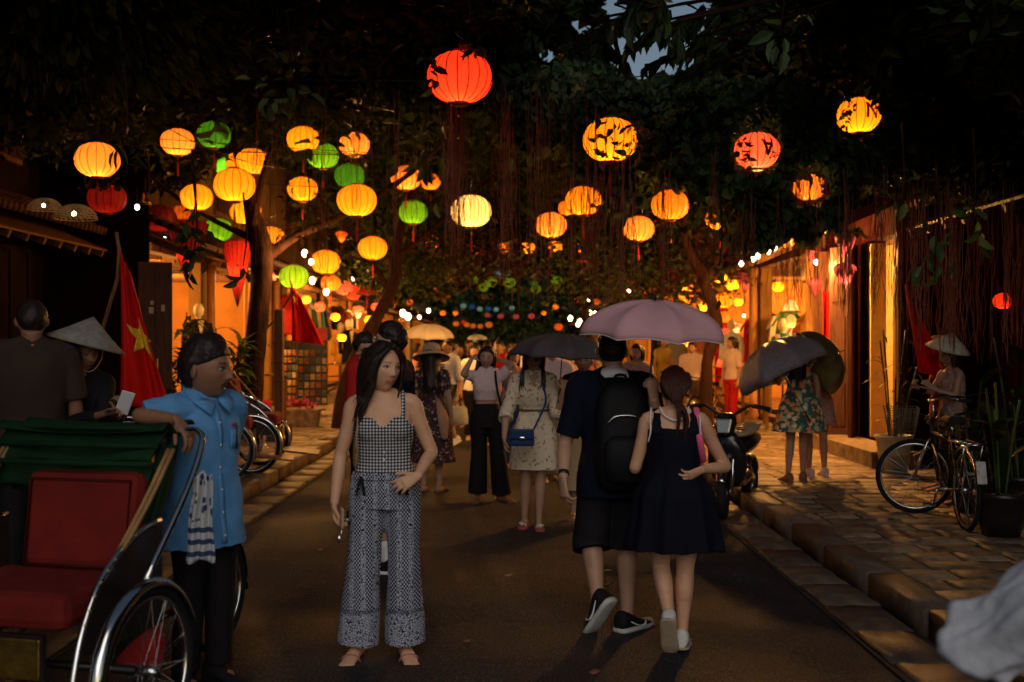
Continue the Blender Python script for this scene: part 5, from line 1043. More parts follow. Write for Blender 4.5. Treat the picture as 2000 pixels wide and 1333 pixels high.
            for (y, hw, _, zt) in prof:
                hw = hw * w + .004; lift = .012 * max(0, (-.15 - y) / .05); ring = []
                for j in range(12):
                    t = 2 * PI * j / 12; c, sn = math.cos(t), math.sin(t); ring.append(M @ V((hw * math.copysign(abs(c) ** .5, c), y * 1.02, -.085 + soleh * .5 + lift + soleh * .5 * math.copysign(abs(sn) ** .5, sn))))
                rings.append(ring)
            g.rings(rings, True); so = g.build('sole', sole or M_white, sh)
            if sw:      # a hooked tick on each flank
                for sd_ in (-1, 1):
                    g = MB(); pts = [(.045, -.008, .001), (.0, -.034, .004), (-.045, -.052, .008), (-.08, -.054, .0095), (-.098, -.042, .005), (-.10, -.030, .001)]
                    g.tube([M @ V((sd_ * (np.interp(-y, [-.05, .0, .03, .075, .12], [.042, .046, .0455, .0475, .0495]) * w * (1.0 if z < -.03 else .93)), y, z)) for y, z, _ in pts], [(.0035, max(.001, q_[2])) for q_ in pts], 6, sub=3, up=M.to_3x3() @ V((1, 0, 0)))
                    g.build('side_mark', sw, sh)
# ================================================================ fabrics
def fabric(name, build, rough=.85, bump=.25):
    m, nt, b = nodes(name); tc = N(nt, 'TexCoord'); c = build(nt, tc.outputs['Object']); nt.links.new(c, b.inputs['Base Color']); b.inputs['Roughness'].default_value = rough; b.inputs['Specular IOR Level'].default_value = .12
    n2 = N(nt, 'TexNoise', i_Scale=22.0, i_Detail=4.0); nt.links.new(tc.outputs['Object'], n2.inputs[0]); bp = N(nt, 'Bump', i_Strength=bump, i_Distance=.01); nt.links.new(n2.outputs[0], bp.inputs['Height']); nt.links.new(bp.outputs[0], b.inputs['Normal']); return m
def math_(nt, op, a, b_=None, clamp=False):
    n = N(nt, 'Math', operation=op, use_clamp=clamp)
    for i, v in enumerate((a, b_)):
        if v is None: continue
        if isinstance(v, (int, float)): n.inputs[i].default_value = v
        else: nt.links.new(v, n.inputs[i])
    return n.outputs[0]
def mixc(nt, f, a, b_):
    q = N(nt, 'Mix', data_type='RGBA')
    for i, v in ((0, f), (6, a), (7, b_)):
        if isinstance(v, tuple): q.inputs[i].default_value = (*v, 1)
        elif isinstance(v, (int, float)): q.inputs[i].default_value = v
        else: nt.links.new(v, q.inputs[i])
    return q.outputs[2]
def gingham(nt, src):
    sp = N(nt, 'SeparateXYZ'); nt.links.new(src, sp.inputs[0]); o = []
    for ax in (0, 2):
        s_ = math_(nt, 'SINE', math_(nt, 'MULTIPLY', sp.outputs[ax], 2 * PI / .0165)); o.append(math_(nt, 'GREATER_THAN', s_, .05))
    return ramp(nt, math_(nt, 'MULTIPLY', math_(nt, 'ADD', o[0], o[1]), .5), [(0, (.62, .61, .6)), (.5, (.12, .12, .135)), (1, (.012, .012, .018))])
def paisley(nt, src):
    sp = N(nt, 'SeparateXYZ'); nt.links.new(src, sp.inputs[0]); vo = N(nt, 'TexVoronoi', feature='DISTANCE_TO_EDGE', i_Scale=95.0); mp = N(nt, 'Mapping'); mp.inputs['Scale'].default_value = (1, .4, .8); nt.links.new(src, mp.inputs[0]); nt.links.new(mp.outputs[0], vo.inputs['Vector'])
    ab = math_(nt, 'ABSOLUTE', sp.outputs[0])
    st = math_(nt, 'SINE', math_(nt, 'MULTIPLY', sp.outputs[0], 2 * PI / .062)); zz = math_(nt, 'SINE', math_(nt, 'MULTIPLY', sp.outputs[2], 2 * PI / .022)); xx = math_(nt, 'SINE', math_(nt, 'MULTIPLY', sp.outputs[0], 2 * PI / .0155))
    dia = math_(nt, 'GREATER_THAN', math_(nt, 'MULTIPLY', zz, xx), .12)
    cell = math_(nt, 'GREATER_THAN', vo.outputs['Distance'], .09)
    low = math_(nt, 'LESS_THAN', sp.outputs[2], .26); sel = math_(nt, 'MAXIMUM', math_(nt, 'GREATER_THAN', st, .25), low)
    fac = math_(nt, 'ADD', math_(nt, 'MULTIPLY', cell, sel), math_(nt, 'MULTIPLY', dia, math_(nt, 'SUBTRACT', 1.0, sel)))
    band = math_(nt, 'LESS_THAN', math_(nt, 'ABSOLUTE', math_(nt, 'SUBTRACT', sp.outputs[2], .265)), .012); fac = math_(nt, 'MULTIPLY', fac, math_(nt, 'SUBTRACT', 1.0, math_(nt, 'MULTIPLY', band, .45)))
    return mixc(nt, fac, (.012, .015, .035), (.42, .44, .52))
def floral(bg, cols, sc=16.0, th=.34):
    def f(nt, src):
        vo = N(nt, 'TexVoronoi', i_Scale=sc, i_Randomness=1.0); nz = N(nt, 'TexNoise', i_Scale=sc * 2.2, i_Detail=2.0); nt.links.new(src, nz.inputs[0]); ad = N(nt, 'VectorMath', operation='MULTIPLY_ADD'); ad.inputs[1].default_value = (.05, .05, .05); nt.links.new(nz.outputs['Color'], ad.inputs[0]); nt.links.new(src, ad.inputs[2]); nt.links.new(ad.outputs[0], vo.inputs['Vector'])
        hs = N(nt, 'SeparateColor'); nt.links.new(vo.outputs['Color'], hs.inputs[0]); n = len(cols); c = ramp(nt, hs.outputs[0], [(i / n, k) for i, k in enumerate(cols)])
        return mixc(nt, math_(nt, 'LESS_THAN', vo.outputs['Distance'], th), bg, c)
    return f
M_ging = fabric('black and white gingham', gingham); M_pais = fabric('dark paisley print', paisley)
M_flor1 = fabric('cream floral chiffon', floral((.62, .5, .36), [(.3, .08, .06), (.35, .2, .12), (.2, .16, .08)], 26, .3)); M_flor2 = fabric('bright tropical floral cotton', floral((.07, .12, .10), [(.8, .2, .1), (.85, .5, .15), (.08, .3, .2), (.85, .65, .45)], 18, .5))
M_flor3 = fabric('dark floral cotton', floral((.05, .03, .03), [(.4, .2, .15), (.5, .35, .25), (.25, .08, .08)], 24, .36)); M_flor4 = fabric('faded pink floral cotton', floral((.35, .22, .18), [(.4, .06, .06), (.55, .4, .3)], 24, .36))
M_blue = mat('light blue cotton shirt', (.10, .28, .55), .8, var=.14, vs=3, bump=.5, bs=14); M_navy = mat('navy cotton', (.005, .007, .017), .85, var=.15, bump=.2, bs=30); M_navyd = mat('navy dress crepe', (.004, .005, .011), .8, var=.1, bump=.15, bs=30)
M_blk = mat('black cloth', (.012, .011, .012), .8, var=.2, bump=.3, bs=20); M_redt = mat('red jersey', (.42, .014, .012), .8, var=.1, bump=.25, bs=20); M_blush = mat('pale pink jersey', (.62, .47, .46), .8, var=.06, bump=.2, bs=30)
M_tan = mat('tan twill', (.38, .26, .15), .8, var=.1, bump=.2); M_pink = mat('pink nylon', (.75, .12, .22), .5, var=.05); M_grey = mat('grey jersey', (.22, .21, .22), .8, var=.1); M_olive = mat('olive dress cotton', (.4, .3, .07), .8, var=.1); M_salm = mat('salmon cotton', (.62, .3, .24), .8, var=.08); M_denim = mat('blue denim', (.06, .09, .17), .85, var=.25, bump=.3, bs=80)
M_straw = mat('woven straw', (.5, .36, .22), .8, var=.25, vs=30, bump=.6, bs=90); M_palmhat = mat('palm leaf hat', (.62, .56, .42), .6, var=.15, vs=25, bump=.3, bs=70); M_leather = mat('blue leather', (.015, .04, .12), .38, var=.1, bump=.15, bs=90); M_pack = mat('black backpack nylon', (.006, .006, .007), .6, var=.2, bump=.3, bs=35)
def PX(fig, px, py, Y):
    """a point of the place in the figure's own space"""
    o = fig.o; q = at(px, py, Y) - o.location; q = Matrix.Rotation(-o.rotation_euler[2], 3, 'Z') @ q; return q / fig.k
def DX(fig, d): return Matrix.Rotation(-fig.o.rotation_euler[2], 3, 'Z') @ V(d)
def setarm(f, q, el, wr, d, pn, curl, opt=None): f.arms[q] = (PX(f, *el), PX(f, *wr), DX(f, d), DX(f, pn), curl) + ((opt,) if opt else ())
def gx(px, Y, z=0.0): return V(((px - 1000) * Y / F, Y, z))
# ---------------------------------------------------------------- woman in gingham top
f = Fig('woman in gingham top and wide patterned trousers standing in the road looking aside', gx(752, 5.8), R(4), 1.59, 'f', SKIN_L, .0048, build=1.07, hs=1.12, head=(36, 4, 4), legs={'L': ((.10, -.015, .475), (.105, .0, .085), 12, 0), 'R': ((-.115, -.01, .475), (-.145, .01, .085), -14, 0)}, lean=(0, -1.5))
f.arms['R'] = (V((-.235, .02, 1.075)), V((-.262, -.05, .825)), V((.05, -.06, -1)), V((1, 0, 0)), .55); f.arms['L'] = (V((.245, .03, 1.085)), V((.175, -.175, .985)), V((-.8, -.25, -.42)), V((-.1, .9, -.35)), .28, dict(thumb=(0, -.2, 1)))
f.body(); f.eyes((.25, -.05))
def ex(mb):
    f.bust(mb, .016, .060)
    for sg in (-1, 1):
        mb.tube([f.T(V((sg * .098, -.085, 1.25))), f.T(V((sg * .108, -.075, 1.32))), f.T(V((sg * .105, -.01, 1.408))), f.T(V((sg * .10, .075, 1.35))), f.T(V((sg * .09, .095, 1.25)))], [(.013, .006)] * 5, 8, sub=4, up=(0, 0, 1))
t1 = f.top('gingham_top', M_ging, .955, 1.235, .010, None, wr=(.0025, 14, 14, 9, 1), extra=ex, vx=.005, smooth=1)
for zc in (1.02, 1.06, 1.10, 1.14): 
    g = MB(); g.ell(f.T(V((0, -.105, zc))), (.006, .004, .006), 8, 6); g.build('button', M_white, t1)
pw_ = lambda u: .088 + .0 * u if u < .2 else .090 + .012 * u
pt = f.pants('patterned_trousers', M_pais, .03, .985, .013, wide=lambda u: .094 - .012 * math.sin(PI * min(1, u * 1.3)) + .014 * u, wr=(.010, 9, 9, 1.6, 2))
g = MB(); f.torso(g, .955, .99, .018); g.build('waistband', M_pais, pt)
for sx_ in (-.118, .105):
    for dx_ in (-.012, .008): g = MB(); g.tube([f.T(V((sx_, -.115, .975))), f.T(V((sx_ + dx_, -.13, .94))), f.T(V((sx_ + dx_ * 2, -.13, .88)))], [(.008, .004)] * 3, 6, sub=3); g.build('tie', M_blk, pt)
def hx(mb):
    f.curtain(mb, 84, 276, -.24, gap=.006, thick=.03, out=.012, seed=3)
    Lk = lambda *p: f.lock(mb, p[:-2], p[-2], p[-1])
    wr_ = Matrix.Rotation(R(-36), 3, 'Z'); rq = random.Random(8)
    for i in range(44):
        sg = -1 if i % 2 else 1; a = R(rq.uniform(52, 150)) * sg; ln = rq.uniform(-.36, -.22) if sg < 0 else rq.uniform(-.27, -.17); sn, cs = math.sin(a), -math.cos(a); q0 = wr_ @ V((.102 * sn + rq.uniform(-.012, .012), .10 * cs - .015 - (.03 if sg < 0 else .0), ln)); wv_ = rq.uniform(-.012, .012)
        f.lock(mb, [(.035 * sn, -.02 + .03 * cs, .112), (.076 * sn, .085 * cs, .07), (.088 * sn, .104 * cs, .0), (.086 * sn + wv_, .10 * cs, -.09), tuple((V((.088 * sn, .10 * cs, -.09)) + q0) / 2 + V((-wv_ * 1.5, 0, 0))), tuple(q0)], rq.uniform(.010, .018), .0025, .6)
    for i, (x0, x1, y1, z1, r) in enumerate(((-.07, -.105, -.045, -.33, .026), (-.06, -.085, -.075, -.36, .024), (-.075, -.12, -.02, -.30, .026), (.070, .105, -.03, -.27, .022), (.074, .13, .0, -.25, .022), (.066, .085, -.06, -.22, .015), (.07, .12, -.045, -.30, .007), (-.05, -.06, -.09, -.30, .006), (.06, .06, -.10, -.24, .004), (-.045, -.03, -.10, -.2, .004), (-.09, -.15, .0, -.24, .008))):
        sgn = 1 if x0 > 0 else -1; b_ = wr_ @ V((x1, y1, z1 + .02)) if i != 5 else V((x1, y1, z1))
        Lk((x0 * .35, -.070, .098), (x0 * .95, -.07, .055), (x0 * 1.16, -.055, -.01), (x0 * 1.22, -.04, -.09), tuple((V((x0 * 1.22, -.04, -.09)) + b_) / 2 + V((sgn * .004, 0, 0))), tuple(b_), r, .003)
f.cap(off=.015, hairline=.78, nape=-1.2, side=.1, seed=1, extra=hx)
g = MB(); g.tube([f.HM @ V((-.084, -.02, -.045)), f.HM @ V((-.088, -.024, -.075))], .0035, 6, round_=True); g.build('earring', M_chrome, f.o)
for i, (y, rr) in enumerate(((.155, 0),)): pass
for q in 'LR':
    M = f.footframe(q); g = MB(); rings = []
    for y in (.06, .02, -.05, -.12, -.18, -.205): g_ = [.03, .036, .035, .046, .042, .02][[.06, .02, -.05, -.12, -.18, -.205].index(y)]; rings.append([M @ V((g_ * math.copysign(abs(math.cos(t)) ** .5, math.cos(t)), y, -.084 + .007 * math.sin(t))) for t in [2 * PI * j / 10 for j in range(10)]])
    g.rings(rings); s_ = g.build('sandal', mat('dusty pink leather', (.4, .16, .13), .5), f.o); g = MB(); g.tube([M @ V((-.046, -.10, -.075)), M @ V((-.03, -.11, -.042)), M @ V((.03, -.11, -.042)), M @ V((.046, -.10, -.075))], [(.014, .004)] * 4, 6, sub=4); g.build('strap', MATS['dusty pink leather'], s_)
w_ = PX(f, 663, 1002, 5.6); g = MB(); ph = empty('mobile_phone', at(668, 1012, 5.62), .3, 'gold phone with dangling charm held low in the hand of the gingham woman', 'phone')
g.box((0, 0, 0), (.012, .045, .10), rx=.1); g.build('case', mat('pale gold case', (.6, .47, .3), .35, metal=.5), ph, bevel=.003); g = MB(); g.tube([(0, 0, -.05), (-.004, 0, -.08), (-.01, 0, -.12)], .003, 5); g.ell((-.012, 0, -.105), (.012, .006, .02), 8, 6); g.build('charm', M_chrome, ph)
g = MB(); bag0 = at(697, 850, 5.75); g.tube([V(q) for q in (at(700, 790, 5.75) - bag0, at(697, 850, 5.68) - bag0, at(695, 885, 5.72) - bag0)], .004, 5, sub=3); bgm = empty('shoulder_bag', bag0, 0, 'small beige bag under the arm of the gingham woman', 'bag'); g.build('strap', M_tan, bgm)
g = MB(); g.tube([at(697, 855, 5.8) - bag0, at(694, 900, 5.86) - bag0], [(.014, .07), (.012, .06)], 12, sub=2, round_=True); g.build('pouch', M_tan, bgm)
# ---------------------------------------------------------------- man in blue shirt
f = Fig('moustached man in light blue short-sleeved shirt leaning on the green cyclo hood', gx(398, 5.3), R(52), 1.60, 'm', SKIN_D, .0048, head=(24, 6, -2), build=.96, hs=1.2, lean=(2, -2), headfwd=.02)
setarm(f, 'R', (272, 812, 5.06), (346, 820, 4.97), (.6, -.1, -.72), (-.3, .2, -.9), .42, dict(thumb=(.1, -1, .2)))
f.arms['L'] = (V((.20, .10, 1.10)), V((.13, .19, .90)), V((-.3, .2, -.9)), V((0, -1, 0)), .4)
f.body(); f.eyes((.1, -.1))
def ex(mb):
    c = f.T(V((0, .004, 1.405)));
shirt = f.top('shirt', M_blue, .69, 1.395, .021, .40, .026, .004, flare=lambda z: max(0, (1.08 - z)) * .12, wr=(.015, 8, 8, 5, 5), fold=.03, vx=.006)
for sg in (-1, 1):
    g = MB(); g.add([f.T(V(p)) for p in ((sg * .008, -.112, 1.385), (sg * .055, -.132, 1.325), (sg * .112, -.085, 1.385), (sg * .108, .0, 1.435), (sg * .07, .075, 1.455), (0, .095, 1.46), (sg * .0, .075, 1.425), (sg * .055, .055, 1.425), (sg * .066, -.02, 1.405))], [(0, 1, 2, 8), (8, 2, 3, 7), (7, 3, 4, 5, 6)], True); g.build('collar', M_blue, shirt, solid=.008)
g = MB(); rings = []
for i in range(19):
    z = 1.355 - .64 * i / 18; S = [tuple(q) for q in f.sec()]; zz = [q[0] for q in S]; ry = np.interp(max(z, .88), zz, [q[2] for q in S]); cy = np.interp(z, zz, [q[3] for q in S]); yf = cy - ry - .0245 - max(0, (1.08 - z)) * .096
    rings.append([f.T(V((x, yf + (.004 if abs(x) > .01 else 0), z))) for x in (-.015, 0, .015)])
g.rings(rings, False, closed=False); pk = g.build('placket', M_blue, shirt, solid=.004)
for i in range(6): g = MB(); c = rings[2 + i * 3][1]; g.ell((c.x, c.y - .003, c.z), (.0055, .003, .0055), 8, 6); g.build('button', M_white, shirt)
g = MB(); g.grid(lambda u, v: f.T(V((.055 + .075 * u, -.134 + .028 * u * u, 1.16 + .085 * v))), 6, 3); po = g.build('pocket', M_blue, shirt, solid=.004); g = MB(); g.tube([f.T(V((.09, -.135, 1.15))), f.T(V((.092, -.135, 1.265)))], .0045, 6); g.build('pen', M_black, po)
g = MB(); g.grid(lambda u, v: f.T(V((.065 + .05 * u, -.1325 + .03 * u * u, 1.262 + .014 * v))), 4, 1); g.build('stitched_badge', mat('dark red stitching', (.35, .04, .06), .8), shirt, solid=.002)
f.pants('trousers', M_blk, .09, .98, .014, wide=lambda u: .085 - .02 * u); f.shoes('shoe', M_blk, M_blk)
f.cap(hairline=.52, side=.24, nape=-.85, off=.020, seed=5, rough=.004, big=1.25)
g = MB(); 
for sg in (-1, 1): g.tube([f.HM @ V((sg * .003, -.097, -.0425)), f.HM @ V((sg * .015, -.093, -.045)), f.HM @ V((sg * .025, -.084, -.052))], [(.0045, .003), (.004, .003), (.0015, .0015)], 6, sub=3)
g.build('moustache', M_hair, f.o)
# the towel he keeps over the push bar
tw = empty('checked_towel', at(400, 925, 4.78), 0, 'blue and white checked cotton towel hanging from the cyclo push bar', 'towel')
def chk(nt, src):
    sp = N(nt, 'SeparateXYZ'); nt.links.new(src, sp.inputs[0]); a = math_(nt, 'GREATER_THAN', math_(nt, 'SINE', math_(nt, 'MULTIPLY', sp.outputs[2], 2 * PI / .05)), .2); lo = math_(nt, 'LESS_THAN', sp.outputs[2], -.2)
    nz = N(nt, 'TexVoronoi', i_Scale=26.0); nt.links.new(src, nz.inputs['Vector']); d = math_(nt, 'LESS_THAN', nz.outputs['Distance'], .36)
    return mixc(nt, math_(nt, 'ADD', math_(nt, 'MULTIPLY', a, lo), math_(nt, 'MULTIPLY', d, math_(nt, 'SUBTRACT', 1.0, lo))), (.42, .44, .46), (.035, .05, .13))
g = MB(); g.grid(lambda u, v: V((-.01 + (u - .5) * (.07 + .05 * v) - .01 * v + .004 * math.sin(v * 9), .014 * math.sin(u * 16 + v * 2) + .03 * (u - .5), -.37 * v - .012 * math.sin(u * 9))), 26, 24); g.build('cloth', fabric('checked towel weave', chk), tw, solid=.005)
# ---------------------------------------------------------------- man with backpack, seen from behind
f = Fig('man with black backpack, navy polo with white collar and black shorts, walking away', gx(1197, 6.35), R(184), 1.675, 'm', SKIN_M, .0052, head=(-4, 4, 0), build=1.06, lean=(3, 0),
        legs={'L': ((.115, -.02, .49), (.10, .10, .195), 38, 52), 'R': ((-.085, -.03, .48), (-.075, .02, .088), -48, 0)})
setarm(f, 'L', (1103, 868, 6.35), (1100, 936, 6.2), (.04, -.08, -1), (.8, .5, 0), .5); setarm(f, 'R', (1292, 862, 6.2), (1276, 778, 6.06), (-.05, -.1, 1), (-.5, .8, 0), 1.25)
f.body(eyes=False)
polo = f.top('polo_shirt', M_navy, .745, 1.395, .017, .40, .024, .006, flare=lambda z: max(0, 1.0 - z) * .04, wr=(.007, 6, 6, 4, 8), vx=.006)
g = MB(); rr = [(.064, 1.386), (.066, 1.40), (.062, 1.432), (.060, 1.438)]
rings = [[f.T(V((r * 1.08 * math.cos(t), .012 + r * math.sin(t), z + .012 * math.sin(t)))) for t in [2 * PI * j / 24 for j in range(24)]] for r, z in rr]; g.rings(rings, False)
rings = [[f.T(V((r * 1.08 * math.cos(t), .014 + r * math.sin(t), z + .01 * math.sin(t)))) for t in [R(200) * j / 22 - R(10) for j in range(23)]] for r, z in ((.066, 1.436), (.080, 1.415), (.094, 1.383))]; g.rings(rings, False, closed=False); g.build('collar', M_white, polo, solid=.006)
f.pants('shorts', M_blk, .44, .98, .016, wide=lambda u: .098 + .008 * u, wr=(.008, 6, 6, 4, 9))
M_tick = mat('white rubber mark', (.75, .75, .75), .5, var=0)
f.shoes('sneaker', M_blk, mat('pale rubber sole', (.5, .5, .47), .7, bump=.8, bs=70), .03, sw=M_tick)
f.cap(hairline=.5, side=.18, nape=-.55, off=.013, seed=9, rough=.004)
g = MB(); wv = f.arms['L'][1]; dd = (f.arms['L'][1] - f.arms['L'][0]).normalized(); g.tube([wv - dd * .045, wv - dd * .022], [.0325, .031], 16); g.build('watch', M_black, f.o)
bpk = empty('backpack', f.o.location + V((.02, -.0, 0)), f.o.rotation_euler[2], 'black nylon backpack on the back of the man in navy', 'backpack'); bpk.scale = (f.k,) * 3
g = MB(); prof = [(.80, .10, .05), (.84, .135, .085), (.95, .15, .10), (1.08, .15, .10), (1.2, .142, .088), (1.30, .125, .07), (1.355, .09, .045), (1.37, .04, .02)]
rings = [[f.T(V((rx * math.copysign(abs(math.cos(t)) ** .6, math.cos(t)), .195 + ry * math.copysign(abs(math.sin(t)) ** .7, math.sin(t)), z))) for t in [2 * PI * j / 28 for j in range(28)]] for z, rx, ry in [tuple(q) for q in cat_rom(prof, 4)]]
g.rings(rings); bo = fused(g, 'main_pouch', M_pack, bpk, .008, 1, wrinkle=(.007, 7, 7, 6, 2))
g = MB(); rings = [[f.T(V((rx * math.copysign(abs(math.cos(t)) ** .6, math.cos(t)), .29 + ry * math.sin(t), z))) for t in [2 * PI * j / 20 for j in range(20)]] for z, rx, ry in ((.84, .06, .01), (.87, .105, .03), (.98, .115, .038), (1.06, .105, .03), (1.09, .07, .01))]; g.rings(rings); g.build('front_pocket', M_pack, bpk)
g = MB(); g.tube([f.T(V(p)) for p in ((-.10, .295, 1.15), (-.05, .302, 1.19), (.05, .302, 1.19), (.10, .295, 1.15))], .004, 6, sub=4); g.build('zip', M_chrome, bpk)
for sg in (-1, 1): g = MB(); g.tube([f.T(V(p)) for p in ((sg * .07, .13, 1.33), (sg * .085, .07, 1.40), (sg * .095, -.02, 1.42), (sg * .10, -.11, 1.32), (sg * .13, -.11, 1.15), (sg * .15, .02, 1.0))], [(.028, .009)] * 6, 8, sub=4, up=(0, 0, 1)); g.build('shoulder_strap', M_pack, bpk)
g = MB(); g.tube([f.T(V(p)) for p in ((-.03, .15, 1.36), (-.025, .16, 1.40), (.025, .16, 1.40), (.03, .15, 1.36))], .008, 6, sub=4); g.build('top_handle', M_pack, bpk)
# ---------------------------------------------------------------- woman in navy dress, from behind
f = Fig('woman in short navy sleeveless dress and white shoes walking away, hand on hip', gx(1317, 5.95), R(176), 1.475, 'f', SKIN_L, .0050, head=(2, 3, -4), build=1.08, lean=(2, 0),
        legs={'L': ((.075, -.04, .48), (.035, .11, .205), -10, 58), 'R': ((-.065, -.02, .475), (-.045, .0, .10), -8, 6)})
setarm(f, 'R', (1417, 912, 6.05), (1368, 918, 5.86), (-.8, -.35, -.4), (-.4, .6, .3), .4); setarm(f, 'L', (1240, 915, 6.0), (1255, 890, 6.2), (.3, .5, .8), (0, 1, 0), .9)
f.body(eyes=False); f.bo.data.update()
fl = lambda z: .0 if z > 1.2 else (1.2 - z) * .15
def ex(mb):
    f.bust(mb, .01)
    for sg in (-1, 1): mb.tube([f.T(V((sg * .108, .095, 1.27))), f.T(V((sg * .105, .07, 1.35))), f.T(V((sg * .10, .01, 1.408))), f.T(V((sg * .10, -.06, 1.34))), f.T(V((sg * .09, -.09, 1.25)))], [(.030, .010)] * 5, 10, sub=4, up=(0, 0, 1))
dr = f.top('dress', M_navyd, .60, 1.30, .012, None, flare=fl, wr=(.012, 9, 9, 2, 12), fold=.25, extra=ex, vx=.0065)
g = MB(); g.tube([f.T(V(p)) for p in ((-.085, .02, 1.425), (-.062, .088, 1.375), (0, .108, 1.348), (.062, .088, 1.375), (.085, .02, 1.425))], .0055, 6, sub=5); g.build('neck_piping', M_white, dr)
for sg in (-1, 1): g = MB(); g.tube([f.T(V(p)) for p in ((sg * .134, .01, 1.418), (sg * .143, .07, 1.36), (sg * .142, .10, 1.29), (sg * .156, .075, 1.22))], .005, 6, sub=5); g.build('armhole_piping', M_white, dr)
f.shoes('slip_on_shoe', mat('white canvas', (.62, .6, .55), .8, var=.08), mat('tan rubber', (.4, .3, .2), .8), .016)
def hx(mb):
    for i in range(14):
        a = (i - 6.5) * .11; f.lock(mb, [(.07 * math.sin(a * 1.6), .055, .085), (.085 * math.sin(a * 1.5), .10, .03), (.06 * math.sin(a), .115, -.04), (.018 * math.sin(a * 2) - .012, .118, -.085)], .02, .014)
    for i in range(9): a = rnd.uniform(-1, 1); b_ = rnd.uniform(-1, 1); f.lock(mb, [(-.012, .118, -.075), (-.035 + .018 * a, .14 + .015 * b_, -.12), (-.05 + .028 * a, .135 + .02 * b_, -.19), (-.045 + .03 * a, .12 + .02 * b_, -.27), (-.035 + .025 * a, .115, -.34 + .04 * b_)], .017, .004)
f.cap(m=M_hairb, off=.016, hairline=.5, side=-.05, nape=-.75, seed=11, extra=hx)
g = MB(); g.tube([f.HM @ V((.085 * math.sin(a), -.105 * math.cos(a) + .03, .088 - .0 * a * a)) for a in (-1.5, -1, -.5, 0, .5, 1, 1.5)], .0045, 6, sub=3)
for sg in (-1, 1): g.ell(f.HM @ V((sg * .034, -.075, .10)), (.028, .006, .02), 12, 8, f.HM.to_3x3() @ Matrix.Rotation(.9, 3, 'X'))
tag(link('sunglasses', g.mesh('sunglasses', M_black), None, f.o.location, f.o.rotation_euler[2]), 'sunglasses pushed up on the reddish-haired woman in navy', 'sunglasses').scale = f.o.scale
sl_ = empty('sling_bag', f.o.location, f.o.rotation_euler[2], 'bright pink bag strap over the right shoulder of the woman in navy', 'bag'); sl_.scale = f.o.scale
g = MB(); g.tube([f.T(V(p)) for p in ((-.135, .075, 1.30), (-.14, .10, 1.24), (-.155, .06, 1.16), (-.165, -.02, 1.10), (-.12, -.13, 1.12))], [(.020, .007)] * 5, 8, sub=4, up=(0, 1, 0)); g.tube([f.T(V(p)) for p in ((-.135, .075, 1.30), (-.125, .03, 1.415), (-.115, -.06, 1.36), (-.12, -.13, 1.12))], [(.018, .006)] * 4, 8, sub=4, up=(0, 1, 0)); g.build('strap', M_pink, sl_)
g = MB(); g.tube([f.T(V((-.10, -.14, 1.14))), f.T(V((-.10, -.15, .98)))], [(.08, .04), (.085, .045)], 14, sub=3, round_=True); g.build('pouch', M_pink, sl_)
# ---------------------------------------------------------------- woman in crop top with raised arms
f = Fig('woman in pale crop top and flared black trousers holding her hair with both hands', gx(951, 11.5), R(2), 1.57, 'f', SKIN_M, .007, head=(-8, 4, 8), legs={'L': ((.12, -.03, .48), (.155, .03, .09), 40, 0), 'R': ((-.085, -.01, .475), (-.10, .0, .085), -6, 0)})
setarm(f, 'R', (905, 731, 11.4), (922, 700, 11.45), (.75, .5, .3), (.5, .5, 0), .4); setarm(f, 'L', (1002, 712, 11.45), (970, 702, 11.6), (-.9, .3, .1), (0, .6, -.6), .4)
f.body()
f.top('crop_top', M_blush, 1.09, 1.385, .012, .30, .02, 0, extra=lambda mb: f.bust(mb, .012), wr=(.007, 9, 9, 5, 14))
f.pants('trousers', M_blk, .09, 1.055, .010, wide=lambda u: .085 + .035 * max(0, u - .4), wr=(.006, 6, 6, 3, 3)); f.shoes('sandal', mat('brown sandal leather', (.2, .09, .05), .5), MATS['brown sandal leather'], .012, kind='slipper')
f.cap(off=.015, hairline=.62, nape=-.9, side=-.2, seed=13, extra=lambda mb: f.curtain(mb, 80, 300, -.24, thick=.03, out=.03, seed=4))
g = MB(); g.tube([f.T(V(p)) for p in ((.09, -.06, 1.40), (.10, -.115, 1.28), (.13, -.12, 1.12), (.17, -.08, .98), (.185, .0, .86))], [(.012, .005)] * 5, 6, sub=4, up=(0, 1, 0)); b_ = empty('shoulder_bag', f.o.location, 0, 'dark bag slung from the shoulder of the woman in the crop top', 'bag'); b_.scale = f.o.scale; g.build('strap', M_blk, b_); g = MB(); g.box((.21, .02, .8), (.05, .2, .16)); g.build('pouch', M_blk, b_, bevel=.01)
# ---------------------------------------------------------------- woman in cream floral dress
f = Fig('woman in short cream floral dress with blue crossbody bag under the black umbrella', gx(1043, 9.85), R(-4), 1.585, 'f', SKIN_M, .0065, head=(2, 2, 3), legs={'L': ((.06, -.03, .475), (.045, -.03, .085), 6, 0), 'R': ((-.075, .0, .475), (-.09, .06, .09), -4, 4)})
setarm(f, 'R', (988, 812, 9.8), (985, 858, 9.65), (.1, -.1, -1), (1, 0, 0), .4); setarm(f, 'L', (1088, 806, 9.75), (1101, 762, 9.62), (.05, -.1, 1), (-.4, .9, 0), 1.2)
f.body()
f.top('floral_dress', M_flor1, .545, 1.375, .012, .62, .02, .045, flare=lambda z: (.0 if z > 1.08 else (1.08 - z) * .10) + (.012 if 1.1 < z < 1.3 else 0), wr=(.012, 8, 8, 2, 17), fold=.10, extra=lambda mb: f.bust(mb, .015))
g = MB(); f.torso(g, 1.065, 1.085, .016); g.build('waist_seam', mat('dark trim', (.12, .08, .05), .8), f.o)
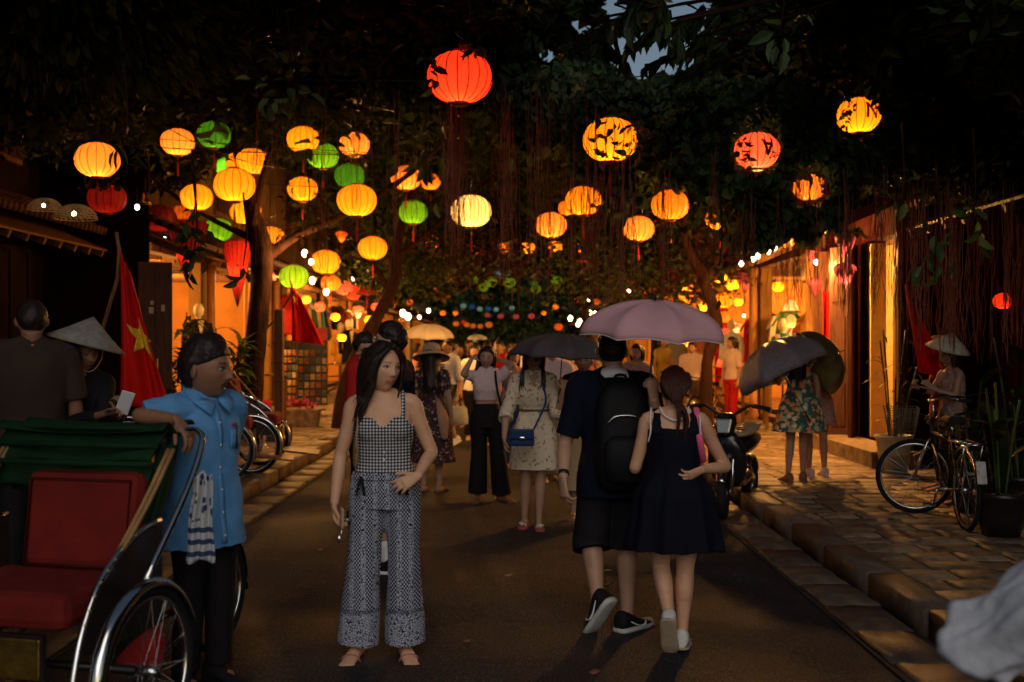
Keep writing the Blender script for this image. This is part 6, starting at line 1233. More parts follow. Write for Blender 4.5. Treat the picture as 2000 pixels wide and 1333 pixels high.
g = MB(); g.add([f.T(V(p)) for p in ((-.045, -.083, 1.392), (.045, -.083, 1.392), (0, -.118, 1.27))], [(0, 1, 2)]); g.build('neckline', mat('bare neck skin', (.40, .225, .145), .5), f.o)
def hx(mb):
    f.curtain(mb, 75, 285, -.2, thick=.03, seed=5)
    for sg in (-1, 1):
        for k in range(3): f.lock(mb, [(sg * .03, -.075, .09), (sg * .078, -.06, .04), (sg * .088, -.05, -.05), (sg * (.085 + .012 * k), -.08, -.15), (sg * (.075 + .02 * k), -.11, -.25 - .02 * k)], .022, .008)
f.cap(off=.015, hairline=.62, fringe=.42, nape=-1.1, side=0, seed=17, extra=hx); f.shoes('slipper', mat('rosy slipper', (.35, .07, .07), .6), MATS['rosy slipper'], .014, kind='slipper')
for q in 'LR':
    g = MB(); M = f.footframe(q)
    for k in range(16): a = k * 2.4; g.ell(M @ V((.03 * math.cos(a) * (k / 16) ** .5, -.12 + .03 * math.sin(a) * (k / 16) ** .5, -.03 + rnd.uniform(-.008, .012))), (.012, .012, .009), 6, 5)
    g.build('fluffy_flower', M_palmhat, f.o)
bc = PX(f, 1020, 855, 9.5); hb = empty('handbag', f.o.location, f.o.rotation_euler[2], 'blue crossbody handbag with oval silver clasp on the cream floral dress', 'handbag'); hb.scale = f.o.scale
g = MB(); g.box(bc, (.215, .09, .145), taper=.94); g.build('pouch', M_leather, hb, bevel=.018); g = MB(); g.box(bc + V((0, -.05, .032)), (.21, .02, .085)); g.build('flap', M_leather, hb, bevel=.009); g = MB(); g.ell(bc + V((0, -.064, .0)), (.032, .006, .014), 16, 8); g.build('clasp', M_chrome, hb)
g = MB(); g.tube([bc + V((.10, 0, .07)), f.T(V((.11, -.135, 1.15))), f.T(V((.085, -.11, 1.30))), f.T(V((.07, -.03, 1.425))), f.T(V((.03, .08, 1.39))), f.T(V((-.08, .12, 1.2))), f.T(V((-.15, .03, 1.0))), bc + V((-.10, 0, .07))], [(.009, .004)] * 8, 6, sub=5, up=(0, 1, 0)); g.build('strap', M_leather, hb)
# ---------------------------------------------------------------- companion in navy tee
f = Fig('companion with glasses, dark navy tee and tan skirt, beneath the black umbrella', gx(1140, 10.35), R(-8), 1.55, 'f', SKIN_M, .0075, head=(0, 0, 0), build=1.08)
setarm(f, 'R', (1090, 795, 10.1), (1092, 775, 9.95), (-.2, -.7, .4), (1, 0, 0), .8); f.body()
f.top('tee_shirt', M_navy, .86, 1.39, .016, .45, .024, .01, wr=(.006, 7, 7, 4, 19)); f.skirt('skirt', M_tan, .30, 1.0, lambda z: (1.0 - z) * .09, fold=.05)
f.cap(off=.016, hairline=.62, fringe=.42, side=.0, nape=-.6, seed=19); f.shoes('sandal', MATS['brown sandal leather'], MATS['brown sandal leather'], .012, kind='slipper')
def glasses(f, lb, m=None, r=.021):
    g = MB(); Mr = f.HM.to_3x3()
    for sg in (-1, 1): g.torus(f.HM @ V((sg * .031, -.104, .006)), r, .0016, 'Y', 20, 5, M=Mr); g.tube([f.HM @ V((sg * .052, -.102, .01)), f.HM @ V((sg * .076, -.06, .012)), f.HM @ V((sg * .08, .01, .008))], .0016, 4)
    g.tube([f.HM @ V((-.010, -.106, .01)), f.HM @ V((.010, -.106, .01))], .0016, 4); o = g.build('glasses', m or M_black, None, f.o.location, f.o.rotation_euler[2]); o.scale = f.o.scale; tag(o, lb, 'glasses')
glasses(f, 'round glasses on the face under the black umbrella')
# ---------------------------------------------------------------- man in white T-shirt with bag
f = Fig('man in printed white T-shirt looking up, carrying a white plastic bag', gx(877, 18.0), R(-52), 1.66, 'm', SKIN_M, .009, head=(-12, -14, 0), legs={'L': ((.09, -.08, .49), (.1, .05, .12), 5, 20), 'R': ((-.09, .0, .48), (-.1, .03, .085), -5, 0)})
setarm(f, 'L', (899, 745, 17.9), (894, 772, 17.75), (0, -.1, -1), (-1, 0, 0), .9)
f.body(eyes=False); f.cap(hairline=.5, side=.25, nape=-.5, seed=21); tt = f.top('tee_shirt', M_white, .82, 1.4, .02, .5, .03, .01, wr=(.008, 6, 6, 4, 21)); f.pants('shorts', mat('patterned shorts', (.08, .11, .09), .8, var=.5, vs=30), .52, .98, .02, wide=lambda u: .1); f.shoes('shoe', M_white, M_white)
g = MB()
for i in range(5):
    for j in range(2): g.box(f.T(V((-.075 + .034 * i, -.134 - .0 * i, 1.275 - .04 * j))), (.022 if i % 2 else .026, .004, .028))
g.build('chest_print', M_blk, tt)
pb = empty('plastic_bag', at(895, 806, 17.6), 0, 'white plastic carrier bag in the hand of the T-shirt man', 'bag'); g = MB(); prof = [(.10, -.2), (.15, -.17), (.155, -.05), (.13, .06), (.10, .10)]; g.lathe(prof, 24, sy=.45, mod=lambda t, z: 1 + .07 * math.sin(5 * t + z * 20)); g.build('sack', mat('white translucent plastic', (.62, .66, .6), .35, trans=.5, bump=.6, bs=14), pb)
for sg in (-1, 1): g = MB(); g.tube([(sg * .07, 0, .08), (sg * .045, 0, .17), (0, 0, .235)], [(.014, .004)] * 3, 6, sub=4); g.build('handle', MATS['white translucent plastic'], pb)
# ---------------------------------------------------------------- woman in sun hat
f = Fig('woman in wide straw sun hat and dark floral dress walking away behind the gingham woman', gx(843, 12.3), R(165), 1.56, 'f', SKIN_M, .0085, head=(0, 14, 6))
f.body(eyes=False); f.cap(hairline=.5, nape=-1, seed=23, extra=lambda mb: f.curtain(mb, 70, 290, -.36, thick=.035, seed=6)); f.top('floral_dress', M_flor3, .35, 1.38, .016, .3, .02, flare=lambda z: max(0, 1.05 - z) * .14, fold=.06); f.shoes('sandal', MATS['brown sandal leather'], MATS['brown sandal leather'], .012, kind='slipper')
g = MB(); g.tube([f.T(V((-.12, .12, 1.05))), f.T(V((-.19, .14, .85))), f.T(V((-.21, .16, .66)))], [(.05, .02), (.11, .025), (.07, .02)], 12, sub=4, round_=True); g.build('tied_jacket', mat('beige jacket cloth', (.3, .2, .14), .85, bump=.3), f.o)
def sunhat(f, lb, m=M_straw, Rb=.20):
    o = empty('sun_hat', f.o.matrix_basis @ f.hc if 0 else V(f.o.location) + Matrix.Rotation(f.o.rotation_euler[2], 3, 'Z') @ (f.hc * f.k), f.o.rotation_euler[2], lb, 'hat'); Mh = f.HM.to_3x3()
    g = MB(); g.lathe([(.02, .165), (.06, .16), (.088, .135), (.098, .09), (.102, .05)], 28, sy=1.15, M=Mh, caps=False); g.build('hat_crown', m, o, solid=.004)
    g = MB(); g.lathe([(.102, .05), (.13, .045), (.165, .03), (Rb, .0)], 40, sy=1.12, M=Mh, caps=False, mod=lambda t, z: 1 + (.05 - z) * .9 * math.sin(3 * t + .7)); q = g.build('brim', m, o, solid=.004)
    g = MB(); g.lathe([(.104, .05), (.103, .075)], 28, sy=1.15, M=Mh, caps=False); g.build('hat_band', M_tan, o, solid=.003)
sunhat(f, 'floppy straw sun hat on the woman behind the gingham woman')
# ---------------------------------------------------------------- men behind the gingham woman
f = Fig('man in loose red T-shirt in profile, standing behind the gingham woman', gx(706, 10.4), R(76), 1.70, 'm', SKIN_M, .0075, head=(10, 4, 0), lean=(2, 0))
f.arms['R'] = (V((-.21, -.02, 1.07)), V((-.16, -.22, .98)), V((.2, -1, 0)), V((1, 0, 0)), .5); f.body(eyes=True); f.cap(hairline=.42, fringe=.12, side=.22, nape=-.45, seed=25, off=.018); f.top('tee_shirt', M_redt, .80, 1.405, .022, .52, .035, .015, flare=lambda z: max(0, 1.1 - z) * .12, wr=(.012, 6, 6, 3, 25)); f.pants('trousers', M_blk, .1, .98, .014, wide=lambda u: .085 - .02 * u); f.shoes('shoe', M_blk, M_white)
f = Fig('tall man with curly hair, glasses and navy shirt, mostly hidden behind the gingham woman', gx(764, 8.0), R(-112), 1.735, 'm', SKIN_M, .0065, head=(18, -4, 0), legs={'L': ((.09, -.01, .49), (.095, .015, .085), 8, 0), 'R': ((-.09, -.01, .49), (-.10, .015, .085), 30, 0)})
f.body(); f.cap(hairline=.5, side=.2, nape=-.5, seed=27, off=.022, rough=.012, big=1.2); f.top('shirt', M_navy, .84, 1.4, .018, .5, .026, .01, wr=(.008, 6, 6, 4, 27)); f.pants('shorts', M_blk, .5, .98, .016, wide=lambda u: .09); f.shoes('sneaker', M_blk, M_white, .03)
for q in 'LR': g = MB(); an = f.legs[q][1]; g.tube([an + V((0, -.003, .14)), an + V((0, 0, .06)), an], [.044, .04, .042], 12, sub=2); g.build('sock', M_white, f.o)
glasses(f, 'thin metal glasses of the curly-haired man behind', M_chrome)
# ---------------------------------------------------------------- umbrella pair on the right pavement
f = Fig('girl in bright floral dress seen from behind under the grey umbrella', gx(1562, 12.1, .13), R(172), 1.58, 'f', SKIN_M, .008, legs={'L': ((.10, -.02, .475), (.13, .03, .085), 20, 0), 'R': ((-.04, -.01, .475), (-.045, -.10, .085), -5, 0)}, lean=(-4, 3))
f.arms['L'] = (V((.22, -.1, 1.1)), V((.18, -.28, 1.22)), V((0, -.3, 1)), V((-1, 0, 0)), 1.1); f.body(eyes=False); f.cap(hairline=.5, nape=-1, seed=29, extra=lambda mb: f.curtain(mb, 60, 300, -.36, thick=.035, seed=7)); f.top('floral_dress', M_flor2, .57, 1.36, .014, .14, .016, flare=lambda z: max(0, 1.04 - z) * .26, fold=.10, wr=(.01, 6, 6, 2, 29)); f.shoes('shoe', MATS['brown sandal leather'], MATS['brown sandal leather'], .02)
f = Fig('friend in ochre print dress half hidden behind the girl in bright floral dress', gx(1594, 12.6, .13), R(190), 1.56, 'f', SKIN_M, .009)
f.arms['R'] = (V((-.2, -.12, 1.12)), V((-.16, -.26, 1.26)), V((0, -.3, 1)), V((1, 0, 0)), 1.1); f.body(eyes=False); f.cap(hairline=.5, nape=-1, seed=31, extra=lambda mb: f.curtain(mb, 70, 290, -.25, thick=.03, seed=8)); f.top('print_dress', M_flor4, .62, 1.36, .016, .3, .02, flare=lambda z: max(0, 1.0 - z) * .14, fold=.08); f.shoes('shoe', M_blush, M_blush)
# ---------------------------------------------------------------- conical hats
def conehat(f, lb, r=.215, h=.17, tilt=(0, 0), m=M_palmhat, up=.065):
    o = empty('conical_hat', V(f.o.location) + Matrix.Rotation(f.o.rotation_euler[2], 3, 'Z') @ ((f.HM @ V((0, .005, up))) * f.k), f.o.rotation_euler[2], lb, 'hat', 'conical palm leaf hats'); Mh = Matrix.Rotation(R(tilt[0]), 3, 'X') @ Matrix.Rotation(R(tilt[1]), 3, 'Y')
    g = MB(); g.lathe([(.004, h), (.06, h * .74), (.13, h * .42), (r, 0)], 36, M=Mh, caps=False); g.build('cone', m, o, solid=.003)
    for k in range(5): rr = r * (k + 1) / 5; g = MB(); g.torus(Mh @ V((0, 0, h * (1 - rr / r) * .985 - .004)), rr * .985, .0022, 'Z', 30, 4, M=Mh); g.build('bamboo_hoop', M_tan, o)
    g = MB(); g.tube([Mh @ V((-.09, 0, .06)), (-.085, -.03, -.09), (0, -.06, -.165), (.085, -.03, -.09), Mh @ V((.09, 0, .06))], .003, 4, sub=4); g.build('chin_strap', M_salm, o); return o
def phone(p, rz, lb, m=None, rx=.5):
    o = empty('mobile_phone', p, rz, lb, 'phone'); g = MB(); g.box((0, 0, 0), (.075, .009, .15), rx=rx, ry=.3); g.build('case', m or M_black, o, bevel=.004); return o
f = Fig('person in tilted conical hat and floral vest holding a phone behind the parked bicycle', gx(1862, 10.5, .13), R(-80), 1.47, 'f', SKIN_M, .008, head=(0, 12, 0), lean=(4, 0))
f.arms['R'] = (V((-.2, -.13, 1.15)), V((-.12, -.34, 1.2)), V((.2, -.6, .6)), V((.6, 0, .2)), .7); f.arms['L'] = (V((.2, -.1, 1.12)), V((.1, -.3, 1.2)), V((-.1, -.6, .6)), V((-.6, 0, .2)), .7)
f.body(); f.cap(hairline=.5, nape=-.9, seed=33, extra=lambda mb: f.curtain(mb, 70, 290, -.2, thick=.03, seed=8)); f.top('floral_vest', M_flor4, .8, 1.37, .016, None); f.pants('floral_trousers', M_flor3, .12, 1.0, .016, wide=lambda u: .09); f.shoes('slipper', M_salm, M_salm, kind='slipper'); conehat(f, 'conical palm-leaf hat catching yellow light, right, worn by the phone holder', .2, .155, (-8, 14)); phone(at(1806, 757, 10.5), .3, 'dark phone lifted by the person in the conical hat at right')
f = Fig('second hatted person almost hidden behind the phone holder at right', gx(1838, 11.4, .13), R(-100), 1.50, 'f', SKIN_D, .01); f.body(); f.cap(seed=34); f.top('shirt', M_redt, .85, 1.39, .016, .5, .02); f.pants('trousers', M_blk, .1, 1.0, .014); f.shoes('slipper', M_salm, M_salm, kind='slipper'); sunhat(f, 'flat-topped yellow straw hat behind the conical one on the right', M_straw, .17)
f = Fig('person in dark clothes under a pale conical hat behind the cyclo at left', gx(158, 6.9, .13), R(40), 1.52, 'f', SKIN_D, .008, head=(10, 12, 4), lean=(5, 0))
setarm(f, 'R', (130, 830, 6.7), (205, 808, 6.5), (.9, -.1, .2), (0, -.5, -.6), .6); setarm(f, 'L', (205, 830, 6.7), (236, 806, 6.55), (.2, -.3, .8), (-.5, .2, 0), .8)
f.body(); f.cap(hairline=.5, nape=-.9, seed=35); f.top('blouse', M_blk, .8, 1.39, .018, .9, .02, .0); f.pants('trousers', M_blk, .1, 1.0, .014); f.shoes('slipper', M_blk, M_blk, kind='slipper'); conehat(f, 'grey-white conical hat in front of the red flag at left', .235, .17, (6, 14), mat('shaded palm leaf hat', (.22, .2, .18), .7, var=.2, vs=25, bump=.3, bs=70)); phone(at(244, 787, 6.5), .4, 'white phone in the hands of the person under the pale conical hat', M_white)  # darker copy of the hat colour, the shade at left painted in
f = Fig('person in shaded beige shirt seen from behind at the left edge', gx(62, 6.6, .13), R(205), 1.72, 'm', SKIN_D, .009, head=(0, 14, 0), build=1.1); f.body(eyes=False); f.cap(seed=36); f.top('shirt', mat('shaded beige cotton', (.04, .025, .018), .85, var=.15, bump=.3), .78, 1.395, .02, .48, .03, .01, wr=(.012, 5, 5, 3, 36)); f.pants('trousers', M_blk, .1, .98, .014); f.shoes('shoe', M_blk, M_blk)  # beige shirt set near black, its deep shade put into the colour
# ---------------------------------------------------------------- passer-by at the right edge, cut by the frame
f = Fig('passer-by in loose white shirt cut off by the right edge, only the sleeve in view', V((1.64, 2.42, 0)), R(160), 1.58, 'm', SKIN_M, .007)
f.arms['L'] = (V((.335, -.04, 1.12)), V((.50, -.13, .985)), V((.5, -.2, -.4)), V((-.4, 0, -.5)), .5)
f.body(eyes=False); f.cap(seed=37); sht = f.top('shirt', mat('white crumpled cotton', (.48, .5, .56), .85, var=.12, bump=.9, bs=18), .70, 1.4, .03, .3, .03, 0, flare=lambda z: max(0, 1.2 - z) * .12, wr=(.02, 7, 7, 4, 37), fold=.08)
g = MB(); ax = [f.sh['L'], f.sh['L'].lerp(f.arms['L'][0], .5), f.arms['L'][0], f.arms['L'][0].lerp(f.arms['L'][1], .6), f.arms['L'][1], f.arms['L'][1] + V((.06, -.03, -.05)), f.arms['L'][1] + V((.14, -.06, -.10))]; P_ = cat_rom(ax, 6); rings = []
for i, p in enumerate(P_):
    u = i / (len(P_) - 1); dd = V(P_[min(i + 1, len(P_) - 1)] - P_[max(0, i - 1)]).normalized(); a_, b_ = frame(dd, (0, 0, 1)); rad = .072 + .030 * u - .016 * math.sin(u * 9) * u; ring = []
    for j in range(64):
        t = 2 * PI * j / 64; m_ = 1 + .10 * math.sin(3 * t + 4 * u) + .07 * math.sin(7 * t - 9 * u + 1) + .045 * math.sin(13 * t + 17 * u) + .16 * u * max(0, math.sin(t - .6)) ** 3 + .05 * mnoise.noise((3 * math.cos(t), 3 * math.sin(t), u * 9)); ring.append(V(p) + a_ * (rad * .75 * m_ * math.cos(t)) + b_ * (rad * 1.1 * m_ * math.sin(t)) + dd * (.05 * u ** 3 * math.sin(2 * t + 1)))
    rings.append(ring)
g.rings(rings, True); g.build('sleeve', MATS['white crumpled cotton'], sht); f.pants('jeans', M_denim, .09, .98, .02, wide=lambda u: .1); f.shoes('shoe', M_blk, M_white)
# ---------------------------------------------------------------- the crowd further down the street
CROWD = [ # px, Y, H, rz, top, bottom, sex, label, z
 (930, 24.0, 1.62, 10, M_salm, M_blk, 'm', 'distant man in salmon shirt under the small white umbrella'), (902, 22.0, 1.60, -30, M_blk, M_blk, 'f', 'distant person in black left of the crop-top woman'), (915, 27.0, 1.7, 60, M_blush, M_denim, 'm', 'distant man in pale shirt in profile, middle of the crowd'),
 (951, 26.0, 1.68, 170, M_tan, M_blk, 'm', 'distant man in tan shirt walking away behind the raised arms'), (1003, 14.5, 1.53, 5, M_grey, M_denim, 'f', 'woman in grey tube top behind the floral dress, left of it'), (1078, 13.2, 1.64, 12, M_blush, M_tan, 'm', 'man in pale pink shirt behind the shaft of the black umbrella'),
 (838, 20.5, 1.55, 175, M_blk, M_blk, 'f', 'person in black holding the cream umbrella'), (1244, 14.5, 1.60, -20, M_flor4, M_blk, 'f', 'woman in faded floral blouse half hidden by the backpack man'), (868, 30, 1.66, 20, M_navy, M_blk, 'm', 'far figure in navy near the left kerb'),
 (985, 31, 1.6, -10, M_redt, M_blk, 'f', 'far figure in red near the street centre'), (1020, 28, 1.7, 180, M_blk, M_denim, 'm', 'far figure in black walking away left of the black umbrella'), (890, 36, 1.66, 0, M_blush, M_blk, 'f', 'very distant figure in pale top, left'), (963, 38, 1.7, 180, M_grey, M_blk, 'm', 'very distant figure in grey, centre'),
 (1060, 36, 1.66, 15, M_salm, M_blk, 'f', 'very distant figure in salmon, right of centre'), (1295, 23.5, 1.62, 25, M_olive, M_olive, 'f', 'woman in olive yellow dress seen under the pink umbrella'), (1318, 25.0, 1.72, -15, M_grey, M_tan, 'm', 'man in grey shirt beside the woman in olive dress'), (1430, 20.5, 1.6, -60, M_blush, M_redt, 'f', 'shopper reaching toward the shelves left of the grey umbrella'),
 (920, 45, 1.66, 0, M_navy, M_blk, 'm', 'tiny figure in navy where the street fades'), (1000, 48, 1.66, 0, M_white, M_blk, 'f', 'tiny figure in white where the street fades'), (815, 26, 1.62, 90, M_salm, M_blk, 'f', 'figure in salmon top partly behind the sun hat'),
 (925, 19, 1.58, 10, M_white, M_blk, 'f', 'woman in white blouse in the crowd behind the crop top'), (975, 18, 1.66, -25, M_redt, M_denim, 'm', 'man in red shirt deep behind the raised left elbow'), (1025, 19, 1.6, 15, M_white, M_tan, 'f', 'woman in white behind the woman in grey'),
 (945, 33, 1.62, 180, M_redt, M_blk, 'f', 'far walker in red, centre of the crowd'), (880, 25, 1.68, -160, M_white, M_blk, 'm', 'far walker in white near the cream umbrella'), (852, 33, 1.6, 30, M_redt, M_blk, 'f', 'far walker in red right of the cream umbrella'), (1005, 40, 1.66, 20, M_blush, M_blk, 'm', 'far walker in pale pink under the tiny lanterns'),
 (1115, 24, 1.7, 170, M_blush, M_blk, 'm', 'walker in pale pink right of the black umbrella'), (1150, 30, 1.62, 0, M_salm, M_denim, 'f', 'walker in salmon beyond the navy companion')]
for i, (px, Y, H, rz, tm, bm, sx, lb) in enumerate(CROWD):
    z = .13 if px > 1270 else 0; f = Fig(lb, gx(px, Y, z), R(rz), H, sx, SKIN_M, .012 if Y < 22 else .018, group='people further down the street', head=(rnd.uniform(-15, 15), 2, 0), legs={'L': ((.09, -.05, .475), (.09, rnd.uniform(-.08, .12), .085), 5, 0)})
    f.body(eyes=Y < 20); f.cap(hairline=.52, side=.0 if sx == 'm' else -.3, nape=-.6 if sx == 'm' else -.95, seed=40 + i, extra=(lambda mb: f.curtain(mb, 80, 280, -.2, thick=.03, seed=i)) if sx == 'f' else None)
    if 'tube' in lb: f.top('tube_top', tm, 1.0, 1.27, .012, None); 
    elif tm is bm or 'floral' in lb: f.top('dress', tm, .55, 1.37, .016, .2, .02, flare=lambda z: max(0, 1.05 - z) * .12)
    else: f.top('shirt', tm, .86, 1.39, .018, .48, .025)
    if not (tm is bm): f.pants('trousers', bm, .1, 1.0, .014, wide=lambda u: .085 - .015 * u)
# ---------------------------------------------------------------- umbrellas
def umbrella(p, r, h, m, label, tilt=(0, 0), rz=0, shaft=.55, piping=None, n=8, hook=True, inner=None):
    o = empty('umbrella', p, rz, label, 'umbrella', 'open umbrellas'); o.rotation_euler = (R(tilt[0]), R(tilt[1]), rz)
    def pt(t, u): # u 0 apex .. 1 rim ; t angle
        sect = 2 * PI / n; ph = (t % sect) / sect; sag = math.sin(PI * ph); rr = r * (math.sin(u * PI / 2) ** 1.0) * (1 - (1 - math.cos(sect / 2) / math.cos(sect * (ph - .5))) * u ** .5) * (1 - .035 * sag * u) ; z = h * (math.cos(u * PI / 2 * .96) - math.cos(PI / 2 * .96)) - .05 * sag * u * (1 - u) * 2 + .016 * sag * u ** 3
        return V((rr * math.cos(t), rr * math.sin(t), z))
    g = MB(); nu, nv = n * 8, 10; vs = [pt(2 * PI * i / nu, .02 + .98 * j / nv) for i in range(nu) for j in range(nv + 1)]; fs = [(i * (nv + 1) + j, ((i + 1) % nu) * (nv + 1) + j, ((i + 1) % nu) * (nv + 1) + j + 1, i * (nv + 1) + j + 1) for i in range(nu) for j in range(nv)]
    g.add(vs, fs); cp = g.build('canopy', m, o, solid=.002)
    if piping: g = MB(); g.rings([[pt(2 * PI * i / nu, 1.0) + V((.003 * math.cos(a) * math.cos(2 * PI * i / nu), .003 * math.cos(a) * math.sin(2 * PI * i / nu), .003 * math.sin(a))) for a in (0, PI / 2, PI, 3 * PI / 2)] for i in list(range(nu)) + [0]], False); g.build('rim_piping', piping, cp)
    for k in range(n): t = 2 * PI * k / n; g = MB(); g.tube([pt(t, u) - V((0, 0, .006)) for u in (.03, .25, .5, .75, 1.0)], .0022, 4, sub=2); g.tube([V((0, 0, h * .45)), pt(t, .5) - V((0, 0, .008))], .002, 4); g.build('rib', M_chrome, o)
    g = MB(); g.tube([(0, 0, h * 1.0), (0, 0, -shaft)], .0055, 8); g.build('shaft', M_chrome, o); g = MB(); g.tube([(0, 0, h * .94), (0, 0, h + .035)], [.008, .004], 8); g.build('tip', M_black, o)
    g = MB(); g.tube([(0, 0, -shaft + .0), (0, 0, -shaft - .10)], [.012, .014], 8, round_=True); g.build('handle', M_black, o); return o
M_upink = mat('dusty pink umbrella cloth', (.70, .40, .44), .75, var=.05, trans=.25, bump=.15, bs=60); M_udark = mat('charcoal umbrella cloth', (.07, .06, .062), .6, var=.1, trans=.12, bump=.15, bs=60); M_ucream = mat('cream umbrella cloth', (.88, .80, .66), .7, var=.05, trans=.4)
M_ugrey = mat('wet grey umbrella cloth', (.22, .20, .23), .3, var=.3, vs=60, trans=.15, bump=.9, bs=140); M_ugreen = mat('olive grey umbrella cloth', (.16, .15, .06), .4, var=.4, vs=3, trans=.3, bump=.5, bs=100)
umbrella(at(1275, 660, 6.08), .405, .215, M_upink, 'dusty pink umbrella with white rim held by the couple from behind', (5, 2), R(12), .25, M_white)
umbrella(at(1097, 700, 9.66), .44, .225, M_udark, 'charcoal umbrella over the woman in cream floral dress', (2, 3), R(8), .27)
umbrella(at(838, 660, 20.2), .44, .26, M_ucream, 'cream umbrella held up in the crowd left of centre', (6, 2), 0, .35)
umbrella(at(932, 664, 24), .21, .12, M_white, 'small white umbrella far down the street', (3, 0), 0, .3)
umbrella(at(1535, 735, 11.8), .52, .42, M_ugrey, 'wet grey umbrella tilted over the girl in bright floral dress', (-14, -24), R(10), .42)
umbrella(at(1590, 712, 12.35), .38, .32, M_ugreen, 'olive umbrella behind the grey one, tipped to the right', (20, 62), R(0), .4)
# ================================================================ wheels, cyclos, bicycles, motorbike
def wheel(parent, c, r, M, spokes=28, tyre=.022, fender=None, name='wheel'):
    """M turns the wheel (axle along local x) ; spokes are one thin wire each and stay joined as stuff"""
    g = MB(); g.torus(c, r - tyre, tyre, 'X', 40, 8, M=M); w = g.build('tyre', M_rubber, parent); w.name = name
    g = MB(); g.torus(c, r - tyre * 2.1, (.009, .014), 'X', 40, 6, M=M); g.build('rim', M_chrome, w)
    g = MB(); g.tube([V(c) + M @ V((-.045, 0, 0)), V(c) + M @ V((.045, 0, 0))], .022, 10); g.build('hub', M_chrome, w)
    g = MB()
    for k in range(spokes):
        a = 2 * PI * k / spokes; b_ = a + (.5 if k % 2 else -.5); sd_ = .03 if k % 4 < 2 else -.03
        g.tube([V(c) + M @ V((sd_, .02 * math.cos(a), .02 * math.sin(a))), V(c) + M @ V((0, (r - tyre * 2.2) * math.cos(b_), (r - tyre * 2.2) * math.sin(b_)))], .0014, 3, caps=False)
    o = g.build('spokes', M_chrome, w); o['kind'] = 'stuff'
    if fender:
        a0, a1, wid = fender; g = MB(); rings = []
        for i in range(25):
            a = R(a0 + (a1 - a0) * i / 24); rings.append([V(c) + M @ V((wid * math.sin(b_), (r + .03 - .022 * (1 - math.cos(b_)) * 2) * math.cos(a), (r + .03 - .022 * (1 - math.cos(b_)) * 2) * math.sin(a))) for b_ in (-1.3, -.8, -.4, 0, .4, .8, 1.3)])
        g.rings(rings, False, closed=False); g.build('fender', M_chrome, w, solid=.003)
    return w
I3 = Matrix.Identity(3)
M_seatred = mat('dark red velvet seat', (.15, .012, .009), .9, var=.2, bump=.2, spec=.2); M_hood = mat('green canvas hood', (.006, .026, .010), .75, var=.25, bump=.4, bs=18); M_panel = mat('black lacquer panel', (.015, .01, .01), .3, var=.3)
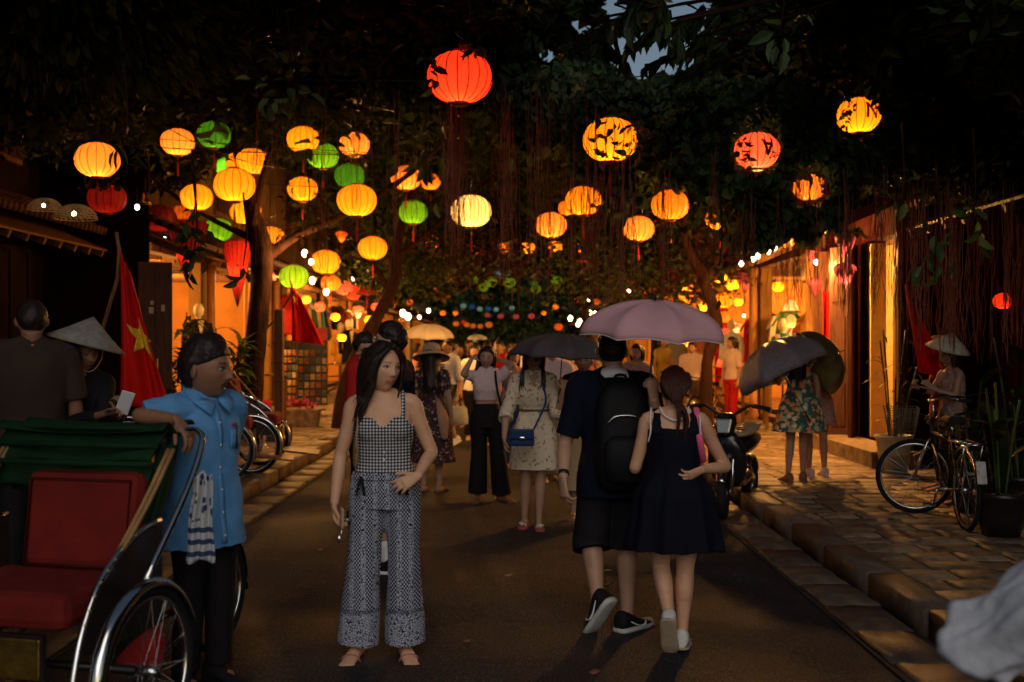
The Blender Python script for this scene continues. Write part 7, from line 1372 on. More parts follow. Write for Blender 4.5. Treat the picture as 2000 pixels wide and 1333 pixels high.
def cyclo(loc, rz, label, hood=True, number=True):
    o = empty('cyclo', loc, rz, label, 'cyclo')
    for sg in (-1, 1): wheel(o, (sg * .50, 0, .33), .33, I3, 32, fender=(20, 200, .032))
    wheel(o, (0, 1.45, .31), .31, I3, 28, fender=(-10, 150, .028), name='rear_wheel')
    g = MB(); g.tube([(-.48, 0, .33), (.48, 0, .33)], .018, 8); g.tube([(-.3, 0, .33), (-.3, .3, .42), (0, 1.45, .31)], .018, 8, sub=3); g.tube([(.3, 0, .33), (.3, .3, .42), (0, 1.45, .31)], .018, 8, sub=3)
    g.tube([(0, .45, .45), (0, .95, .80), (0, 1.0, .88)], .018, 8); g.tube([(0, .95, .80), (0, 1.45, .31)], .014, 8); g.build('frame', M_black, o)
    g = MB(); g.box((0, 1.03, .93), (.15, .26, .06), taper=.8); g.build('saddle', M_rubber, o, bevel=.02)
    g = MB(); g.box((0, -.02, .60), (.66, .52, .14)); g.build('seat_cushion', M_seatred, o, bevel=.045)
    g = MB(); g.box((.05, .26, .86), (.54, .12, .42), rx=-.12); sb_ = g.build('seat_back', M_seatred, o, bevel=.05)
    for (cx_, cz_, hw_, hh_, yy_) in ((.05, .86, .235, .175, .188),):
        g = MB(); g.tube([V((cx_ + hw_ * a, yy_ + .055 * (b_ * .12 + .12) + .02 * b_, cz_ + hh_ * b_)) for a, b_ in ((-1, -1), (-1, 1), (1, 1), (1, -1), (-1, -1))], .007, 6); g.build('seat_piping', mat('worn seat piping', (.05, .006, .004), .6), sb_)
    g = MB(); g.box((0, -.285, .44), (.50, .02, .17)); bp_ = g.build('front_panel', M_panel, o); g = MB(); g.box((.14, -.300, .435), (.20, .01, .15)); g.build('brass_plate', M_brass, bp_, bevel=.004)
    if number:
        cu = bpy.data.curves.new('number', 'FONT'); cu.body = '079'; cu.size = .12; cu.extrude = .003; cu.align_x = 'CENTER'; cu.space_character = 1.1
        t = bpy.data.objects.new('number_tmp', cu); col.objects.link(t); bpy.context.evaluated_depsgraph_get().update(); me = bpy.data.meshes.new_from_object(t.evaluated_get(bpy.context.evaluated_depsgraph_get())); bpy.data.objects.remove(t)
        me.materials.clear(); me.materials.append(mat('faded stencil paint', (.22, .18, .15), .8, var=.4, vs=30)); n = link('number', me, bp_, (-.13, -.2985, .395)); n.rotation_euler = (R(90), 0, 0)
    g = MB(); g.box((0, -.52, .22), (.5, .42, .02), rx=.12); g.build('foot_board', M_wood2, o)
    for sg in (-1, 1):
        g = MB(); x = sg * .37; prof = [(.30, .44), (.30, .86), (.16, .84), (.02, .78), (-.12, .68), (-.22, .54), (-.26, .44)]
        g.prism([V((x - .012, y, z)) for y, z in prof], (.024, 0, 0)); sp = g.build('side_panel', M_panel, o)
        g = MB(); g.tube([V((x, y, z)) for y, z in [(.30, .87), (.16, .85), (.02, .79), (-.12, .69), (-.22, .55), (-.27, .42), (-.30, .30)]], .014, 8, sub=3); g.build('arm_rail', M_chrome, sp)
        for k in range(9): q = cat_rom([(.16, .85), (.02, .79), (-.12, .69), (-.22, .55), (-.27, .42)], 3)[k + 1]; g = MB(); g.ell((x + (.012 if sg > 0 else -.012), q[0] - .008, q[1] + .006), (.007,) * 3, 6, 5); g.build('rivet', M_brass, sp)
    # chrome push bar behind the seat and its struts
    g = MB(); g.tube([V(p) for p in ((.47, .02, .66), (.49, .30, .98), (.48, .44, 1.15), (.44, .50, 1.22), (.30, .52, 1.225), (-.30, .52, 1.225), (-.44, .50, 1.22), (-.48, .44, 1.15), (-.49, .30, .98), (-.47, .02, .66))], .0145, 10, sub=5); g.build('push_bar', M_chrome, o)
    for sg in (-1, 1):
        for dx_ in (0, .022): g = MB(); g.tube([V((sg * (.36 - dx_), -.06 + dx_, .70)), V((sg * (.40 - dx_), .16, .95)), V((sg * (.41 - dx_), .34, 1.16))], .009, 6, sub=3); g.build('hood_strut', mat('worn bamboo', (.3, .17, .07), .45, var=.3), o)
    if hood:   # folded hood, pleated canvas resting on the bar
        def ply(u, v, k=0):
            x = -.46 + .80 * u; fold_ = .035 * math.sin(v * 15) ; dr = .02 * math.sin(u * 11 + v * 4) + .03 * math.sin(PI * u)
            return V((x * (1 - .1 * v), .42 - .10 * math.sin(v * PI) - .03 * v + fold_ * .6, 1.235 - .30 * v + fold_ * .4 - dr * v))
        g = MB(); g.grid(ply, 40, 28); g.grid(lambda u, v: V((-.47 + .82 * u, .36 + .26 * v, 1.235 + .03 * math.sin(v * 9) - .02 * math.sin(PI * u))), 30, 16); hd = g.build('folded_hood', M_hood, o, solid=.008)
        for k in range(3): g = MB(); g.tube([V((-.47, .40 - .06 * k, 1.24 - .07 * k)), V((0, .33 - .06 * k, 1.245 - .07 * k)), V((.34, .40 - .06 * k, 1.24 - .07 * k))], .013, 6, sub=5); g.build('hood_bow', M_hood, hd)
        g = MB(); g.grid(lambda u, v: V((.30 + .05 * u, .40 - .28 * v + .06 * u + .02 * math.sin(u * 14), 1.17 - .62 * v - .02 * math.sin(v * 8))), 10, 18); g.build('hanging_strap', M_hood, hd, solid=.006)
    return o
cy = cyclo((-1.90, 4.54, 0), R(-14), 'nearest cyclo with dark red seat, chrome rails and folded green hood, lower left')
c1 = cyclo((-2.99, 13.3, .13), R(96), 'parked cyclo behind the man in blue, its chrome-fendered wheels side on', hood=False, number=False)
c2 = copy_tree(c1); c2.location = (-3.16, 12.6, .13); c2.rotation_euler = (0, 0, R(99)); c2['label'] = 'second parked cyclo nested in front of the other, showing a small front wheel'
# odds and ends lying on the cyclo seat
bt = empty('water_bottle', at(212, 938, 4.86), R(-14), 'clear plastic water bottle lying on top of the red cyclo seat back', 'bottle'); m, nt, b = nodes('clear bottle plastic'); b.inputs['Transmission Weight'].default_value = .9; b.inputs['Roughness'].default_value = .08; b.inputs['Base Color'].default_value = (.85, .9, .9, 1); b.inputs['IOR'].default_value = 1.3
g = MB(); g.lathe([(.012, -.15), (.013, -.125), (.03, -.10), (.033, -.06), (.031, -.05), (.033, -.02), (.031, -.01), (.033, .03), (.031, .04), (.033, .09), (.03, .12), (.01, .125)], 18, M=Matrix.Rotation(R(90), 3, 'Y')); g.build('bottle_body', m, bt); g = MB(); g.tube([(-.165, 0, 0), (-.148, 0, 0)], .016, 10); g.build('bottle_cap', M_white, bt)
q = empty('soft_drink_bag', at(270, 1255, 4.9), 0, 'crumpled red and white bag hanging behind the near cyclo wheel', 'bag'); g = MB(); g.lathe([(.05, -.12), (.10, -.1), (.11, 0), (.09, .08), (.05, .12)], 16, sy=.5, mod=lambda t, z: 1 + .1 * math.sin(4 * t + z * 30)); g.build('sack', mat('red printed plastic', (.45, .03, .03), .4, var=.3, bump=.5, bs=15), q); g = MB(); g.ell((-.04, -.05, .02), (.03, .008, .02), 10, 6); g.build('print_patch', M_white, q)
def bicycle(loc, rz, label, steer=0, basket=True, framem=None, plate=True, rack=True, spokes=28):
    o = empty('bicycle', loc, rz, label, 'bicycle', None); fm = framem or M_black; r = .325
    wheel(o, (0, .52, r), r, I3, spokes, .019, fender=(30, 165, .028), name='rear_wheel')
    S = Matrix.Rotation(R(steer), 3, 'Z'); hp = V((0, -.38, .78)); fw = V((0, -.55, r)); piv = V((0, -.42, 0))
    def st(p): return piv + S @ (V(p) - piv)
    wheel(o, tuple(st(fw)), r, S, spokes, .021, fender=None, name='front_wheel')
    g = MB()
    for a, b_, rr in (((0, .10, .28), (0, .18, .78), .016), ((0, .10, .28), (0, -.36, .62), .017), ((0, .17, .68), (0, -.37, .72), .015), ((0, -.34, .56), (0, -.39, .84), .018), ((.05, .52, r), (.02, .10, .28), .010), ((-.05, .52, r), (-.02, .10, .28), .010), ((.05, .52, r), (.015, .18, .72), .009), ((-.05, .52, r), (-.015, .18, .72), .009)): g.tube([a, b_], rr, 8)
    g.build('frame', fm, o)
    g = MB()
    for sg in (-1, 1): g.tube([st((sg * .05, -.55, r)), st((sg * .045, -.45, .62)), st((0, -.39, .64))], .010, 6, sub=2)
    g.build('fork', M_chrome, o)
    g = MB(); g.tube([st((0, -.39, .8)), st((0, -.40, .98))], .012, 8); g.tube([st(p) for p in ((-.29, -.20, 1.0), (-.25, -.30, 1.02), (-.10, -.42, .99), (0, -.42, .98), (.10, -.42, .99), (.25, -.30, 1.02), (.29, -.20, 1.0))], .0115, 8, sub=4); hb_ = g.build('handlebar', M_chrome, o)
    for sg in (-1, 1): g = MB(); g.tube([st((sg * .285, -.22, 1.002)), st((sg * .30, -.12, .995))], .017, 8); g.build('grip', M_rubber, hb_)
    g = MB(); g.box((0, .20, .86), (.16, .26, .06), taper=.75); g.build('saddle', M_rubber, o, bevel=.02); g = MB(); g.tube([(0, .18, .7), (0, .19, .84)], .012, 6); g.build('seat_post', M_chrome, o)
    g = MB(); g.tube([(-.10, .10, .28), (.10, .10, .28)], .012, 6); g.tube([(.10, .10, .28), (.10, .02, .14)], .010, 6); g.tube([(-.10, .10, .28), (-.10, .18, .42)], .010, 6); g.box((.14, .02, .14), (.08, .09, .02)); g.box((-.14, .18, .42), (.08, .09, .02)); g.build('crank', M_chrome, o)
    if rack:
        g = MB(); 
        for sg in (-1, 1): g.tube([(sg * .07, .30, .70), (sg * .07, .78, .70)], .007, 6); g.tube([(sg * .07, .70, .70), (sg * .06, .52, .33)], .006, 6)
        for k in range(5): g.tube([(-.07, .32 + .11 * k, .70), (.07, .32 + .11 * k, .70)], .005, 6)
        g.tube([(-.07, .78, .70), (.07, .78, .70)], .007, 6); g.build('rear_rack', M_chrome, o)
    if plate: g = MB(); g.box((0, .875, .50), (.07, .012, .17), rx=.25); g.build('fender_plate', mat('white enamel', (.5, .5, .48), .4, var=.25, vs=30), o)
    if basket:
        g = MB(); bc_ = st((0, -.66, .80)); 
        for k in range(7):
            z = -.12 + .04 * k; s_ = .13 + .008 * k; pts = [bc_ + S @ V((s_ * a, s_ * .8 * b_, z)) for a, b_ in ((-1, -1), (1, -1), (1, 1), (-1, 1), (-1, -1))]; g.tube(pts, .0035, 4)
        for k in range(28):
            t = k / 28 * 4; i = int(t); u = t - i; cs = ((-1, -1), (1, -1), (1, 1), (-1, 1), (-1, -1)); a = cs[i][0] * (1 - u) + cs[i + 1][0] * u; b_ = cs[i][1] * (1 - u) + cs[i + 1][1] * u
            g.tube([bc_ + S @ V((a * .13, b_ * .104, -.12)), bc_ + S @ V((a * .178, b_ * .142, .12))], .003, 4)
        g.build('basket', mat('woven wire', (.14, .10, .07), .6, metal=.2), o)
    return o
bicycle((3.60, 9.45, .13), R(176), 'parked bicycle with basket and turned front wheel on the right pavement', steer=78)
bicycle(gx(1385, 21.3, 0) + V((0, 0, 0)), R(-38), 'dark bicycle ridden by the man in pink under the umbrella, down the street', rack=False, plate=False, spokes=14)
b3 = bicycle(at(645, 760, 27.5) * 1.0, R(70), 'bicycle leaning among the goods of the souvenir shop', basket=False, plate=False, spokes=14); b3.location.z = .13
f = Fig('man in pale pink T-shirt sitting on a bicycle beyond the pink umbrella', gx(1352, 21.6), R(-30), 1.64, 'm', SKIN_M, .012, legs={'L': ((.16, -.2, .62), (.16, -.1, .27), 5, 0), 'R': ((-.16, -.1, .5), (-.2, .05, .09), -5, 0)})
f.body(); f.cap(seed=71); f.top('tee_shirt', M_blush, .9, 1.39, .02, .5, .028); f.pants('shorts', M_blk, .6, 1, .02); f.shoes('shoe', M_blk, M_blk)
# ---- electric motorbike by the right kerb
mb_ = empty('motorbike', (1.92, 10.35, 0), R(-24), 'black electric motorbike with round emblem parked against the right kerb, facing us', 'motorbike')
wheel(mb_, (0, 0, .24), .24, Matrix.Rotation(R(8), 3, 'Z'), 14, .042, fender=(40, 150, .05), name='front_wheel'); wheel(mb_, (0, 1.12, .24), .24, I3, 14, .045, fender=(20, 140, .05), name='rear_wheel')
g = MB()
for sg in (-1, 1): g.tube([(sg * .075, 0, .24), (sg * .07, .10, .52), (sg * .05, .16, .66)], .018, 8)
g.build('fork', M_chrome, mb_)
g = MB(); rings = [[V((w * math.copysign(abs(math.cos(t)) ** .7, math.cos(t)), y + d * math.copysign(abs(math.sin(t)) ** .8, math.sin(t)), z)) for t in [2 * PI * j / 20 for j in range(20)]] for z, w, y, d in ((.30, .10, .24, .04), (.36, .15, .22, .05), (.5, .185, .18, .07), (.64, .175, .14, .08), (.74, .12, .13, .075), (.80, .07, .14, .05))]
g.rings(rings); fs_ = g.build('leg_shield', mat('black gloss plastic', (.012, .012, .014), .25, coat=.4, var=.1), mb_)
M_gloss = MATS['black gloss plastic']
g = MB(); g.torus((.02, .085, .635), .036, .007, 'Y', 24, 6); em = g.build('emblem', mat('red enamel', (.35, .05, .07), .4), fs_); g = MB(); g.ell((.02, .083, .635), (.016, .006, .016), 12, 6); g.build('emblem_centre', M_white, em)
g = MB(); rings = [[V((w * math.cos(t), y + d * math.sin(t), z)) for t in [2 * PI * j / 18 for j in range(18)]] for z, w, y, d in ((.74, .05, .11, .05), (.80, .085, .08, .07), (.88, .105, .09, .08), (.94, .09, .12, .07), (.97, .05, .14, .04))]; g.rings(rings); hc = g.build('headlight_housing', M_gloss, mb_)
g = MB(); g.prism([V(p) for p in ((-.055, .0, .79), (.055, .0, .79), (.078, .015, .92), (-.078, .015, .92))], (0, .03, 0)); m, nt, b = nodes('headlight lens'); b.inputs['Base Color'].default_value = (.5, .47, .45, 1); b.inputs['Roughness'].default_value = .15; b.inputs['Coat Weight'].default_value = 1; b.inputs['Metallic'].default_value = .6; g.build('headlight', m, mb_, bevel=.012)
g = MB(); g.tube([V(p) for p in ((-.33, .20, 1.02), (-.22, .16, 1.04), (-.08, .15, .96), (0, .16, .93), (.08, .15, .96), (.22, .16, 1.04), (.33, .20, 1.02))], .014, 8, sub=4); hb_ = g.build('handlebar', M_black, mb_)
for sg in (-1, 1):
    g = MB(); g.tube([(sg * .24, .17, 1.035), (sg * .37, .215, 1.01)], .021, 10, round_=True); g.build('grip', M_rubber, hb_); g = MB(); g.tube([(sg * .24, .13, 1.035), (sg * .30, .11, 1.02), (sg * .40, .15, .985)], .007, 6, sub=2); g.build('brake_lever', M_black, hb_)
    g = MB(); g.ell((sg * .14, .10, .83), (.045, .02, .017), 10, 6); g.build('indicator', mat('amber lens', (.45, .08, .02), .2, coat=.6), mb_)
g = MB(); g.tube([(0, .2, .34), (0, .45, .30), (0, .75, .34), (0, 1.12, .26)], [(.10, .05), (.12, .05), (.12, .07), (.06, .05)], 12, sub=3); g.build('floor_board', M_gloss, mb_)
g = MB(); g.tube([(0, .62, .60), (0, .8, .63), (0, 1.05, .66), (0, 1.28, .68)], [(.10, .06), (.13, .09), (.125, .09), (.08, .05)], 12, sub=3, round_=True); g.build('body_fairing', M_gloss, mb_)
g = MB(); g.tube([(0, .58, .74), (0, .8, .75), (0, 1.05, .78), (0, 1.25, .79)], [(.09, .03), (.13, .045), (.12, .045), (.09, .03)], 12, sub=3, round_=True); g.build('seat', mat('tan vinyl seat', (.42, .3, .16), .4, var=.15), mb_)
g = MB(); g.tube([(-.12, .75, .30), (-.16, .8, .02)], .012, 6); g.build('stand', M_chrome, mb_)
# ================================================================ flags and banners
def flag(p, w, h, label, rz=0, star=None, furl=.5, seed=0, group='red flags and banners', pole=True, lean=0, m=None):
    o = empty('flag', p, rz, label, 'flag', group)
    def fn(u, v):   # hangs in folds gathered at the top corner
        k = furl + (1 - furl) * v; x = (u - .0) * w * k; return V((x + lean * v, .055 * math.sin(u * 9 + v * 2 + seed) * (.4 + v) + .02 * math.sin(u * 23 + seed), -h * v - .25 * h * u * (1 - .6 * v) * (1 - furl)))
    g = MB(); g.grid(fn, 30, 30); c = g.build('cloth', m or M_red, o, solid=.003)
    if star:
        su, sv, sr = star; pts = []
        for k in range(10): a = PI / 2 + PI * k / 5; rr = sr if k % 2 == 0 else sr * .40; pts.append((su + rr * math.cos(a) / w, sv - rr * math.sin(a) / h))
        g = MB(); ctr = fn(su, sv); n = 5
        def lift(u, v): q = fn(u, v); return q + V((0, -.008, 0))
        vs = [lift(su, sv)]; fs = []
        for ri in range(1, n + 1):
            for k in range(10): 
                for sub_ in range(4): a0, a1 = pts[k], pts[(k + 1) % 10]; t = sub_ / 4; u = a0[0] + (a1[0] - a0[0]) * t; v = a0[1] + (a1[1] - a0[1]) * t; vs.append(lift(su + (u - su) * ri / n, sv + (v - sv) * ri / n))
        for k in range(40): fs.append((0, 1 + k, 1 + (k + 1) % 40))
        for ri in range(n - 1):
            for k in range(40): fs.append((1 + ri * 40 + k, 1 + (ri + 1) * 40 + k, 1 + (ri + 1) * 40 + (k + 1) % 40, 1 + ri * 40 + (k + 1) % 40))
        g.add(vs, fs); g.build('star', M_yel, c, solid=.002)
    if pole: g = MB(); g.tube([(-.02, 0, .12), (-.03, .05, -h * .2), (-.5, .5, -h * .95)], .016, 8, sub=2); g.build('pole', M_wood2, o)
    return o
flag(at(232, 482, 9.6), .48, 1.32, 'big red flag with a yellow star hanging in folds at left', 0, (.66, .50, .20), .22, 1, lean=-.0)
flag(at(570, 560, 17.5), .5, .84, 'smaller furled red flag below the lime green lantern', .2, (.2, .2, .10), .25, 2)
flag(at(1768, 556, 11.2), .42, .86, 'red flag slanting down beside the bright doorway at right', .1, None, .12, 3, lean=.10, pole=False)
flag(at(1605, 565, 16.6), .22, 1.0, 'narrow red cloth hanging in front of the tall dark doors', .1, None, .7, 4, pole=False)
flag(at(1392, 585, 27), .4, 2.0, 'long red curtain cloth beside the orange lantern shop', 0, None, .8, 5, pole=False)
flag(at(775, 640, 30), .3, 1.0, 'narrow red flag behind the second tree on the left', 0, None, .3, 6)
# ================================================================ plants
def leafblade(g, p, d, L_, w, droop, n=7, fold=.15):
    d = V(d).normalized(); sd_ = d.cross(V((0, 0, 1))); sd_ = sd_.normalized() if sd_.length > .01 else V((1, 0, 0)); pts = []; q = V(p); rows = []
    for i in range(n + 1):
        u = i / n; ww = w * math.sin(PI * min(.98, u * .92 + .06)) ** .8; rows.append((q - sd_ * ww + V((0, 0, ww * fold)), q.copy(), q + sd_ * ww + V((0, 0, ww * fold)))); d = (d + V((0, 0, -droop / n))).normalized(); q = q + d * L_ / n
    g.add([p_ for r_ in rows for p_ in r_], [(i * 3 + j, i * 3 + j + 1, (i + 1) * 3 + j + 1, (i + 1) * 3 + j) for i in range(n) for j in (0, 1)])
def pot(o, r=.2, h=.35, m=None):
    g = MB(); g.lathe([(r * .7, 0), (r * .95, h * .5), (r, h * .85), (r * 1.08, h * .9), (r * 1.08, h), (r * .92, h), (r * .88, h * .9)], 20); g.build('pot', m or mat('terracotta', (.22, .08, .04), .8, var=.2), o); g = MB(); g.tube([(0, 0, h * .86), (0, 0, h * .93)], r * .86, 16); g.build('soil', M_earth, o)
def palm(p, h, n, L_, w, label, m=None, group='potted palms and shrubs', pm=None, droop=1.2, seed=1, stems=6, pr=.2):
    o = empty('potted_plant', p, 0, label, 'plant', group); pot(o, pr, .34, pm); rg = random.Random(seed); st_ = MB()
    for s_ in range(stems):
        a = rg.uniform(0, 2 * PI); r1 = rg.uniform(.02, .12); top = V((math.cos(a) * (r1 + .1 * h), math.sin(a) * (r1 + .1 * h), .3 + h * rg.uniform(.45, 1.0))); st_.tube([V((math.cos(a) * r1 * .6, math.sin(a) * r1 * .6, .3)), V((top.x * .6, top.y * .6, top.z * .6 + .1)), top], .010, 5, sub=3)
        for k in range(n // stems):
            b_ = a + rg.uniform(-2.2, 2.2); zz = rg.uniform(.35, 1.0); q = V((top.x * zz, top.y * zz, .3 + (top.z - .3) * zz)); g = MB(); leafblade(g, q, (math.cos(b_), math.sin(b_), rg.uniform(.3, 1.5)), L_ * rg.uniform(.6, 1.1), w * rg.uniform(.8, 1.2), droop * rg.uniform(.7, 1.4)); g.build('leaf', m or M_leafp, o, solid=0)
    st_.build('stems', M_leafp, o); return o
palm(at(352, 800, 17.6) * 1.0, 1.7, 150, .36, .042, 'dense palm shrub left of the mannequin', seed=3, stems=10).location.z = .13
palm(at(450, 800, 17.0) * 1.0, 1.55, 160, .36, .042, 'yellow-lit palm shrub right of the mannequin', seed=4, stems=10).location.z = .13
palm(at(1745, 850, 12.9) * 1.0, 1.5, 40, .30, .012, 'feathery bamboo plant silhouetted against the yellow doorway', m=M_leaf, seed=5, stems=6, pr=.16).location.z = .13
M_palegrn = mat('pale plastic bucket', (.42, .42, .30), .5, var=.1)
q = empty('bucket', V((4.33, 12.9, .13)), 0, 'pale bucket-shaped planter behind the bicycle wheel', 'bucket'); g = MB(); g.lathe([(.15, 0), (.17, .2), (.2, .40), (.215, .41), (.215, .44), (.19, .44), (.16, .05)], 24); g.build('vessel', M_palegrn, q); g = MB(); g.torus((0, 0, .43), .2, .006, 'Z', 24, 5); g.build('rim', M_palegrn, q)
M_banana = leafmat('broad dark banana leaves', (.025, .038, .015), var=.3)
for (px, Y, h, n, L_, w, lb, sd_) in ((1955, 8.7, .9, 12, .55, .05, 'dark pot with broad-leaved plant right of the bicycle', 7), (1990, 9.8, 1.3, 14, .7, .06, 'tall broad-leaved plant at the right frame edge', 8), (1900, 9.9, .9, 14, .6, .05, 'low spreading plant behind the parked bicycle', 9)):
    o = palm(V((gx(px, Y).x, Y, .13)), h, n, L_, w, lb, m=M_banana, seed=sd_, stems=5, pm=M_panel, droop=.9, pr=.19)
    for k in range(4): g = MB(); leafblade(g, V((.03 * k - .05, .02, .35)), (.1 * (k - 1.5), .03, 1), h * rnd.uniform(.5, .75), .045, .1, fold=.6); g.build('young_leaf', M_banana, o)
# ================================================================ goods in the shops
M_skinman = mat('pale mannequin', (.8, .68, .42), .4, var=.03)
def mannequin(p, rz, label, jacket, inner=None, sc=1.0):
    o = empty('mannequin', p, rz, label, 'mannequin', 'shop mannequins'); o.scale = (sc,) * 3; g = MB(); g.ell((0, 0, 1.55), (.085, .1, .125), 16, 12); g.tube([(0, 0, 1.48), (0, 0, 1.36)], .045, 10); g.lathe([(.10, .85), (.14, .95), (.11, 1.05), (.15, 1.25), (.14, 1.36), (.05, 1.4)], 18, sy=.7); g.build('form', M_skinman, o)
    g = MB(); g.lathe([(.20, .55), (.18, .8), (.145, 1.02), (.19, 1.25), (.20, 1.33), (.10, 1.40), (.07, 1.41)], 22, sy=.66, mod=lambda t, z: 1 + .03 * math.sin(t * 7)); j = g.build('jacket', jacket, o)
    g = MB(); g.prism([V((-.05, -.142, 1.38)), V((.05, -.142, 1.38)), V((.0, -.150, 1.05))], (0, -.012, 0)); g.build('shirt_front', inner or M_skinman, j)
    for sg in (-1, 1): g = MB(); g.tube([(sg * .17, 0, 1.33), (sg * .23, .02, 1.1), (sg * .24, -.02, .82)], [.06, .055, .045], 10, sub=3); g.build('sleeve', jacket, j)
    g = MB(); g.tube([(0, 0, .0), (0, 0, .9)], .018, 8); g.tube([(0, 0, 0), (0, 0, .02)], .16, 16); g.build('stand', M_black, o); return o
mannequin(V((at(388, 600, 19.2).x, 19.2, .62)), R(30), 'mannequin with pale round head in an open dark jacket, tailor shop window', M_blk, None, 1.0)
mannequin(V((at(683, 600, 28.5).x, 28.3, .55)), R(40), 'mannequin in dark navy dress in the souvenir shop', M_navy); mannequin(V((at(1318, 600, 29).x, 29.5, .5)), R(-40), 'mannequin in cream dress below the orange shop lanterns', M_goods[1]); mannequin(V((4.55, 23.6, .45)), R(-40), 'mannequin in white blouse and black skirt, right shop', M_white)
mannequin(V((at(662, 600, 29.5).x, 29.8, .5)), R(30), 'mannequin in mustard tunic deeper in the souvenir shop', M_goods[2]); mannequin(V((4.9, 20.6, .4)), R(-50), 'mannequin in teal dress next to the honey-coloured post', M_goods[3])
def garment(p, rz, m, label, kind=0, L_=.75):
    o = empty('hanging_garment', p, rz, label, 'garment', 'clothes hung for sale'); w = .24; fl_ = .02 if kind == 0 else .12
    g = MB(); g.grid(lambda u, v: V(((u - .5) * 2 * (w * (.75 if v < .12 else .8) + fl_ * v), .025 * math.sin(u * 15 + v * 2) * (.3 + v), -L_ * v - .05 * abs(u - .5) * (1 - v))), 14, 10)
    b_ = g.build('bodice', m, o, solid=.01)
    for sg in (-1, 1): g = MB(); g.tube([(sg * w * .7, 0, -.05), (sg * w * 1.25, 0, -.28)], [(.07, .02), (.055, .02)], 8); g.build('sleeve', m, b_)
    g = MB(); g.tube([(-w * .7, 0, -.02), (0, 0, .05), (w * .7, 0, -.02)], .006, 4); g.tube([(0, 0, .05), (.01, 0, .11)], .004, 4); g.build('hanger', M_black, o); return o
GN = ['red', 'cream', 'mustard', 'teal', 'rose', 'navy', 'white', 'brown', 'green']; gi = 0
places = ['hanging at the souvenir shop front', 'on the inner rail of the souvenir shop', 'hanging at the open-fronted right shop', 'on the inner rail of the open-fronted right shop', 'hanging at the lantern shop front', 'at the far end of the souvenir shop']
for (pi_, s_, x, y0, dy, z, n, dress) in ((0, -1, 5.45, 27.9, .62, 2.75, 9, 1), (1, -1, 6.6, 28.9, .55, 2.6, 9, 0), (2, 1, 5.2, 19.6, .6, 2.15, 9, 1), (3, 1, 6.8, 18.6, .6, 2.1, 9, 0), (4, 1, 4.7, 28.6, .6, 2.4, 9, 1), (5, -1, 5.4, 34.4, .6, 2.7, 8, 0)):
    for k in range(n):
        m = M_goods[(k * 2 + pi_) % 9]; c_ = GN[(k * 2 + pi_) % 9]
        garment(V((s_ * x, y0 + dy * k, z + rnd.uniform(-.1, .1))), rnd.uniform(-.5, .5), m, '%s %s %s' % (c_, 'dress' if dress else 'shirt', places[pi_]), dress, .95 if dress else .6)
def cardrack(p, rz, label, header=True, sc=1):
    o = empty('postcard_rack', p, rz, label, 'rack', 'postcard racks'); g = MB(); g.box((0, 0, .88), (.62, .05, 1.35)); g.box((0, 0, .12), (.5, .4, .03)); g.tube([(0, 0, .1), (0, 0, .3)], .03, 8); g.build('stand', M_black, o)
    cs = [mat('postcard %d' % i, c, .5, var=.55, vs=18) for i, c in enumerate(((.32, .2, .08), (.10, .13, .13), (.3, .1, .04), (.42, .33, .2), (.08, .07, .06)))]
    for i in range(7):
        for j in range(5): g = MB(); g.box((-.245 + .122 * j, -.035, .30 + .165 * i), (.092, .008, .118), rx=-.12); g.build('postcard', cs[(i * 3 + j * 2) % 5], o)
    if header: g = MB(); g.box((0, -.01, 1.68), (.62, .04, .26)); h_ = g.build('header', mat('pink header card', (.65, .1, .1), .6), o); g = MB(); g.ell((.0, -.035, 1.68), (.10, .006, .07), 16, 6); g.build('emblem', mat('gold print', (.7, .4, .1), .5), h_)
    return o
cardrack(V((at(610, 700, 23.6).x, 23.6, .13)), R(20), 'postcard rack with pink header board at the souvenir shop'); cardrack(V((at(572, 700, 25.0).x, 25.0, .13)), R(48), 'second postcard rack turned sideways, left of the pink header one', False)
def table(p, rz, size, label, m=None):
    o = empty('stall_table', p, rz, label, 'table', 'stall tables'); x, y, z = size; g = MB(); g.box((0, 0, z), (x, y, .04)); g.build('table_top', m or M_wood2, o)
    for a in (-1, 1):
        for b_ in (-1, 1): g = MB(); g.box((a * (x / 2 - .05), b_ * (y / 2 - .05), z / 2), (.05, .05, z)); g.build('leg', m or M_wood2, o)
    return o
table(V((-4.1, 19.4, .13)), 0, (.5, .4, .95), 'narrow wooden stand behind the parked cyclos'); table(V((4.5, 20.2, .13)), R(4), (.5, 1.6, .8), 'low display table in front of the open-fronted right shop'); table(V((-5.3, 28.6, .13)), 0, (.7, 1.4, .7), 'stall table heaped with souvenirs, left'); table(V((4.6, 30, .13)), 0, (.6, 1.6, .7), 'stall table of the lantern shop')
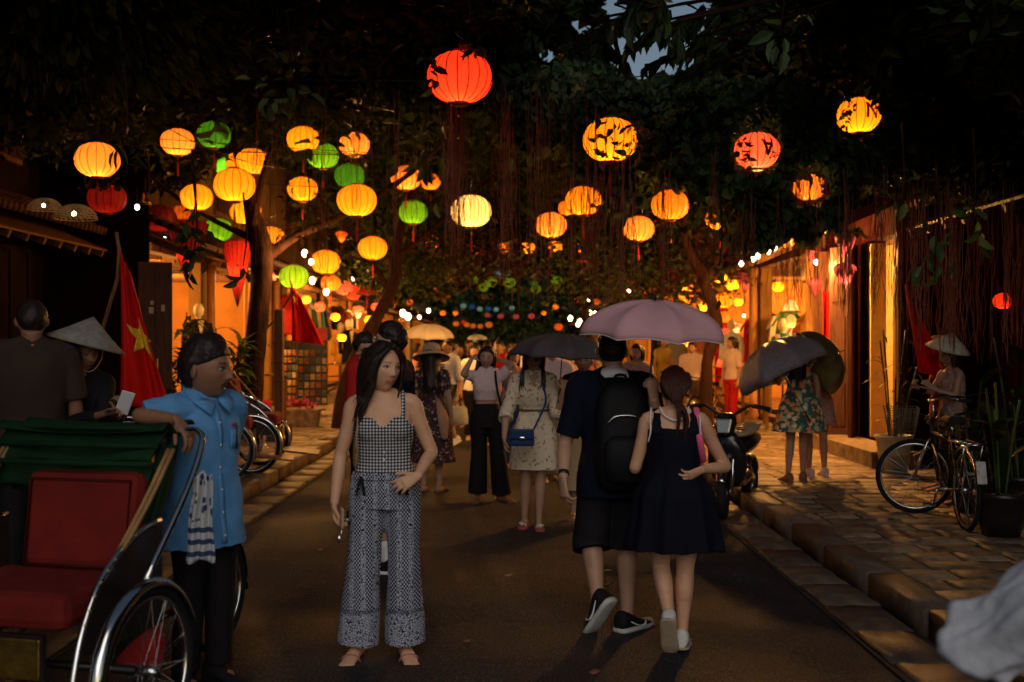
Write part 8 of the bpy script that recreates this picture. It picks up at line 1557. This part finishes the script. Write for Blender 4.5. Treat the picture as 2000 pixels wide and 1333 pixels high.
# small souvenirs on the tables
for i in range(26):
    tp = [(-5.3, 28.6, .86, .3, .6, 'souvenir shop table'), (4.5, 20.2, .96, .2, .7, 'right display table'), (4.6, 30, .86, .25, .7, 'lantern shop table')][i % 3]; c_ = GN[i % 9]
    sh = ('bowl', 'pot', 'box')[i % 3 if i < 13 else (i + 1) % 3]; p = V((tp[0] + rnd.uniform(-tp[3], tp[3]) * .8, tp[1] + rnd.uniform(-tp[4], tp[4]), tp[2])); g = MB()
    if sh == 'bowl': g.lathe([(.03, 0), (.07, .02), (.1, .08), (.09, .08), (.06, .03)], 14)
    elif sh == 'pot': g.lathe([(.04, 0), (.08, .05), (.07, .12), (.03, .16), (.04, .2), (.03, .2)], 14)
    else: g.box((0, 0, .06), (.12, .12, .12)); g.box((0, 0, .125), (.13, .13, .02))
    tag(g.build('souvenir_' + sh, M_goods[i % 9], None, p, rnd.random()), '%s souvenir %s %s the %s' % (c_, sh, 'on' if i < 9 else 'at the far side of' if i < 18 else 'on the street edge of', tp[5]), 'souvenir', 'souvenirs on the stall tables')
q = empty('waste_bin', V((at(512, 780, 19).x, 19.0, .13)), 0, 'red plastic bin beside the wooden stand on the left pavement', 'bin'); g = MB(); g.lathe([(.13, 0), (.15, .3), (.16, .5), (.17, .52), (.14, .52), (.12, .1)], 18); g.build('vessel', mat('red plastic', (.5, .03, .02), .4), q); g = MB(); g.torus((0, 0, .52), .155, .012, 'Z', 20, 6); g.build('rim', MATS['red plastic'], q)
q = empty('stone_trough', V((at(590, 790, 20.2).x, 20.2, .13)), 0, 'stone trough holding pale flowers beside the postcard racks', 'planter'); g = MB(); g.box((0, 0, .16), (.55, .35, .32), taper=1.15); g.build('trough', M_stone, q, bevel=.02); P = nrg.normal(size=(60, 3)) * np.array([.14, .08, .05]) + np.array([0, 0, .42]); v, fz = leaves(P, .09, seed=5, aspect=.7); link('flowers', np_mesh('flowers', v, fz, 3, M_bloom), q)
q = empty('wooden_post', V((-3.52, 17.2, .13)), 0, 'slim wooden street post beside the left tree, wires around it', 'post'); g = MB(); g.box((0, 0, 1.0), (.13, .13, 2.0)); g.build('shaft', M_wood2, q, bevel=.01); g = MB(); g.box((0, 0, .14), (.34, .34, .28)); g.build('base_block', M_darkwall, q, bevel=.02)
for k in range(3): g = MB(); g.torus((.0, 0, .95 + .25 * k), .11 + .03 * k, .006, 'Z', 20, 5, M=Matrix.Rotation(.4 - .3 * k, 3, 'X')); g.build('wire_loop', M_black, q)
# wicker fish-trap lamps and a bell under the left eave
for px, py, lb, s_ in ((88, 410, 'small wicker dome lamp at the far left under the eave', .8), (148, 428, 'larger wicker dome lamp beside the small one at left', 1.0)):
    o = empty('wicker_lamp', at(px, py, 12.6), 0, lb, 'lamp', 'wicker dome lamps'); o.scale = (s_,) * 3; g = MB()
    for k in range(9): a = k / 9 * PI / 2; g.torus((0, 0, .16 * math.sin(a)), .22 * math.cos(a) + .01, .0045, 'Z', 28, 4)
    for k in range(24): t = 2 * PI * k / 24; g.tube([((.23 * math.cos(a)) * math.cos(t + a * .6), (.23 * math.cos(a)) * math.sin(t + a * .6), .16 * math.sin(a)) for a in (0, .4, .8, 1.2, 1.5)], .004, 4)
    g.build('woven_shade', M_straw, o); g = MB(); g.ell((-.02, 0, .06), (.028,) * 3, 8, 6); g.build('bulb', M_bulb, o); lamp((-.02, 0, .0), .12, WARM, .03, o)
o = empty('hanging_bell', at(284, 385, 14), 0, 'small bronze bell hanging under the left eave', 'bell'); g = MB(); g.lathe([(.075, -.09), (.06, -.06), (.045, 0), (.04, .05), (.015, .07)], 16); g.build('bell_cup', M_brass, o); g = MB(); g.tube([(0, 0, .07), (0, 0, .3)], .004, 4); g.build('cord', M_black, o)
# dark cupboard with paper notices in front of the timber house
o = empty('cupboard', V((at(302, 620, 15.2).x, 15.2, .13)), R(20), 'tall dark cupboard door with small paper notices, left of the red cone lantern', 'cupboard'); g = MB(); g.box((0, 0, 1.28), (.44, .3, 2.56)); g.build('carcass', M_wood, o, bevel=.01)
for sg in (-1, 1):
    g = MB(); g.box((sg * .11, -.158, 1.28), (.20, .015, 2.4)); d = g.build('door', M_wood, o); g = MB(); g.box((sg * .03, -.17, 1.2), (.012, .02, .16)); g.build('handle', M_brass, d)
for dx_, dz, w, h in ((-.04, 2.02, .045, .05), (-.05, 1.92, .06, .085), (.10, 1.95, .045, .09)): g = MB(); g.box((dx_, -.171, dz), (w, .004, h)); g.build('notice', mat('notice paper', (.4, .38, .33), .8, var=.4, vs=60), o)
# fallen leaves on the road
for k, (px, py, c) in enumerate(((1180, 1122, 'yellow'), (1180, 1147, 'tan'), (312, 1290, 'brown'), (1150, 1322, 'brown'), (985, 1130, 'tan'), (1305, 1180, 'brown'), (620, 1080, 'tan'), (905, 1260, 'brown'))):
    Y = 1.6 * F / (py - 673); v, fz = leaves(np.array([[0, 0, 0.]]), .05 if k else .07, dirs=np.array([[1, .3, .05]]), seed=k, fold=.1); tag(link('fallen_leaf', np_mesh('fallen_leaf', v, fz, 3, mat('%s fallen leaf' % c, {'yellow': (.4, .4, .03), 'tan': (.35, .2, .08), 'brown': (.2, .08, .04)}[c], .7)), None, gx(px, Y, .022)), ['yellow leaf dropped between the walking man\'s feet', 'tiny tan leaf just behind the yellow one', 'brown leaf on the road at the lower left', 'brown leaf at the bottom centre of the road', 'tan leaf in the middle of the road', 'brown leaf right of the woman in navy', 'tan leaf left of the gingham woman', 'brown leaf right of the patterned trousers'][k], 'leaf', 'fallen leaves on the road')
